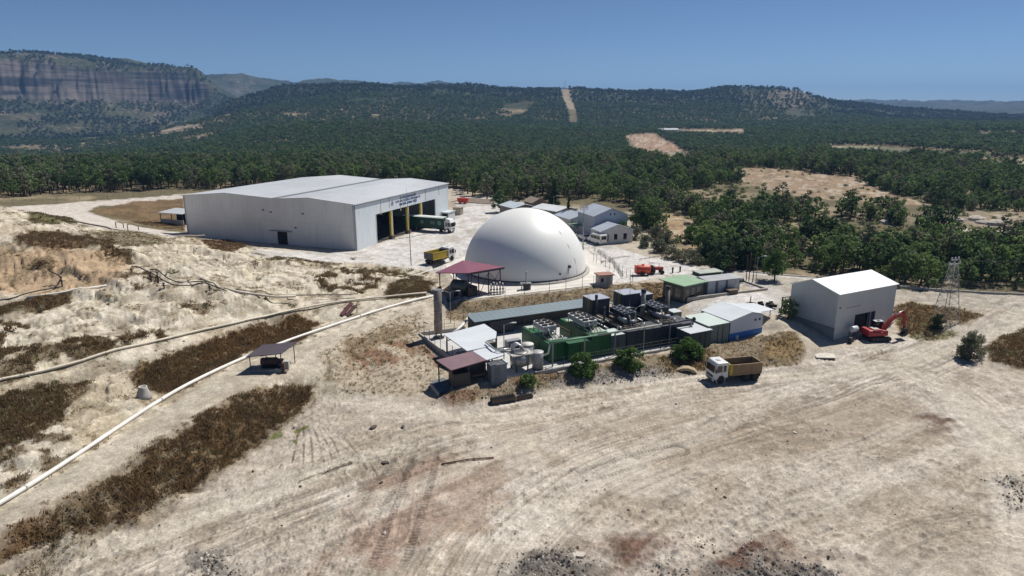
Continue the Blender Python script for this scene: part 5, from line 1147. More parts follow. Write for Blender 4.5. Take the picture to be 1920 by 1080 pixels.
# lamp posts and lightning mast of the compound
def lamp(name, label, loc, h, arms=1, rz=0.0, m_=None, r=.06):
    o = thing(name, label, 'lamp post', loc, rz, 'lamp posts of the plant'); m_ = m_ or Steel
    MB().cyl((0,0,-.3),(0,0,h),r*1.3,r*.8,8).obj('pole', m_, o)
    for k in range(arms):
        sx = 1 if k == 0 else -1
        MB().tube([(0,0,h-.1),(sx*.7,0,h+.15),(sx*1.1,0,h+.2)], r*.6, 6).obj('arm', m_, o); MB().box((sx*1.35,0,h+.2),(.6,.26,.12)).obj('lamp_head', White, o)
    return o
def top_at(px, py_base, z0, py_top): g = gz(px,py_base,z0); return g, z_at(g[0],g[1],py_top)-z0
g, h = top_at(1189,640,2.2,577); lamp('lamp_post', 'twin armed lamp post in front of the dark containers', vec(g), h, 2, .5)
g, h = top_at(945,702,1.5,609); lamp('lamp_post', 'single lamp post beside the gas scrubber', vec(g), h, 1, .2)
g, h = top_at(845,602,1.8,548); lamp('lamp_post', 'twin armed lamp post behind the flare stack', vec(g), h, 2, .1)
g, h = top_at(1177,640,2.0,517); t = thing('lightning_mast', 'very thin tall lightning mast in front of the dark containers', 'mast', vec(g)); MB().cyl((0,0,-.3),(0,0,h*.6),.07,.05,8).obj('lower_pole', SteelDark, t); MB().cyl((0,0,h*.6),(0,0,h),.04,.02,6).obj('upper_pole', SteelDark, t)
g, h = top_at(771,499,3.5,350); t = thing('lightning_mast', 'tall lone mast standing on the pale yard before the hall bays', 'mast', vec(g)); MB().cyl((0,0,-.3),(-.1,0,h*.55),.09,.06,8).obj('lower_pole', SteelDark, t); MB().cyl((-.1,0,h*.55),(-.45,0,h),.05,.02,8).obj('upper_pole', SteelDark, t)
# white hose over the wall
def gpath(pts): return [(lambda g: (g[0],g[1],g[2]))(gz(*p)) for p in pts]
t = MB().tube(gpath([(881,589,3.6),(877,597,3.5),(868,609,3.2),(858,618,2.8),(846,626,2.4)]), .22, 10).obj('white_pipe', PipeWhite); tag(t, 'thick white pipe bending over the back wall onto the white shed', 'pipe')

# clutter of the compound: ladders, cable trays, pipe bridges, cabinets, back fence
def ladder(u, v, z0, z1, label, face=0):
    o = cthing('ladder', label, 'ladder', u, v, z0, None, face); h = z1-z0
    for x in (-.22,.22): MB().tube([(x,0,0),(x,0,h+.6)], .03, 5).obj('rail', Yellow, o)
    m_ = MB(); [m_.tube([(-.22,0,z),(.22,0,z)], .02, 4) for z in np.arange(.3,h,.33)]; m_.obj('rungs', Yellow, o)
ladder(12.9, 9.6, 1.6, 7.6, 'yellow ladder on the dark housing next to the green containers', 1.571)
ladder(18.7, 9.9, 1.6, 7.7, 'yellow ladder on the left side of the tallest dark housing', 1.571)
ladder(8.3, 7.2, 1.6, 4.5, 'yellow ladder on the side of the second long green container', 1.571)
PB = cthing('pipe_bridge', 'steel pipe bridge with several pipes crossing the gap between green and dark containers', 'pipe bridge', 12.2, 5.0)
for y in (0,4.4):
    for x in (.1,1.9): MB().bx(x-.05,x+.05,y-.05,y+.05,0,3.6).obj('column', SteelDark, PB)
    MB().bx(0,2.0,y-.06,y+.06,3.6,3.72).obj('beam', SteelDark, PB)
for k in range(4): MB().tube([(.3+k*.45,-.4,3.82),(.3+k*.45,4.8,3.82)], .09, 7).obj('pipe', (Chrome,Rust,PipeWhite,brown)[k], PB)
for i, (u, v, w, d, h, c) in enumerate(((6.0,5.2,1.6,.7,1.9,GreyPaint),(12.4,10.2,.9,.6,1.8,White),(-1.2,8.6,2.2,1.0,1.5,GreyPaint),(-3.6,10.2,1.2,1.2,1.1,ConcreteDark),(18.4,5.6,1.3,.8,2.0,SteelDark))):
    o = cthing('cabinet', ('grey control cabinet between the two long green containers','white cabinet behind the switch room','grey skid cabinet right of the white roofed shed','low concrete box right of the white roofed shed','dark cabinet between the two long dark containers')[i], 'cabinet', u, v)
    MB().bx(0,w,0,d,.1,h).obj('housing', c, o); MB().bx(w*.08,w*.92,-.03,-.002,.25,h-.2).obj('door', SteelDark if c != SteelDark else GreyPaint, o); MB().bx(0,w,0,d,0,.09).obj('plinth', ConcreteDark, o)
for i, (pts, r, m2, lb) in enumerate((([(-4.6,9,.5),(-1.2,9,.5),(.6,8.2,.9),(.6,2.2,.9),(1.6,1.2,1.8),(1.6,.7,3.4)], .15, Chrome, 'bright gas pipe running from the white shed to the gas header'),
    ([(5.6,11.4,.4),(5.6,11.4,2.9),(6.6,10.4,3.2),(6.6,4.4,3.2)], .12, Rust, 'rusty pipe between the two long green containers'),
    ([(12.8,3.8,3.0),(12.8,8.4,3.0),(12.8,11.6,2.0),(12.8,11.6,.2)], .12, Chrome, 'bright pipe above the switch room'),
    ([(18.6,4.5,3.1),(18.6,8.6,3.1)], .16, brown, 'brown pipe lying between the two long dark containers'),
    ([(19.4,4.5,3.1),(19.4,8.6,3.1)], .12, Chrome, 'thin bright pipe lying between the two long dark containers'),
    ([(24.4,5.4,.5),(25.8,5.4,.5),(25.8,9.2,.5),(24.3,9.2,1.6)], .18, Steel, 'grey pipe loop beside the stained exhaust'))):
    tag(MB().tube(resample_c(pts) if False else pts, r, 8).obj('yard_pipe', m2), lb, 'pipe').matrix_world = CM
BF = cthing('back_fence', 'thin post and wire fence behind the long grey shelter roof', 'fence', 0, 0)
for u in np.arange(-3.6,27.6,2.6): MB().cyl((u,20.1,-.2),(u,20.1,3.2),.035,.03,6).obj('post', Wire, BF)
m_ = MB(); [m_.tube([(-3.6,20.1,z),(27.4,20.1,z)], .013, 4) for z in (1.2,2.0,2.8,3.15)]; m_.obj('wire', Wire, BF)
SF = cthing('side_fence', 'thin post and wire fence at the right end of the compound', 'fence', 0, 0)
for v in np.arange(0,20,2.4): MB().cyl((27.3,v,-.3),(27.3,v,2.2),.035,.03,6).obj('post', Wire, SF)
m_ = MB(); [m_.tube([(27.3,-.2,z),(27.3,19.8,z)], .013, 4) for z in (.7,1.4,2.1)]; m_.obj('wire', Wire, SF)
# ------------------------------------------------------------------ vehicles
def wheel(parent, x, y, r, w, rimm=None):
    t = MB().lathe([(r*.62,-w/2),(r*.92,-w/2),(r,-w*.36),(r,w*.36),(r*.92,w/2),(r*.62,w/2)], 22, (0,0,0), 'y').obj('wheel', Rubber, parent); t.location = (x,y,r)
    MB().lathe([(.05,-w*.42),(r*.6,-w*.5),(r*.63,-w*.5),(r*.63,w*.5),(r*.6,w*.5),(.05,w*.42)], 16, (0,0,0), 'y').obj('rim', rimm or mat('rim_grey', S(120,116,110), .6, .3, .2, 2), t)
    return t
def cab(o, x0, cabm, dark=SteelDark, h=3.0):
    """cab-over lorry cab, back face at x0, nose towards +x"""
    p = lambda x, z: (x0+x, z)
    MB().prism([p(0,.85),p(.55,.85),p(.62,1.1),p(.95,1.28),p(1.3,1.15),p(1.45,.75),p(1.95,.62),p(2.02,1.5),p(1.88,h-.45),p(1.66,h-.06),p(1.5,h),p(.1,h),p(0,h-.1)], (-1.2,1.2), 'y').obj('cab', cabm, o, .05)
    MB().plate([(x0+2.03,1.08,1.62),(x0+2.03,-1.08,1.62),(x0+1.885,-1.05,h-.5),(x0+1.885,1.05,h-.5)], -.03).obj('windscreen', Glass, o)
    for s in (1,-1):
        y = s*1.203
        for u0, u1 in ((.95,1.72),(.3,.75)):
            q = [(x0+u0,y,1.68),(x0+u1,y,1.62 if u0 > .5 else 1.68),(x0+min(u1,1.62),y,h-.42),(x0+u0,y,h-.42)]
            MB().plate(q if s < 0 else q[::-1], .02).obj('side_window', Glass, o)
        MB().bx(x0+.88,x0+.91,min(y,y+s*.012),max(y,y+s*.012),.95,h-.4).obj('door_seam', dark, o)
        MB().bx(x0+1.98,x0+2.06,s*.98-.17,s*.98+.17,.85,1.05).obj('headlight', mat('lamp_glass', S(220,220,210), .2), o)
        MB().tube([(x0+1.85,s*1.2,h-.5),(x0+1.95,s*1.42,h-.6)], .03, 5).obj('mirror_arm', dark, o); MB().box((x0+1.95,s*1.42,h-1.0),(.1,.22,.62)).obj('mirror', dark, o)
        MB().lathe([(.62,-.16),(.66,-.16),(.66,.16),(.62,.16)], 18, (x0+1.0,s*1.05,.58), 'y', caps=False).obj('mudguard', cabm, o)
    MB().bx(x0+1.96,x0+2.08,-1.1,1.1,.42,.74).obj('bumper', cabm, o, .03)
    MB().bx(x0+2.015,x0+2.05,-.75,.75,.9,1.15).obj('grille', Dark, o); MB().bx(x0+2.08,x0+2.1,-.7,.7,.5,.66).obj('bumper_grille', Dark, o)
    MB().bx(x0+.7,x0+1.2,-.3,.3,h,h+.06).obj('roof_hatch', mat('hatch_grey', S(170,170,170), .5), o)
def dump_truck(label, loc, rz, bedm, headm, load=None):
    o = thing('dump_truck', label, 'truck', loc, rz, 'dump trucks'); cm = mat('truck_white', S(222,222,220,.95), .35, 0, .04, .8, grime=.25, dirt=S(170,158,140))
    cab(o, 1.35, cm)
    MB().bx(-3.2,3.2,-.45,.45,.55,.88).obj('chassis', SteelDark, o)
    bed = MB(); x0, x1, w, z0, z1 = -3.55, 1.1, 1.25, 1.15, 2.62
    bed.bx(x0,x1,-w,w,z0,z0+.1); bed.bx(x0,x1,-w,-w+.08,z0+.1,z1); bed.bx(x0,x1,w-.08,w,z0+.1,z1)
    for k in range(15):
        x = x0+.25+k*.29
        for s in (-1,1): y = s*(w+.03); bed.bx(x,x+.10,y-.03,y+.03,z0+.06,z1-.1)
    for s in (-1,1): y = s*(w+.05); bed.bx(x0,x1-.02,y-.05,y+.05,z1-.098,z1+.03); bed.bx(x0,x1-.02,y-.05,y+.05,z0-.06,z0+.058)
    bed.obj('tipper_bed', bedm, o)
    MB().bx(x1,x1+.1,-w-.05,w+.05,z0,z1+.12).bx(x1-.3,x1-.001,-w-.09,-w-.005,z0,z1+.05).bx(x1-.3,x1-.001,w+.005,w+.09,z0,z1+.05).obj('headboard', headm, o)
    MB().bx(x0-.1,x0,-w-.05,w+.05,z0,z1).obj('tailgate', bedm, o); MB().bx(x0+.02,x1-.02,-w+.1,w-.1,z0+.1,z0+.6).obj('bed_shade_fill' if not load else 'load', load or mat('bed_shade_dark', S(52,48,44), .9), o)  # dark block in the bed stands for the shade of its empty inside
    for x in (2.38,-1.55,-2.85):
        for s in (-1,1): wheel(o, x, s*(1.0 if x > 0 else .92), .53, .34 if x > 0 else .6)
    MB().cyl((.2,-.95,.75),(-.6,-.95,.75),.28,.28,12).obj('fuel_tank', Steel, o)
    for s in (-1,1): MB().bx(x0-.12,x0-.1,s*.9-.15,s*.9+.15,.8,.95).obj('tail_light', mat('tail_red', S(150,30,26), .4), o)
    MB().bx(x0-.05,x0,-1.1,1.1,.5,.95).obj('mudflap', Rubber, o)
    return o
bedbrown = mat('dusty_tipper', S(166,140,108,.8), .75, 0, .15, 1.2, grime=.5, dirt=S(96,80,66)); bedyel = mat('yellow_tipper', S(206,180,72,.9), .6, 0, .12, 1.2, grime=.5, dirt=S(150,130,90)); headyel = mat('yellow_headboard', S(196,172,40,.9), .6, 0, .1, 1.5, grime=.2)
g = un(1372,711); dump_truck('white cabbed dump truck with a dusty brown tipper driving on the open forecourt', vec(g), rad(193), bedbrown, headyel)
g = gz(826,491,3.5); t2 = dump_truck('dump truck with a yellow tipper seen from behind beside the dome', vec(g), rad(52), bedyel, mat('grey_tailgate', S(92,88,84), .7))
for c in t2.children:
    if c.name.startswith('tailgate'): c.data.materials.clear(); c.data.materials.append(mat('grey_tailgate', S(92,88,84), .7))
# articulated lorry leaving the hall
o = thing('trailer_truck', 'white cabbed lorry pulling a dark green tarpaulin trailer out of the hall bay', 'truck', vec(gz(852,436,3.5))+Vector((-1.8,.8,0)), rad(-24))
cab(o, -.35, mat('lorry_white', S(226,226,226,.95), .35, 0, .03, .8), h=3.15)
MB().prism([(-.2,3.18),(1.3,3.18),(1.0,3.55),(-.1,3.75)], (-1.05,1.05), 'y').obj('wind_deflector', mat('lorry_white', S(226,226,226), .35), o)
MB().bx(-13.2,1.2,-.5,.5,.6,.95).obj('chassis', SteelDark, o)
gt = mat('trailer_green', S(28,62,46), .5, 0, .12, .6, grime=.3, dirt=S(60,70,62))
MB().bx(-13.6,-.7,-1.27,1.27,1.1,3.75).obj('trailer_body', gt, o, .04)
MB().prism([(-1.3,3.76),(1.3,3.76),(.9,3.98),(-.9,3.98)], (-13.6,-.7), 'x').obj('tarpaulin', mat('tarp_pale', S(206,212,206,.9), .8, 0, .08, .6), o)
em = mat('faded_mark', S(120,150,136), .6)
for s in (-1,1):
    y = s*1.29; MB().lathe([(.62,-.01),(.62,.01),(.46,.01),(.46,-.01)], 20, (-1.9,y,2.45), 'y').obj('emblem', em, o); MB().lathe([(.5,-.01),(.5,.01),(.38,.01),(.38,-.01)], 20, (-7.2,y,2.45), 'y').obj('emblem', em, o)
    m_ = MB()
    for k in range(3): m_.bx(-4.6,-3.2,y-.01,y+.01,2.1+k*.3,2.22+k*.3)
    m_.obj('side_stripes', em, o); MB().bx(-4.2,-2.8,y-.05,y+.05,.75,1.05).obj('side_tank', White, o)
for x in (1.0,-1.5,-9.8,-11.1,-12.4):
    for s in (-1,1): wheel(o, x, s*1.0, .52, .36)
# minibus and car
def van(name, label, cat, loc, rz, prof, w, glass_r, side_w, wheels, pm, rear_lights):
    o = thing(name, label, cat, loc, rz)
    MB().prism(prof, (-w,w), 'y').obj('body', pm, o, .08)
    for q in glass_r: MB().plate(q, .02).obj('window', Glass, o)
    for x0, x1, z0, z1 in side_w:
        for s in (-1,1): MB().bx(x0,x1,min(s*w,s*(w+.015)),max(s*w,s*(w+.015)),z0,z1).obj('side_window', Glass, o)
    for x, r in wheels:
        for s in (-1,1): wheel(o, x, s*(w-.1), r, .22)
    for s in (-1,1): MB().bx(rear_lights[0]-.03,rear_lights[0],s*(w-.12)-.08,s*(w-.12)+.08,rear_lights[1],rear_lights[2]).obj('tail_light', mat('tail_red', S(150,30,26), .4), o)
    MB().bx(rear_lights[0]-.1,rear_lights[0],-w,w,.35,.6).obj('bumper', GreyPaint, o); MB().bx(rear_lights[0]-.04,rear_lights[0]-.005,-.26,.26,.75,.87).obj('number_plate', White, o)
    return o
vw = mat('car_white', S(226,226,224,.95), .25, 0, .02, .8)
van('minibus', 'white minibus with dark windows parked by the offices', 'minibus', vec(gz(1119,456,3.5)), rad(118),
    [(-2.9,.35),(2.5,.35),(2.75,.7),(2.7,1.15),(1.9,1.35),(1.3,2.35),(1.0,2.5),(-2.75,2.55),(-2.9,2.3)], 1.0,
    [[(-2.91,.75,1.35),(-2.91,-.75,1.35),(-2.9,-.72,2.2),(-2.9,.72,2.2)][::-1],[(1.93,-.9,1.4),(1.93,.9,1.4),(1.36,.85,2.28),(1.36,-.85,2.28)]], [(-2.6,-1.3,1.35,2.15),(-1.2,.1,1.35,2.15),(.2,1.2,1.35,2.1)], [(-1.8,.36),(1.75,.36)], vw, (-2.9,.9,1.4))
van('sedan_car', 'white sedan parked between the dome and the minibus', 'car', vec(gz(1095,449,3.5)), rad(112),
    [(-2.2,.3),(2.1,.3),(2.25,.6),(2.15,.85),(1.1,.95),(.5,1.42),(-.9,1.45),(-1.55,1.05),(-2.15,.98),(-2.25,.6)], .88,
    [[(-1.54,.7,1.08),(-1.54,-.7,1.08),(-.94,-.65,1.42),(-.94,.65,1.42)][::-1],[(1.06,-.75,.98),(1.06,.75,.98),(.54,.68,1.39),(.54,-.68,1.39)]], [(-1.0,-.25,1.0,1.35),(-.2,.5,1.0,1.35)], [(-1.35,.32),(1.4,.32)], vw, (-2.22,.65,.85))
# small tanker trailer with tractor
o = thing('tanker_trailer', 'orange-red tank trailer on the white yard right of the dome', 'trailer', vec(gz(1205,516,3.5)), rad(6))
orr = mat('orange_tank', S(206,80,52,.95), .5, 0, .08, 1)
MB().lathe([(.05,-1.5),(.75,-1.4),(.85,-1.2),(.85,1.2),(.75,1.4),(.05,1.5)], 20, (0,0,1.25), 'x').obj('tank_shell', orr, o); MB().bx(-1.2,2.2,-.3,.3,.35,.55).obj('chassis', SteelDark, o); MB().lathe([(.3,0),(.3,.2)], 12, (0,0,2.05)).obj('filler_lid', orr, o)
MB().bx(-1.5,-1.44,-.85,.85,.4,2.0).obj('rear_plate', mat('red_plate', S(170,56,44), .6), o)
for s in (-1,1): wheel(o, -.3, s*.95, .45, .3)
o = thing('farm_tractor', 'small grey and red tractor hitched to the orange tank trailer', 'tractor', vec(gz(1228,513,3.5)), rad(4))
MB().bx(-.2,1.6,-.35,.35,.8,1.4).obj('bonnet', mat('tractor_red', S(170,60,50), .5), o, .05); MB().bx(-1.1,-.2,-.7,.7,.9,1.2).obj('platform', SteelDark, o); MB().bx(-.9,-.4,-.3,.3,1.2,1.7).obj('seat', PipeBlack, o)
for s in (-1,1): wheel(o, -.9, s*.8, .75, .4, Chrome); wheel(o, 1.3, s*.7, .42, .25, Chrome)
MB().tube([(.8,.2,1.4),(.8,.2,2.1)], .05).obj('exhaust', SteelDark, o); MB().tube([(-.35,0,1.2),(-.1,0,1.7)], .03).obj('steering_column', SteelDark, o)
for s in (-1,1): MB().tube([(-1.1,s*.6,1.2),(-1.1,s*.6,2.2),(-.3,s*.6,2.2)], .04).obj('roll_bar', SteelDark, o)
# excavator
g = un(1643,636); EX = thing('crawler_excavator', 'red crawler excavator with its boom raised beside the grey workshop', 'excavator', vec(g), rad(6)); EX.scale = (.84,.84,.80)
red = mat('excavator_red', S(166,40,40,.9), .45, 0, .08, 1, grime=.3, dirt=S(110,52,44)); redf = mat('excavator_boom_red', S(166,52,48,.9), .5, 0, .1, 1)
for s in (-1,1):
    trk = MB().prism([(-1.9,.12),(-1.65,0),(1.65,0),(1.9,.12),(2.05,.45),(1.85,.78),(1.6,.85),(-1.6,.85),(-1.85,.78),(-2.05,.45)], (s*1.15-.3,s*1.15+.3), 'y').obj('crawler_track', Rubber, EX)
    for k in range(5): MB().cyl((-1.4+k*.7,s*1.15-.31,.4),(-1.4+k*.7,s*1.15+.31,.4),.25,.25,12).obj('track_roller', SteelDark, trk)
MB().bx(-1.0,1.0,-.84,.84,.35,.95).obj('undercarriage', SteelDark, EX)
MB().lathe([(.8,.95),(.8,1.1)], 20).obj('slew_ring', SteelDark, EX)
MB().prism([(-2.35,-1.1),(-2.2,-1.35),(1.0,-1.35),(1.35,-1.2),(1.35,1.35),(-2.2,1.35),(-2.35,1.1)], (1.1,1.9), 'z').obj('house', red, EX, .05)
MB().bx(-2.5,-1.6,-1.32,1.32,1.0,2.25).obj('counterweight', red, EX, .12); MB().bx(-1.55,.0,-1.2,.5,1.92,2.35).obj('engine_hood', red, EX, .05); MB().bx(-1.4,-.3,-.9,.4,2.36,2.42).obj('hood_grille', mat('hood_grey', S(176,170,168), .6), EX); MB().bx(.2,1.2,-1.3,-.5,1.92,2.15).obj('toolbox', red, EX, .03)
MB().prism([(-.2,1.92),(1.5,1.92),(1.55,2.5),(1.2,3.35),(-.2,3.4)], (.45,1.3), 'y').obj('cab', SteelDark, EX); MB().plate([(1.56,.5,2.55),(1.56,1.25,2.55),(1.23,1.25,3.28),(1.23,.5,3.28)], .02).obj('windscreen', Glass, EX); MB().bx(.0,1.0,.42,.448,2.45,3.2).obj('side_window', Glass, EX)
MB().bx(-.3,1.3,.38,1.38,3.41,3.5).obj('cab_roof', White, EX); MB().bx(.2,.8,.6,1.1,3.5,3.56).obj('roof_hatch', SteelDark, EX)
MB().prism([(.6,1.5),(1.1,1.5),(2.5,3.6),(3.2,4.35),(4.9,5.1),(4.95,5.35),(4.7,5.4),(2.9,4.85),(2.1,4.15),(.5,2.1)], (-.28,.22), 'y').obj('boom', redf, EX, .03)
MB().prism([(4.5,5.75),(4.9,5.6),(5.35,4.2),(5.3,2.3),(5.0,2.2),(4.75,4.4),(4.4,5.4)], (-.2,.14), 'y').obj('stick', redf, EX, .03)
for s in (-.42,.34): MB().cyl((1.0,s,1.7),(2.6,s,3.5),.09,.09,8).obj('boom_cylinder', Chrome, EX)
MB().cyl((2.9,-.03,4.95),(4.5,-.03,5.65),.09,.09,8).obj('stick_cylinder', Chrome, EX); MB().cyl((5.1,-.03,4.7),(5.55,-.03,2.5),.07,.07,8).obj('bucket_cylinder', Chrome, EX)
MB().prism([(4.85,2.15),(5.35,2.3),(5.75,1.6),(5.7,.95),(5.2,.55),(4.55,.5),(4.1,.9),(4.45,.95),(4.9,1.0),(5.15,1.3),(5.0,1.8)], (-.6,.55), 'y').obj('bucket', mat('bucket_steel', S(56,52,48), .6, .3, .2, 2), EX)
# ------------------------------------------------------------------ pipelines on the slope
def resample(pts, step=1.2):
    out = []; n = len(pts)
    for i in range(n-1):
        p0, p1, p2, p3 = pts[max(i-1,0)], pts[i], pts[i+1], pts[min(i+2,n-1)]
        k = max(2, int(np.linalg.norm(p2-p1)/step))
        for j in range(k):
            t = j/k; out.append(.5*((2*p1)+(-p0+p2)*t+(2*p0-5*p1+4*p2-p3)*t*t+(-p0+3*p1-3*p2+p3)*t**3))
    return out+[pts[-1]]
def ground_pipe(name, label, cat, px, r, m_, lift=0.0, wob_=.02, n=10, world=None):
    pts = resample([np.array(p, float) for p in (world or [un(*p)[:2] for p in px])])
    pa = np.array(pts); pp = np.pad(pa, ((5,5),(0,0)), 'edge'); sm = np.stack([np.convolve(pp[:,k], np.ones(11)/11, 'valid') for k in (0,1)], 1); sm[0] = pa[0]; sm[-1] = pa[-1]; pts = list(sm)
    zs = np.array([gh(p[0],p[1]) for p in pts]); zs = np.convolve(np.pad(zs, 12, 'edge'), np.ones(25)/25, 'valid'); zs = np.maximum(zs, np.array([gh(p[0],p[1]) for p in pts])-r*.5)
    P3 = [(p[0]+(vnoise(i*.23,3.1,5)-.5)*wob_*3, p[1]+(vnoise(i*.2,8.7,6)-.5)*wob_*3, z+r*.75+lift+(vnoise(i*.15,1.7,8)-.5)*wob_) for i, (p, z) in enumerate(zip(pts, zs))]
    o = MB().tube(P3, r, n).obj(name, m_); tag(o, label, cat, 'pipes laid over the hillside'); return o, P3
PipeCream = mat('dusty_white_pipe', S(206,196,176,.95), .6, 0, .12, .6, grime=.5, dirt=S(120,100,80)); PipeGrey = mat('grey_plastic_pipe', S(138,128,118,.9), .6, 0, .15, .6, grime=.4)
o, p3 = ground_pipe('gas_pipeline', 'thick white gas pipeline following the edge of the haul road up to the dome', 'pipeline', PIPES['main'], .22, PipeWhite, .05)
cl_ = MB()
for i in range(6, len(p3)-4, 14):
    d = (Vector(p3[i+1])-Vector(p3[i])).normalized(); c = Vector(p3[i]); cl_.cyl(c-d*.12, c+d*.12, .245, .245, 12)
c_ = cl_.obj('weld_collars', mat('collar_white', S(200,196,188,.9), .5), o); c_['kind'] = 'stuff'
o, p3 = ground_pipe('leachate_pipeline', 'cream coloured pipeline running along the middle terrace of the slope', 'pipeline', PIPES['mid'], .17, PipeCream, .16)
for i in range(5, len(p3)-3, 17): MB().bx(-.12,.12,-.25,.25,-.5,.0).obj('pipe_block', ConcreteDark, o).location = (p3[i][0],p3[i][1],p3[i][2]-.15)
ground_pipe('drain_pipe', 'grey brown pipe curving down from the black pipe stand to the gully', 'pipe', [(376,523),(400,536),(440,551),(480,563),(520,569),(556,571)], .2, PipeCream, .08)
ground_pipe('thin_pipe', 'thin grey pipe above the curved drain pipe', 'pipe', [(440,543),(480,548),(520,556),(570,562),(620,561),(672,558)], .11, PipeGrey, .05)
ground_pipe('loose_pipe', 'pale loose pipe lying on the left terrace', 'pipe', [(50,561),(80,555),(120,549),(160,542),(200,536)], .13, PipeWhite, .03)
ground_pipe('crest_pipeline', 'grey pipeline running along the crest of the hill to the hall corner', 'pipeline', [(135,416),(160,421),(200,427),(250,434),(300,440),(350,446),(385,449)], .18, PipeGrey, .1)
ground_pipe('supply_pipe', 'short pale pipe beside the dump truck near the dome', 'pipe', [(760,520),(790,513),(825,506)], .10, PipeWhite, .05)
def hose(label, pts, r=.09, name='black_hose'):
    ps = []
    for px, py, h in pts: g = un(px, py); ps.append(np.array([g[0], g[1], g[2]+h+r]))
    ps = resample(ps, .5); o = MB().tube([tuple(p) for p in ps], r, 7).obj(name, PipeBlack); return tag(o, label, 'hose', 'black hoses on the slope')
hose('black hose arching up to a valve stand on the left terrace', [(-20,566,.0),(20,561,0),(45,556,.25),(75,550,.35),(104,543,.3),(116,534,.9)])
hose('black hose end pointing up above the loose pale pipe', [(117,532,.9),(107,530,1.3),(97,529,1.6)])
hose('black hose climbing from the pipe stand to the upper slope', [(247,503,.2),(262,512,.9),(279,521,.9),(291,527,1.0),(310,534,.5),(330,538,.2),(360,538,.2),(380,533,.2)])
hose('black hose looping along the slope above the curved drain pipe', [(282,512,.5),(297,520,1.1),(312,527,.6),(330,530,.1),(355,531,.1),(378,531,.2),(398,539,.25),(425,549,.2)])
for i, (px, py, h) in enumerate(((117,537,1.4),(284,529,1.5),(297,531,1.7),(0,545,2.2),(308,541,.8),(393,545,.7))):
    g = un(px, py); o = thing('valve_stand', ('black valve stand at the end of the loose pale pipe','left black valve stand where hoses meet','tall black valve stand where hoses meet','black upright pipe at the left edge of the slope','low black prop under the looping hose','low black prop beside the curved drain pipe')[i], 'valve stand', vec(g), 0, 'black valve stands')
    MB().cyl((0,0,-.3),(0,0,h),.10,.10,8).obj('riser', PipeBlack, o); MB().lathe([(.2,h),(.2,h+.1)], 10).obj('flange', PipeBlack, o); MB().tube([(-.25,0,h*.6),(.25,0,h*.6)], .08).obj('valve', PipeBlack, o)
for i, (a, b) in enumerate((((218,428),(232,428)),((240,432),(260,432)))):
    g0, g1 = un(*a), un(*b); o = MB().tube([tuple(g0-[0,0,.2]), tuple(g0+[0,0,1.3]), tuple(g0*.6+g1*.4+[0,0,1.5]), tuple(g1+[0,0,1.1]), tuple(g1-[0,0,.2])], .10, 7).obj('pipe_arch', Rust); tag(o, ('rusty pipe frame on the hill crest nearer the bend of the white road','rusty bent pipe arch on the hill crest nearer the hall')[i], 'pipe')
# small maroon canopy over pumps beside the pipeline
g = un(515,692); SCN = thing('pump_canopy', 'small dark maroon flat roof on thin posts over pumps beside the white pipeline', 'canopy', (g[0]-.6,g[1]+.6,g[2]), rad(8))
MB().slab([(-2.6,-2.0,2.35),(1.8,-1.9,2.55),(3.2,1.9,2.75),(-1.3,1.8,2.55)], .1).obj('roof', mat('dark_maroon_roof', S(92,82,88,.75), .55, .05, .08, .5, ribs=('Y',.4)), SCN)
for x, y, h in ((-2.2,-1.7,2.3),(1.6,-1.6,2.45),(2.7,1.6,2.6),(-.9,1.5,2.45),(.3,1.5,2.5)): MB().bx(x-.05,x+.05,y-.05,y+.05,-.4,h-.02).obj('post', SteelDark, SCN)
MB().bx(-2.4,2.2,-1.9,1.7,-.6,.05).obj('floor_slab', ConcreteDark, SCN); MB().bx(-2.3,1.5,-1.95,-1.8,-.6,.45).obj('low_wall', mat('blue_grey_block', S(132,138,142,.8), .8), SCN); MB().bx(1.7,2.0,-1.95,-1.3,-.6,1.2).obj('pillar', Rust, SCN)  # floor slab, low wall of blue-grey block, rusty pillar
o = thing('pump_set', 'rusty horizontal pump drum under the small maroon canopy', 'pump', (g[0]-.5,g[1]+.7,g[2]+.05), rad(8))
MB().lathe([(.05,-1.5),(.5,-1.4),(.55,-1.2),(.55,.6),(.35,.8),(.35,1.4),(.05,1.5)], 16, (0,0,.75), 'x').obj('drum', Rust, o); MB().bx(-1.3,1.3,-.5,.5,0,.2).obj('skid', SteelDark, o); MB().lathe([(.6,-.1),(.6,.1)], 16, (-.6,0,.75), 'x').obj('flange', SteelDark, o)
o = MB().bx(-.35,.35,-.3,.3,0,.95).bx(-.38,.38,-.33,.33,.952,1.0).obj('control_box', mat('control_box_pale', S(190,186,178,.9), .6)); o.location = (g[0]+1.5,g[1]+.3,g[2]+.05); tag(o, 'pale control box under the right end of the small maroon canopy', 'box')
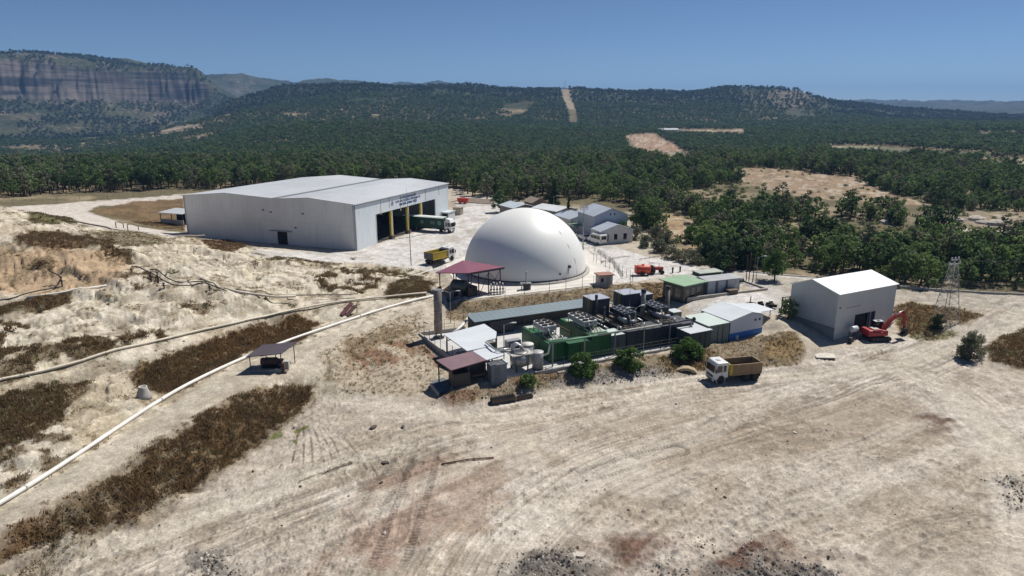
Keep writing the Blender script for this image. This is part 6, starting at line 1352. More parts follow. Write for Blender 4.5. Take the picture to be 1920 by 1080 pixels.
# manhole cone, leaning sheets, slab, chunk, concrete pipes, sticks
g = un(270,744); o = thing('manhole_cone', 'pale concrete manhole cone standing on the slope above the white pipeline', 'manhole', vec(g))
MB().lathe([(.80,-.4),(.80,.15),(.74,.35),(.48,1.05),(.48,1.28),(.34,1.28),(.34,1.0)], 24).obj('cone', Concrete, o); MB().lathe([(.33,1.0),(.02,1.02)], 16).obj('opening', Dark, o)
g = un(650,588); o = thing('scrap_sheets', 'rusty maroon scrap sheets leaning in the gully below the cream pipeline', 'scrap', vec(g), rad(-35))
MB().plate([(-.4,-1.1,.1),(.5,-1.1,.0),(.5,1.2,1.5),(-.4,1.2,1.6)], .06).obj('sheet', mat('maroon_scrap', S(110,70,70), .8, 0, .2, 2, ribs=('X',.2)), o); MB().plate([(.6,-.9,.0),(1.5,-.9,.1),(1.4,1.0,1.1),(.6,1.0,1.3)], .06).obj('sheet', Rust, o); MB().tube([(1.0,1.3,-.2),(1.1,1.3,1.6)], .06).obj('post', SteelDark, o); MB().tube([(-1.6,.8,.5),(1.8,1.3,1.5)], .07).obj('bar', SteelDark, o)
g = un(1545,668); o = MB().plate([(-1.5,-.9,.04),(1.3,-1.1,.06),(1.6,.7,.10),(-1.2,.9,.06)], .12).obj('white_slab', mat('pale_panel', S(204,198,186,.9), .8)); o.location = vec(g); tag(o, 'pale flat panel lying on the dirt in front of the grey workshop', 'panel')
g = un(1286,697); o = MB().prism([(-1.5,0),(-1.2,.35),(-.5,.65),(.3,.72),(1.1,.5),(1.5,.1),(1.1,.05),(.4,.32),(-.4,.28),(-1.0,.02)], (-.5,.6), 'y').obj('broken_concrete_arch', mat('tan_concrete', S(176,158,128,.85), .95, 0, .2, 1.5, grime=.3)); o.location = vec(g); o.rotation_euler = (0,0,rad(-12)); tag(o, 'broken curved concrete piece lying left of the front dump truck', 'rubble')
pc = mat('dark_concrete_pipe', S(98,86,76), .9, 0, .2, 1, grime=.3)
for i, (a, b, r) in enumerate((((921,757),(966,750),.46),((967,750),(998,744),.28))):
    g0, g1 = un(*a), un(*b); d = Vector(g1-g0); n_ = d.length; o = MB().lathe([(r*.82,0),(r*1.0,0),(r*1.0,n_*.9),(r*1.15,n_*.9),(r*1.15,n_),(r*.82,n_)], 20, (0,0,0), 'x')
    o.lathe([(r*.82,n_),(r*.82,0)], 20, (0,0,0), 'x') if False else None
    o = o.obj('concrete_pipe', pc); o.location = (g0[0],g0[1],g0[2]+r*.9); o.rotation_euler = (0,0,math.atan2(d.y,d.x)); tag(o, ('thicker dark pipe length lying at the foot of the compound slope','thinner dark pipe length at the right end of the thick one')[i], 'pipe')
    e = MB().lathe([(r*.8,-.012),(r*.8,-.006)], 18, (0,0,0), 'x').obj('opening', Dark, o)
for i, (a, b, r) in enumerate((((828,871),(926,859),.07),((604,890),(660,869),.05))):
    g0, g1 = un(*a), un(*b); m_ = (g0+g1)/2; o = MB().tube([tuple(g0+[0,0,r]),(m_[0]+.1,m_[1]+.2,gh(m_[0],m_[1])+r+.08),tuple(g1+[0,0,r+.03])], r, 6).obj('bent_rod', Rust); tag(o, ('long rusty rod lying beside the reddish crawler tracks','short thin stick lying on the lower wheel road')[i], 'rod')
for i, (px, py, s) in enumerate(((722,869,.45),(715,905,.25),(1490,812,.3),(1087,1043,.6),(700,803,.5),(755,801,.35))):
    g = un(px, py); bm = MB(); n0 = [(math.cos(k*1.047)*s*(.8+.4*random.random()), math.sin(k*1.047)*s*.6*(.8+.4*random.random())) for k in range(6)]; bm.prism(n0, (-.1,s*.45), 'z')
    o = bm.obj('boulder', mat('stone_dark', S(84,76,70), .95, 0, .2, 3) if i in (0,1,4,5) else mat('stone_pale', S(200,192,178,.85), .9, 0, .15, 3)); o.location = vec(g); o.rotation_euler = (0,0,i); tag(o, ('dark flat stone in the middle of the pale wheel road','small dark stone just below the pale wheel road','pale stone at the left of the wide right-hand dirt field','pale block beside the grey rubble at the bottom','dark clod left of the junction below the canopy','small dark clod at the road junction')[i], 'stone')
for i, (px, py, s) in enumerate(((1780,400,1.2),(1660,418,1.5),(1790,414,1.8),(1830,412,2),(1845,420,1.6),(1868,421,2.2),(1735,413,1.5))):
    g = un(px, py); bm = MB(); bm.lathe([(s*1.2,-.4),(s,.5*s),(s*.55,.85*s),(.05,.95*s)], 8, smooth=False); o = bm.obj('pale_boulder', mat('limestone', S(188,180,166,.85), .95, 0, .15, .8)); o.location = vec(g); o.rotation_euler = (0,0,i*1.3); o.scale = (1.5,1,.7); tag(o, 'pale limestone boulder in the clearing above the right-hand forest road', 'boulder', 'limestone boulders of the clearing')
# scrap heap behind the cabin, kiosk, court posts
g = gz(1425,577,3.2); o = thing('scrap_heap', 'dark heap of scrap metal on the pale yard behind the white cabin', 'scrap', vec(g)); m_ = MB()
for k in range(26): m_.box((random.uniform(-2.2,2.4),random.uniform(-.8,.8),random.uniform(.1,.9)*(1-abs(k-13)/20)), (random.uniform(.4,1.3),random.uniform(.2,.6),random.uniform(.15,.5)), random.uniform(0,3))
m_.obj('pile', mat('scrap_dark', S(46,40,38), .8, .3, .4, 2), o); MB().tube([(-1.7,0,0),(-1.7,0,2.0)], .08).obj('upright', Rust, o); MB().bx(-3.2,-1.2,-.3,.3,.1,.3).obj('beam', Rust, o)
g = gz(1371,551,3.3); o = MB().bx(-.9,.9,-.7,.7,-.2,.8).bx(-1.05,1.05,-.85,.85,.802,.9).obj('pump_box', mat('brown_box', S(98,84,70), .8)); o.location = vec(g); o.rotation_euler = (0,0,rad(20)); tag(o, 'brown box with a pale lid in front of the court wall', 'box')
for i, (px, py) in enumerate(((1275,510),(1372,521),(1261,512))):
    g = gz(px,py,3.5); o = MB().lathe([(.16,-.1),(.16,.9),(.22,.95),(.22,1.1),(.1,1.2)], 10).obj('bollard', PipeBlack); o.location = vec(g); tag(o, ('short dark bollard on the yard behind the back store','short dark bollard right of the long store','short dark bollard at the left end of the back store')[i], 'bollard')
g = gz(1472,584,3.1); o = thing('timber_frame', 'brown timber frame leaning by the left wall of the grey workshop', 'frame', vec(g), rad(20))
for x in (-.8,.8): MB().bx(x-.07,x+.07,-.06,.06,-.2,2.6).obj('post', Rust, o)
for z in (1.0,2.4): MB().bx(-.9,.9,-.05,.05,z,z+.14).obj('rail', Rust, o)
MB().plate([(-.7,-.08,.2),(-.5,-.08,.2),(.7,-.08,2.3),(.5,-.08,2.3)], .04).obj('brace', Rust, o)
# lamp posts, floodlight mast, bare poles, pylon
g, h = top_at(1093,469,3.5,385); o = thing('floodlight_mast', 'tall grey floodlight mast with a square lamp frame standing right of the dome', 'mast', vec(g))
MB().cyl((0,0,-.3),(0,0,h-.8),.16,.09,10).obj('pole', Steel, o); f_ = MB()
for z in (h-1.0,h): f_.bx(-.9,.9,-.05,.05,z,z+.08)
for x in (-.85,-.3,.3,.85): f_.bx(x-.04,x+.04,-.04,.04,h-.91,h-.002)
f_.obj('lamp_frame', Steel, o)
for x in (-.6,0,.6): MB().box((x,-.15,h-.45),(.4,.2,.5)).obj('floodlight', mat('flood_glass', S(190,196,200), .3), o)
MB().tube([(0,0,h*.32),(-1.6,0,h*.36)], .05).obj('arm', Steel, o); MB().box((-1.8,0,h*.36),(.6,.25,.12)).obj('lamp_head', White, o)
for px, py, pt_, lb in ((1366,505,462,'lamp post at the roadside bank beside the purple-brown bush'),(1417,530,482,'lamp post between the bare poles and the lone pine'),(1038,389,368,'lamp post among the trees behind the offices')):
    g, h = top_at(px,py,3.5,pt_); lamp('lamp_post', lb, vec(g), h, 1, 0)
for i, (px, py, pt_) in enumerate(((1399,527,478),(1404,527,474),(1411,529,480))):
    g, h = top_at(px,py,3.5,pt_); o = thing('bare_pole', ('left of the three slim bare poles near the lone pine','middle of the three slim bare poles near the lone pine','right of the three slim bare poles near the lone pine')[i], 'pole', vec(g), 0, 'slim bare poles'); MB().cyl((0,0,-.3),(.1*(i-1),0,h),.1,.05,7).obj('shaft', Bark, o); MB().tube([(0,0,h*.6),(.5,.1,h*.8)], .03).obj('side_branch', Bark, o)
def lattice(name, label, loc, h, b0, b1, rz, m_, arms=()):
    o = thing(name, label, 'pylon', loc, rz); n = 9; cs = [(-1,-1),(1,-1),(1,1),(-1,1)]; wv = lambda t: b0+(b1-b0)*t
    for sx, sy in cs: MB().tube([(sx*b0,sy*b0,-.3),(sx*b1,sy*b1,h)], .055, 5).obj('leg', m_, o)
    br = MB()
    for k in range(n):
        t0, t1 = (k/n)**.9, ((k+1)/n)**.9; w0, w1 = wv(t0), wv(t1)
        for (ax, ay), (bx_, by_) in zip(cs, cs[1:]+cs[:1]):
            br.tube([(ax*w0,ay*w0,t0*h),(bx_*w1,by_*w1,t1*h)], .022, 4); br.tube([(bx_*w0,by_*w0,t0*h),(ax*w1,ay*w1,t1*h)], .022, 4); br.tube([(ax*w1,ay*w1,t1*h),(bx_*w1,by_*w1,t1*h)], .022, 4)
    br.obj('lattice_bracing', m_, o)
    for z, L_ in arms:
        MB().bx(-L_,L_,-.08,.08,z,z+.14).obj('cross_arm', m_, o)
        for x in (-L_+.15,0,L_-.15): MB().lathe([(.09,0),(.14,.1),(.09,.2),(.14,.3),(.06,.42)], 8, (x,0,z+.14)).obj('insulator', White, o)
    return o
PY = (71.5,107.6,1.1); PYH = z_at(71.5,107.6,494)-1.1
pym = mat('pylon_zinc', S(176,172,168,.9), .6, .3, .1, 2)
lattice('power_pylon', 'grey lattice power pylon beside the bend of the dirt road', PY, PYH, 1.55, .38, rad(20), pym, ((PYH-.2,1.3),(PYH+.5,.9)))
MB().cyl((71.5,107.6,PYH+1.1),(71.5,107.6,PYH+2.0),.05,.04,6); 
wm = MB()
for s in (-1.1,0,1.1):
    a = Vector((71.5+s*.9,107.6+s*.3,PYH+1.6)); b = Vector((150+s,118+s,13.0)); wm.tube([a.lerp(b,t)-Vector((0,0,4*t*(1-t)*1.4)) for t in np.linspace(0,1,14)], .018, 4)
tag(wm.obj('power_cables', SteelDark), 'thin power cables running off to the right from the lattice pylon', 'cable')
# roadside wall with mesh fence, dome fence
def fence(name, label, pts, step, h, m_, wires, top=0.0, cat='fence', kerb=None):
    o = thing(name, label, cat, (0,0,0)); ps = resample([np.array(p) for p in pts], step); n = 0; w_ = MB()
    for p in ps[:95]: MB().cyl((p[0],p[1],p[2]-.3),(p[0],p[1],p[2]+h),.045,.035,6).obj('post', m_, o)
    for z in wires: w_.tube([(p[0],p[1],p[2]+z) for p in ps], .014, 4)
    w_.obj('wire', m_, o)
    return o
rp = [gz(1686,541,3.35),gz(1760,547,3.2),gz(1840,552,3.1),gz(1925,556,3.0),gz(2100,566,3.0)]
o = thing('roadside_wall', 'long low pale concrete wall at the outer edge of the dirt road on the right', 'wall'); ps = resample(rp, 2.5)
for a, b in zip(ps[:-1], ps[1:]):
    pass
wl = MB(); vs = []; 
for i, p in enumerate(ps):
    d = ps[min(i+1,len(ps)-1)]-ps[max(i-1,0)]; n_ = np.array([-d[1],d[0],0])/np.hypot(d[0],d[1])*.15
    vs += [tuple(p-n_+[0,0,-.8]),tuple(p-n_+[0,0,.55]),tuple(p+n_+[0,0,.55]),tuple(p+n_+[0,0,-.8])]
wl.add(vs, [(i*4+k,i*4+(k+1)%4,(i+1)*4+(k+1)%4,(i+1)*4+k) for i in range(len(ps)-1) for k in range(4)]); wl.obj('wall_body', Concrete, o)
fence('wall_fence', 'wire mesh fence with grey posts along the roadside wall', [p+np.array([0,.5,0]) for p in rp], 2.4, 2.3, Wire, (.7,1.1,1.5,1.9,2.25))
fence('dome_fence', 'thin post and wire fence along the pale pad in front of the dome', [gz(947,556,3.5),gz(1030,546,3.5),gz(1113,536.5,3.5)], 3.0, 2.1, SteelDark, (.6,1.2,1.8))
fence('yard_fence', 'row of dark fence posts right of the dome beside the white hut', [gz(1113,490,3.5),gz(1135,500,3.5),gz(1160,512,3.5),gz(1186,528,3.5)], 1.6, 1.9, SteelDark, (.8,1.7))
fence('road_fence', 'row of thin posts along the far side of the white road before the pine wood', [gz(25,386,7.5),gz(150,376,5.9),gz(250,370,5),gz(340,364,4.4)], 6.5, 2.2, Wire, (1.0,2.0))
pk = [gz(1330,504,3.45),gz(1400,510,3.4),gz(1480,518,3.4),gz(1560,522,3.35)]; kb = MB(); ps = resample(pk, 2); vs = []
for i, p in enumerate(ps):
    d = ps[min(i+1,len(ps)-1)]-ps[max(i-1,0)]; n_ = np.array([-d[1],d[0],0])/np.hypot(d[0],d[1])*.2
    vs += [tuple(p-n_+[0,0,-.4]),tuple(p-n_+[0,0,.25]),tuple(p+n_+[0,0,.25]),tuple(p+n_+[0,0,-.4])]
kb.add(vs, [(i*4+k,i*4+(k+1)%4,(i+1)*4+(k+1)%4,(i+1)*4+k) for i in range(len(ps)-1) for k in range(4)]); tag(kb.obj('road_kerb', Concrete), 'pale kerb at the wood edge behind the lone pine', 'kerb')
# transmission tower on the far ridge, white roof among the far trees
g = un(1059,172); lattice('transmission_tower', 'tiny transmission tower on the far ridge above the cleared strip', (g[0],g[1],g[2]-2), 28, 3.5, 1.0, 0, SteelDark, ((22,7),(27,5)))
g = un(1253,247); o = thing('far_white_shed', 'long white roof among the far clearings', 'shed', vec(g), rad(5)); MB().prism([(-1,0),(14,0),(14,3),(6.5,4.5),(-1,3)], (-16,16), 'x').obj('body', White, o); MB().plate([(-16.5,-1.4,3.1),(16.5,-1.4,3.1),(16.5,6.5,4.7),(-16.5,6.5,4.7)], .15).obj('roof', RoofWhite, o)
# ------------------------------------------------------------------ vegetation
PineLeaf = leaf_mat('pine_needles', S(60,88,42), S(100,120,64), S(122,142,84)); DarkLeaf = leaf_mat('dark_needles', S(46,68,40), S(62,84,48), S(84,106,62))
OliveLeaf = leaf_mat('grey_leaves', S(76,82,62), S(112,112,86), S(128,132,106)); BushLeaf = leaf_mat('bright_leaves', S(58,88,36), S(72,102,42), S(104,130,62))
ShrubDry = leaf_mat('dry_shrub_twigs', S(98,76,54), S(112,90,64), S(140,118,86)); FarLeaf = leaf_mat('far_needles', S(54,80,42), S(88,108,58), S(106,126,74))
GrassDry = leaf_mat('dry_grass_blades', S(98,80,56), S(114,94,66), S(142,120,86)); GrassGold = leaf_mat('golden_blades', S(112,88,58), S(126,100,66), S(150,124,88)); GrassPale = leaf_mat('straw_blades', S(150,136,110), S(168,152,124), S(190,176,146)); WeedG = leaf_mat('weed_blades', S(86,90,56), S(104,106,66), S(130,130,84))
RockM = mat('rubble_stone', S(150,144,136,.85), .95, 0, .3, 2); RockR = mat('rubble_red', S(128,104,90,.85), .95, 0, .3, 2)
def leaves(rs, clumps, per, size, m_, name, flat=0.0, squash=.8):
    """crown of leaf clumps: clumps = [(x,y,z,radius)]"""
    N = sum(max(1,int(per*c[3]**2)) for c in clumps); vs = np.zeros((N*4,3)); k = 0
    for cx, cy, cz, r in clumps:
        n = max(1,int(per*r*r)); d = rs.normal(size=(n,3)); d /= np.linalg.norm(d,axis=1)[:,None]
        rad_ = r*rs.uniform(.35,1.05,n)**.6; p = d*rad_[:,None]; p[:,2] *= squash; p += [cx,cy,cz]
        nn = d+rs.normal(size=(n,3))*.55; nn[:,2] += .35; nn /= np.linalg.norm(nn,axis=1)[:,None]
        t = np.cross(nn, rs.normal(size=(n,3))); t /= np.linalg.norm(t,axis=1)[:,None]; b = np.cross(nn,t)
        s = size*rs.uniform(.6,1.3,n)[:,None]; s2 = s*rs.uniform(.45,.9,n)[:,None]
        for q, (u, v) in enumerate(((-1,-.6),(1,-1),(.8,.9),(-.7,1))): vs[k*4+q:(k+n)*4:4] = p+t*s*u*.5+b*s2*v*.5
        k += n
    me = bpy.data.meshes.new(name); idx = np.arange(N*4,dtype=np.int32)
    me.vertices.add(N*4); me.vertices.foreach_set('co', vs.astype(np.float32).ravel()); me.loops.add(N*4); me.loops.foreach_set('vertex_index', idx)
    me.polygons.add(N); me.polygons.foreach_set('loop_start', np.arange(0,N*4,4,dtype=np.int32)); me.update(); me.materials.append(m_); return me
def pine_clumps(rs, h, w, lo=.32, n=26, shape='round'):
    c = []
    for i in range(n):
        t = (i+rs.uniform(0,1))/n; z = h*(lo+(1-lo)*t*.97)
        prof = {'round': math.sin(math.pi*min(1,.18+.80*t))**.7, 'cone': (1-t)**.75*.95+.08, 'umbrella': .35+.65*sstep(0,.6,t)*(1-.6*max(0,t-.8)/.2)}[shape]
        a = rs.uniform(0,6.28); q = w*prof*math.sqrt(rs.uniform(.05,1)); r = w*rs.uniform(.24,.42)*(.6+.4*prof)
        c.append((q*math.cos(a), q*math.sin(a), z-r*.4, r))
    return c
def trunk_mb(rs, h, r, limbs=5, lean=.03):
    m_ = MB(); top = h*.82; pts = [(rs.normal()*lean*z*.3, rs.normal()*lean*z*.3, z) for z in np.linspace(-.4, top, 6)]
    m_.tube(pts, [r*(1-.8*k/5) for k in range(6)], 7)
    for k in range(limbs):
        z = h*rs.uniform(.35,.7); a = rs.uniform(0,6.28); L_ = h*rs.uniform(.15,.26); m_.tube([(0,0,z),(math.cos(a)*L_*.6,math.sin(a)*L_*.6,z+L_*.25),(math.cos(a)*L_,math.sin(a)*L_,z+L_*.5)], [r*.4,r*.28,r*.12], 5)
    return m_
def tree_proto(seed, h, w, lm, shape='round', lo=.32, n=26, per=30, size=.5, name='tree'):
    rs = np.random.RandomState(seed); cm_ = leaves(rs, pine_clumps(rs,h,w,lo,n,shape), per, size, lm, name+'_crown'); tm = trunk_mb(rs,h,.13+h*.012).mesh(name+'_trunk', Bark); return cm_, tm
PINES = [tree_proto(100+i, 6.6+.5*i%2, 2.1+.25*(i%3), (PineLeaf,PineLeaf,DarkLeaf,OliveLeaf,PineLeaf)[i], ('round','round','umbrella','round','umbrella')[i], (.30,.36,.42,.28,.45)[i], 22, 34, .52, 'pine') for i in range(5)]
OAKS = [tree_proto(200+i, 5.6, 2.5, (PineLeaf,DarkLeaf,OliveLeaf,PineLeaf)[i], 'round', .14, 24, 32, .5, 'wood') for i in range(4)]
def place_tree(protos, i, name, label, cat, x, y, s, group, z=None, sq=1.0):
    cm_, tm = protos[i % len(protos)]
    o = thing(name, label, cat, (x,y,(gh(x,y) if z is None else z)-.05), random.uniform(0,6.28), group); o.scale = (s*random.uniform(.9,1.12), s*random.uniform(.9,1.12), s*sq)
    for nm, me in (('crown',cm_),('trunk',tm)):
        c = bpy.data.objects.new(nm, me); COL.objects.link(c); c.parent = o
    return o
# forest edge as distance over bearing
EDGE = [(-900,410),(-300,384),(0,386),(30,383),(150,374),(345,361),(620,349),(845,350),(880,368),(940,380),(1000,378),(1070,374),(1160,384),(1196,402),(1212,438),(1250,452),(1300,478),(1335,500),(1400,503),(1480,512),(1560,516),(1690,535),(1800,541),(1920,548),(2100,560),(2600,590)]
ea, er = [], []
for p in EDGE:
    g = gz(p[0],p[1],3.6 if p[0] > 100 else 6); ea.append(math.atan2(g[0],g[1])); er.append(math.hypot(g[0],g[1]))
clear_poly = [np.array([un(*p)[:2] for p in poly]) for poly in CLEAR]+[np.array([un(*p)[:2] for p in [(1795,428),(1880,430),(2100,434),(2100,440),(1880,439),(1795,437)]])]
EXTRA = [[(1362,318),(1600,332),(1745,386),(1740,408),(1640,402),(1540,392),(1465,382),(1400,356)],[(1226,410),(1275,402),(1300,428),(1330,468),(1265,456)],[(1680,400),(1830,394),(1990,398),(1990,446),(1800,452),(1700,440)],[(1790,430),(2100,434),(2100,462),(1800,462)],[(1166,256),(1230,252),(1320,292),(1310,306),(1250,304),(1180,284)],[(1236,243),(1330,244),(1330,252),(1240,252)],[(1545,272),(1660,274),(1800,283),(1900,290),(1800,302),(1570,294)],[(1820,303),(1990,297),(1990,322),(1835,322)]]
clear_poly += [np.array([un(*p)[:2] for p in poly]) for poly in EXTRA]
out_poly = [np.array([un(*p)[:2] for p in poly]) for poly in OUTC]
def in_clear(x, y):
    m = np.zeros(len(x), bool)
    for k, poly in enumerate(clear_poly): m |= (sdf_poly(x, y, poly)+(fbm(x*.06,y*.06,3,71)-.5)*7*(k != 8)) > (1.0 if k < 8 else -1 if k == 8 else 0)
    return m
def jitter_grid(r0, r1, sp, a0, a1, seed):
    rs = np.random.RandomState(seed); R_ = r1; xs = np.arange(-R_*math.sin(-a0) if False else R_*math.sin(a0), R_*math.sin(a1), sp); ys = np.arange(r0*math.cos(max(abs(a0),abs(a1))), R_, sp)
    gx_, gy_ = np.meshgrid(xs, ys); gx_ = gx_.ravel()+rs.uniform(-.48,.48,gx_.size)*sp; gy_ = gy_.ravel()+rs.uniform(-.48,.48,gy_.size)*sp
    a = np.arctan2(gx_,gy_); r = np.hypot(gx_,gy_); k = (r > r0)&(r < r1)&(a > a0)&(a < a1)&(r > np.interp(a, ea, er)+1.5)
    return gx_[k], gy_[k]
x, y = jitter_grid(110, 480, 3.5, rad(-42), rad(46), 5)
k = ~in_clear(x, y); x, y = x[k], y[k]
dens = fbm(x*.022, y*.022, 3, 61); a = np.arctan2(x, y); right = np.degrees(a) > 6
keep = np.where(right, dens > .35, dens > .22) & (np.random.RandomState(3).uniform(size=len(x)) < np.where(right, .90, .75))
x, y, right = x[keep], y[keep], right[keep]; r = np.hypot(x,y); inside = np.abs(np.degrees(np.arctan2(x,y))) < 38
print('near trees', len(x))
used = np.zeros(len(x), bool)
for side, cap in ((True,240),(False,190)):
    c = np.where((right == side) & inside)[0]; c = c[np.argsort(r[c]-(np.interp(np.arctan2(x[c],y[c]),ea,er)*.75 if not side else 0))][:cap]; used[c] = True
    for n_, i in enumerate(c):
        if side:
            pr, nm, lb, gp = (PINES,'pine_tree','green pine in the nearest dense wood right of the plant','pines of the wood right of the plant') if random.random() < .5 else (OAKS,'wood_tree','round bushy tree in the nearest dense wood right of the plant','bushy trees of the wood right of the plant')
            place_tree(pr, random.randrange(9), nm, lb, 'tree', x[i], y[i], random.uniform(.45,.8) if random.random() < .4 else random.uniform(.8,1.3), gp)
        else: place_tree(PINES, random.randrange(9), 'pine_tree', 'tall bare-trunked pine in the front rows of the wood behind the white road', 'tree', x[i], y[i], random.uniform(.95,1.3), 'pines in the front rows behind the white road')
# everything further off: one forest, instanced
def src_collection(name, meshes):
    c = bpy.data.collections.new(name)
    for i, m_ in enumerate(meshes):
        o = bpy.data.objects.new(f'{name}_{chr(97+i)}', m_); c.objects.link(o)
    return c
def joined(cm_, tm, name):
    me = bpy.data.meshes.new(name); n = len(cm_.vertices); co = np.zeros(n*3,np.float32); cm_.vertices.foreach_get('co', co)
    vs = [tuple(p) for p in co.reshape(-1,3)]+[tuple(v.co) for v in tm.vertices]; fs = [tuple(range(4*i,4*i+4)) for i in range(len(cm_.polygons))]+[tuple(n+j for j in p.vertices) for p in tm.polygons]
    me.from_pydata(vs, [], fs); me.materials.append(cm_.materials[0]); me.materials.append(Bark)
    mi = np.zeros(len(me.polygons),np.int32); mi[len(cm_.polygons):] = 1; me.polygons.foreach_set('material_index', mi); me.update(); return me
def scatter(name, pts, rot, scl, idx, collection):
    me = bpy.data.meshes.new(name); me.vertices.add(len(pts)); me.vertices.foreach_set('co', np.asarray(pts,np.float32).ravel()); me.update()
    for nm, arr, ty in (('rot',rot,'FLOAT'),('scl',scl,'FLOAT'),('idx',idx,'INT')):
        at = me.attributes.new(nm, ty, 'POINT'); at.data.foreach_set('value', np.asarray(arr, np.float32 if ty == 'FLOAT' else np.int32))
    o = bpy.data.objects.new(name, me); COL.objects.link(o)
    ng = bpy.data.node_groups.new(name+'_nodes', 'GeometryNodeTree'); ng.interface.new_socket('Geometry', in_out='INPUT', socket_type='NodeSocketGeometry'); ng.interface.new_socket('Geometry', in_out='OUTPUT', socket_type='NodeSocketGeometry')
    N = ng.nodes; Lk = ng.links; gi, go = N.new('NodeGroupInput'), N.new('NodeGroupOutput'); ip = N.new('GeometryNodeInstanceOnPoints'); ci = N.new('GeometryNodeCollectionInfo')
    ci.inputs['Collection'].default_value = collection; ci.inputs['Separate Children'].default_value = True; ci.inputs['Reset Children'].default_value = True
    def attr(nm, ty): n = N.new('GeometryNodeInputNamedAttribute'); n.data_type = ty; n.inputs['Name'].default_value = nm; return n.outputs['Attribute']
    cx = N.new('ShaderNodeCombineXYZ'); Lk.new(attr('rot','FLOAT'), cx.inputs['Z']); e2r = N.new('FunctionNodeEulerToRotation'); Lk.new(cx.outputs[0], e2r.inputs[0])
    ip.inputs['Pick Instance'].default_value = True
    Lk.new(gi.outputs[0], ip.inputs['Points']); Lk.new(ci.outputs[0], ip.inputs['Instance']); Lk.new(attr('idx','INT'), ip.inputs['Instance Index']); Lk.new(e2r.outputs[0], ip.inputs['Rotation']); Lk.new(attr('scl','FLOAT'), ip.inputs['Scale']); Lk.new(ip.outputs[0], go.inputs[0])
    md = o.modifiers.new('scatter', 'NODES'); md.node_group = ng; o['kind'] = 'stuff'; return o
def zs(x, y, off=-.1): return np.stack([x, y, FIELD(x,y)+off], 1)
rs = np.random.RandomState(77)
xb, yb = jitter_grid(120, 460, 3.0, rad(-40), rad(44), 15); kb_ = (fbm(xb*.05, yb*.05, 3, 79) > .42) & (rs.uniform(size=len(xb)) < .55); kb_ &= ~(in_clear(xb, yb) & (rs.uniform(size=len(xb)) < .75)); kb_ &= np.arctan2(xb,yb) > rad(3); xb, yb = xb[kb_], yb[kb_]
UND = src_collection('undergrowth_source', [leaves(np.random.RandomState(700+i), [(0,0,.35,.7),(.5,.2,.4,.55),(-.4,.3,.35,.6),(.1,-.5,.4,.55)], 40, .35, (OliveLeaf,PineLeaf,WeedG)[i], 'low_bush') for i in range(3)])
MID = src_collection('mid_forest_source', [joined(*p, 'forest_tree') for p in PINES+OAKS])
x2, y2, rt2 = x[~used], y[~used], right[~used]
scatter('pine_forest', zs(x2,y2), rs.uniform(0,6.28,len(x2)), np.where(rt2, rs.uniform(.45,1.25,len(x2)), rs.uniform(.85,1.25,len(x2))), np.where(rt2, rs.randint(0,9,len(x2)), rs.randint(0,5,len(x2))), MID)
FARS = []
for i in range(4):
    q = np.random.RandomState(400+i); FARS.append(leaves(q, [(q.normal()*.9,q.normal()*.9,1.6+q.uniform(0,3.2),q.uniform(.9,1.5)) for _ in range(7)], 6, 1.15, (FarLeaf,FarLeaf,DarkLeaf,OliveLeaf)[i], 'far_tree'))
FARC = src_collection('far_forest_source', FARS)
BlueLeaf = leaf_mat('haze_blue_needles', S(42,58,46), S(64,78,60), S(84,96,76)); RID = []  # darker, bluer leaf colour puts distance haze into the far ridge
for i in range(4):
    q = np.random.RandomState(450+i); RID.append(leaves(q, [(q.normal()*.9,q.normal()*.9,1.6+q.uniform(0,3.2),q.uniform(.8,1.6)) for _ in range(6)], 6, 1.2, BlueLeaf, 'ridge_tree'))
RIDC = src_collection('ridge_forest_source', RID)
def far_band(name, r0, r1, sp, s0, s1, seed, lo, src=None):
    X_, Y_ = jitter_grid(r0, r1, sp, rad(-44), rad(44), seed); k = ~in_clear(X_, Y_); X_, Y_ = X_[k], Y_[k]
    R_ = np.hypot(X_,Y_); A_ = np.degrees(np.arctan2(X_,Y_)); d = fbm(X_*.012, Y_*.012, 4, 65); k = d > lo
    ca_ = far_px(1058,180)+(far_px(1076,222)-far_px(1058,180))*sstep(1900,1300,R_); k &= ~((np.abs(A_-ca_) < .36) & (R_ > 1270) & (R_ < 2080))
    sl = np.abs(FIELD(X_*1.006,Y_*1.006)-FIELD(X_,Y_))/(R_*.006); k &= sl < .8
    lf = (A_ < far_px(440,240)) & (R_ > 1050); k &= ~(lf & (d < .42)) & ~(lf & (rs.uniform(size=len(X_)) < .25)); bald = (np.abs(A_-far_px(1480,190)) < 3.5) & (R_ > 1450); k &= ~(bald & (rs.uniform(size=len(X_)) < .45))
    oc = np.zeros(len(X_), bool)
    for poly in out_poly: oc |= sdf_poly(X_, Y_, poly)+(fbm(X_*.02,Y_*.02,3,72)-.5)*24 > 0
    k &= ~(oc & (rs.uniform(size=len(X_)) < .6)); X_, Y_ = X_[k], Y_[k]; print(name, len(X_))
    scatter(name, zs(X_,Y_,-.3), rs.uniform(0,6.28,len(X_)), rs.uniform(s0,s1,len(X_)), rs.randint(0,4,len(X_)), src or FARC)
far_band('far_forest', 480, 950, 4.9, .7, 1.25, 8, .33)
far_band('hill_forest', 950, 1650, 7.0, .8, 1.5, 9, .30)
far_band('ridge_forest', 1650, 2650, 10.5, .8, 2.0, 10, .24, RIDC)
scatter('undergrowth', zs(xb,yb), rs.uniform(0,6.28,len(xb)), rs.uniform(.5,1.5,len(xb)), rs.randint(0,3,len(xb)), UND)
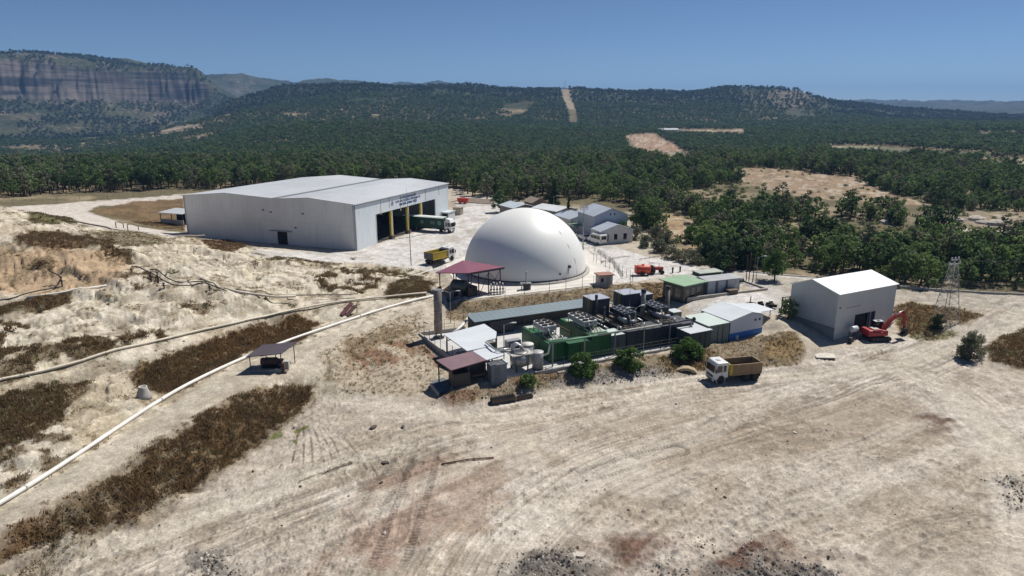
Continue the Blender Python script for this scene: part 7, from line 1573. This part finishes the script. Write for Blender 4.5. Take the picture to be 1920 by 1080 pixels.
# particular trees and bushes
def special(name, label, cat, px, py, h, w, lm, shape, lo, n, per, size, seed, trunk=True, z=None, group=None):
    g = un(px, py) if z is None else gz(px, py, z); q = np.random.RandomState(seed); o = thing(name, label, cat, vec(g), 0, group)
    cc_ = [(cx*q.uniform(.75,1.25),cy*q.uniform(.75,1.25),cz*q.uniform(.88,1.12),r*q.uniform(.8,1.3)) for cx,cy,cz,r in pine_clumps(q,h,w,lo,int(n*1.3),shape)] if shape != 'cone' else pine_clumps(q,h,w,lo,int(n*1.5),shape)
    c = bpy.data.objects.new('crown', leaves(q, cc_, per*2.2, size*.8, lm, name+'_crown')); COL.objects.link(c); c.parent = o
    if trunk: trunk_mb(q, h, .06+h*.018, 5).obj('trunk', Bark, o)
    return o
special('lone_pine', 'lone bright green pine standing on the pale road bend', 'tree', 1452,526, 5.8,2.3, BushLeaf,'round',.30,34,60,.34,1, z=3.45)
o = None
special('roadside_bush', 'dark round bush on its own beside the right-hand dirt tracks', 'bush', 1820,672, 4.2,1.9, OliveLeaf,'round',.08,44,130,.22,2)
for i, (px, py, h, w, lb) in enumerate(((1091,701,3.0,1.75,'bushy green shrub in front of the green containers'),(1181,690,3.1,1.85,'bushy green shrub in front of the meeting of green and dark containers'),(1287,670,3.0,2.0,'bushy green shrub at the right end of the dark container front'),(990,724,1.9,1.15,'smaller shrub below the gas scrubber'))):
    special('green_shrub', lb, 'shrub', px, py, h, w, BushLeaf if i < 3 else PineLeaf, 'round', .05, 30, 90, .30, 20+i, True, None, 'shrubs along the compound front')
special('slim_cypress', 'slim dark cypress standing in front of the square office', 'tree', 1066,425, 8.8,.95, DarkLeaf,'cone',.02,40,260,.38,5,True,3.5)
special('slim_cypress', 'dark cypress half hidden behind the floodlight mast', 'tree', 1094,428, 6.2,1.0, DarkLeaf,'cone',.02,34,260,.38,6,True,3.5)
special('dark_cypress', 'broad dark cypress in the wood behind the square office', 'tree', 1040,384, 8.8,2.3, DarkLeaf,'cone',.03,44,80,.5,7,True,3.6)
special('broad_tree', 'big dark green tree right of the tall office block', 'tree', 1206,428, 8.2,3.6, PineLeaf,'round',.12,40,40,.45,8,True,3.6)
special('bright_tree', 'bright green round tree beside the low white office', 'tree', 1166,447, 4.4,2.0, BushLeaf,'round',.10,30,60,.34,9,True,3.5)
special('yard_tree', 'leafy tree on the white yard beyond the dome top', 'tree', 938,398, 7.0,2.6, PineLeaf,'round',.25,30,40,.45,10,True,3.5)
special('yard_tree', 'brownish tree between the pale store and the square office', 'tree', 1006,392, 5.0,1.8, OliveLeaf,'round',.2,24,40,.4,11,True,3.5)
special('purple_bush', 'purple-brown bush at the roadside bank left of the bare poles', 'bush', 1367,508, 3.0,1.3, leaf_mat('purple_leaves', S(84,68,66), S(100,84,78), S(124,108,100)),'round',.05,24,80,.3,12,True,3.45)
special('pylon_bush', 'dark green bush growing at the foot of the lattice pylon', 'bush', 1757,616, 2.6,1.2, DarkLeaf,'round',.03,26,110,.26,13)
special('yard_bush', 'dark bush at the left wall of the grey workshop', 'bush', 1478,594, 3.0,1.6, PineLeaf,'round',.05,26,80,.3,14,True,2.9)
for i, (px, py, h, w) in enumerate(((1190,448,3.4,2.1),(1212,462,2.9,2.0),(1236,472,3.2,2.3),(1252,456,3.4,2.2),(1262,484,2.8,1.9),(1283,490,2.7,1.8),(1304,494,2.9,2.0),(1230,446,3.4,2.0))):
    special('olive_bush', 'grey green olive bush in the row along the road edge beyond the orange tank trailer', 'bush', px, py, h, w, OliveLeaf, 'round', .06, 26, 50, .34, 40+i, True, 3.6, 'olive bushes along the road edge')
for i, (px, py, h, w) in enumerate(((1345,488,6.2,2.6),(1372,484,6.6,2.8),(1404,482,6.4,2.6),(1330,470,6,2.6),(1296,436,4.4,2.2))):
    special('dark_pine', 'dark pine at the wood edge behind the bare poles' if i < 4 else 'bright pine standing alone in the brown clearing', 'tree', px, py+18, h, w, DarkLeaf if i < 4 else BushLeaf, 'round', .1, 30, 40, .45, 60+i, True, 3.6, 'dark pines at the wood edge' if i < 4 else None)
# dry shrubs on the left hill
shr = [leaves(np.random.RandomState(500+i), [(0,0,.25,.5),(.3,.15,.3,.4),(-.3,.1,.25,.42),(.05,-.3,.3,.4)], 120, .16, ShrubDry if i < 2 else WeedG, 'shrub') for i in range(3)]
for i, (px, py, s, k) in enumerate(((76,500,2.2,0),(215,478,2.4,0),(95,505,1.2,1),(160,520,1.2,0),(322,512,1.6,2),(205,558,1.0,1),(350,578,1.3,0),(390,572,1.2,0),(480,495,1.4,0),(540,492,1.0,1),(485,525,1.0,2),(615,520,1.3,0),(655,530,1.5,0),(680,524,1.4,1),(605,536,1.3,0),(625,541,1.4,0),(550,575,1.0,2),(20,620,1.6,1),(60,655,1.4,0),(50,680,1.1,0),(240,640,1.3,0),(270,632,1.2,1),(300,628,1.0,0),(720,505,1.3,2),(770,508,1.4,2),(662,487,1.1,2))):
    g = un(px, py); o = bpy.data.objects.new('dry_shrub' if k < 2 else 'weed_clump', shr[k]); COL.objects.link(o); o.location = vec(g); o.scale = (s,s,s*.85); o.rotation_euler = (0,0,i*1.1)
    tag(o, 'low brown dry shrub growing on the pale left hillside' if k < 2 else 'low grey green weed clump growing on the pale left hillside', 'shrub', 'dry shrubs on the hillside' if k < 2 else 'weed clumps on the hillside')
# dry grass, weeds and rubble as scattered cover
def tuft(seed, n, h, m_, w=.05, spread=.22):
    q = np.random.RandomState(seed); b = MB()
    for k in range(n):
        a = q.uniform(0,6.28); x_, y_ = q.normal()*spread*.6, q.normal()*spread*.6; t = q.uniform(.15,.7); hh = h*q.uniform(.5,1.1); ww = w*q.uniform(.6,1.4); ca_, sa_ = math.cos(a), math.sin(a)
        b.add([(x_-sa_*ww,y_+ca_*ww,-.03),(x_+sa_*ww,y_-ca_*ww,-.03),(x_+ca_*hh*t*.5+sa_*ww*.7,y_+sa_*hh*t*.5-ca_*ww*.7,hh*.6),(x_+ca_*hh*t,y_+sa_*hh*t,hh)], [(0,1,2,3)])
    return b.mesh('tuft', m_)
TUF = src_collection('grass_source', [tuft(1,18,.32,GrassDry,.035,.3),tuft(2,16,.26,GrassDry,.035,.3),tuft(3,14,.24,GrassPale,.035,.25),tuft(4,14,.22,WeedG,.035,.25),tuft(5,16,.28,GrassGold,.035,.28)])
gidx = np.where((grass > .12) & (nr < 215) & (np.abs(np.degrees(np.arctan2(nx,ny))) < 49))[0]
cell = nr[gidx]**2*8e-7*1.0   # ground area of one grid cell grows with distance
area = (nr[gidx]*.00156)*(nr[gidx]**2*.00136/34)
pk_ = rs.uniform(size=len(gidx)) < np.clip(area*16*grass[gidx]**1.5, 0, 1); gi_ = gidx[pk_]
bx_ = nx[gi_]+rs.normal(size=len(gi_))*.12; by_ = ny[gi_]+rs.normal(size=len(gi_))*.12
bz_ = FIELD(bx_, by_); u_ = (bx_-4.04)*c24+(by_-86.43)*s24; v_ = -(bx_-4.04)*s24+(by_-86.43)*c24; ok = ~((u_ > -10.6) & (u_ < 27) & (v_ > -1.0) & (v_ < 20.3))
bx_, by_, bz_, gi_ = bx_[ok], by_[ok], bz_[ok], gi_[ok]
lum = col[gi_].mean(1); gold = (fbm(bx_*.25, by_*.25, 3, 91) > .52) & (rs.uniform(size=len(gi_)) < .25)
gully = gm_[gi_] > .3; gold |= gully & (rs.uniform(size=len(gi_)) < .75)
kind_ = np.where(gold, 4, np.where((lum < .10) & ~gold, rs.randint(0,2,len(gi_)), np.where(lum < .17, rs.randint(0,4,len(gi_)), np.where(rs.uniform(size=len(gi_)) < .85, 2, 3))))
print('tufts', len(gi_))
scatter('dry_grass', np.stack([bx_,by_,bz_],1), rs.uniform(0,6.28,len(gi_)), rs.uniform(.6,1.5,len(gi_))*np.where(lum < .14,1,.7), kind_, TUF)
def rock(seed, m_):
    q = np.random.RandomState(seed); b = MB(); pr = [(.05,-.3),(q.uniform(.7,1),-.1),(q.uniform(.6,.95),.35),(q.uniform(.2,.5),.7),(.03,.75)]; b.lathe(pr, 6, smooth=False); b.v = [(x_*q.uniform(.75,1.25),y_*q.uniform(.6,1.1),z_*q.uniform(.8,1.2)) for x_,y_,z_ in b.v]; return b.mesh('stone', m_)
ROC = src_collection('stone_source', [rock(i, (RockM,RockM,RockR,mat('stone_white', S(206,198,184,.85), .9, 0, .15, 3),mat('stone_dark', S(84,76,70), .95))[i]) for i in range(5)])
sp_ = rs.uniform(size=nC); prob = RUB*.55+clods*mF*.02+mF*.0010+pmask([(990,704),(1100,690),(1290,690),(1250,706),(1030,728),(930,745),(850,757),(835,744)], .5, .6, .4)*.30+mh*.006
prob = np.clip(prob*np.clip((nr*.00156)*(nr**2*.00136/34)/.02,0,3), 0, 1)
ri = np.where((sp_ < prob) & (nr < 150))[0]; print('stones', len(ri))
jx = nx[ri]+rs.normal(size=len(ri))*.35; jy = ny[ri]+rs.normal(size=len(ri))*.35
scatter('loose_stones', np.stack([jx,jy,FIELD(jx,jy)],1), rs.uniform(0,6.28,len(ri)), rs.uniform(.04,.12,len(ri))*np.where(RUB[ri] > .3,1.25,1)*np.where(rs.uniform(size=len(ri)) < .06,2.2,1), rs.randint(0,5,len(ri)), ROC)
# ------------------------------------------------------------------ sky, sun, air, camera
SUN_AZ, SUN_EL = 42.0, 55.0       # degrees from +x towards +y, elevation
w = bpy.data.worlds.new('World'); scene.world = w; w.use_nodes = True; nt = w.node_tree
sky = nt.nodes.new('ShaderNodeTexSky'); sky.sky_type = 'NISHITA'; sky.sun_disc = False; sky.sun_elevation = rad(SUN_EL); sky.sun_rotation = rad(90-SUN_AZ)
sky.altitude = 5000; sky.air_density = 1.0; sky.dust_density = .12; sky.ozone_density = 4.6
bg = nt.nodes['Background']; bg.inputs['Strength'].default_value = .066; nt.links.new(sky.outputs[0], bg.inputs[0])
ld = bpy.data.lights.new('sun', 'SUN'); ld.energy = 5.0; ld.angle = rad(.53); ld.color = (1.0,.955,.89)
so = bpy.data.objects.new('sun', ld); COL.objects.link(so)
d = Vector((math.cos(rad(SUN_EL))*math.cos(rad(SUN_AZ)), math.cos(rad(SUN_EL))*math.sin(rad(SUN_AZ)), math.sin(rad(SUN_EL))))
so.rotation_euler = d.to_track_quat('Z','Y').to_euler(); so.location = (0,0,200)
hz = MB().bx(-9000,9000,-150,9000,-420,285).obj('haze', None or MATS.setdefault('haze', bpy.data.materials.new('haze'))); hz['kind'] = 'stuff'
hm = MATS['haze']; hm.use_nodes = True; ht = hm.node_tree; ht.nodes.clear(); vo = ht.nodes.new('ShaderNodeVolumePrincipled'); ou = ht.nodes.new('ShaderNodeOutputMaterial')
vo.inputs['Color'].default_value = (.24,.46,.86,1); vo.inputs['Density'].default_value = 1.2e-4; vo.inputs['Anisotropy'].default_value = .1
ht.links.new(vo.outputs[0], ou.inputs['Volume'])
hm.cycles.homogeneous_volume = True if hasattr(hm, 'cycles') and hasattr(hm.cycles, 'homogeneous_volume') else None
cd = bpy.data.cameras.new('camera'); cam = bpy.data.objects.new('camera', cd); COL.objects.link(cam); cam.location = (0,0,CAMH); cam.rotation_euler = (rad(90)-PITCH,0,0)
cd.sensor_width = 36; cd.lens = FPX/1920*36; cd.clip_start = .5; cd.clip_end = 40000
scene.camera = cam
scene.view_settings.view_transform = 'Standard'; scene.view_settings.look = 'None'; scene.view_settings.exposure = 0.16; scene.view_settings.gamma = 1
scene.render.engine = 'CYCLES'; scene.cycles.max_bounces = 6; scene.cycles.volume_bounces = 0; scene.cycles.use_denoising = True
scene.render.resolution_x = 1024; scene.render.resolution_y = 576
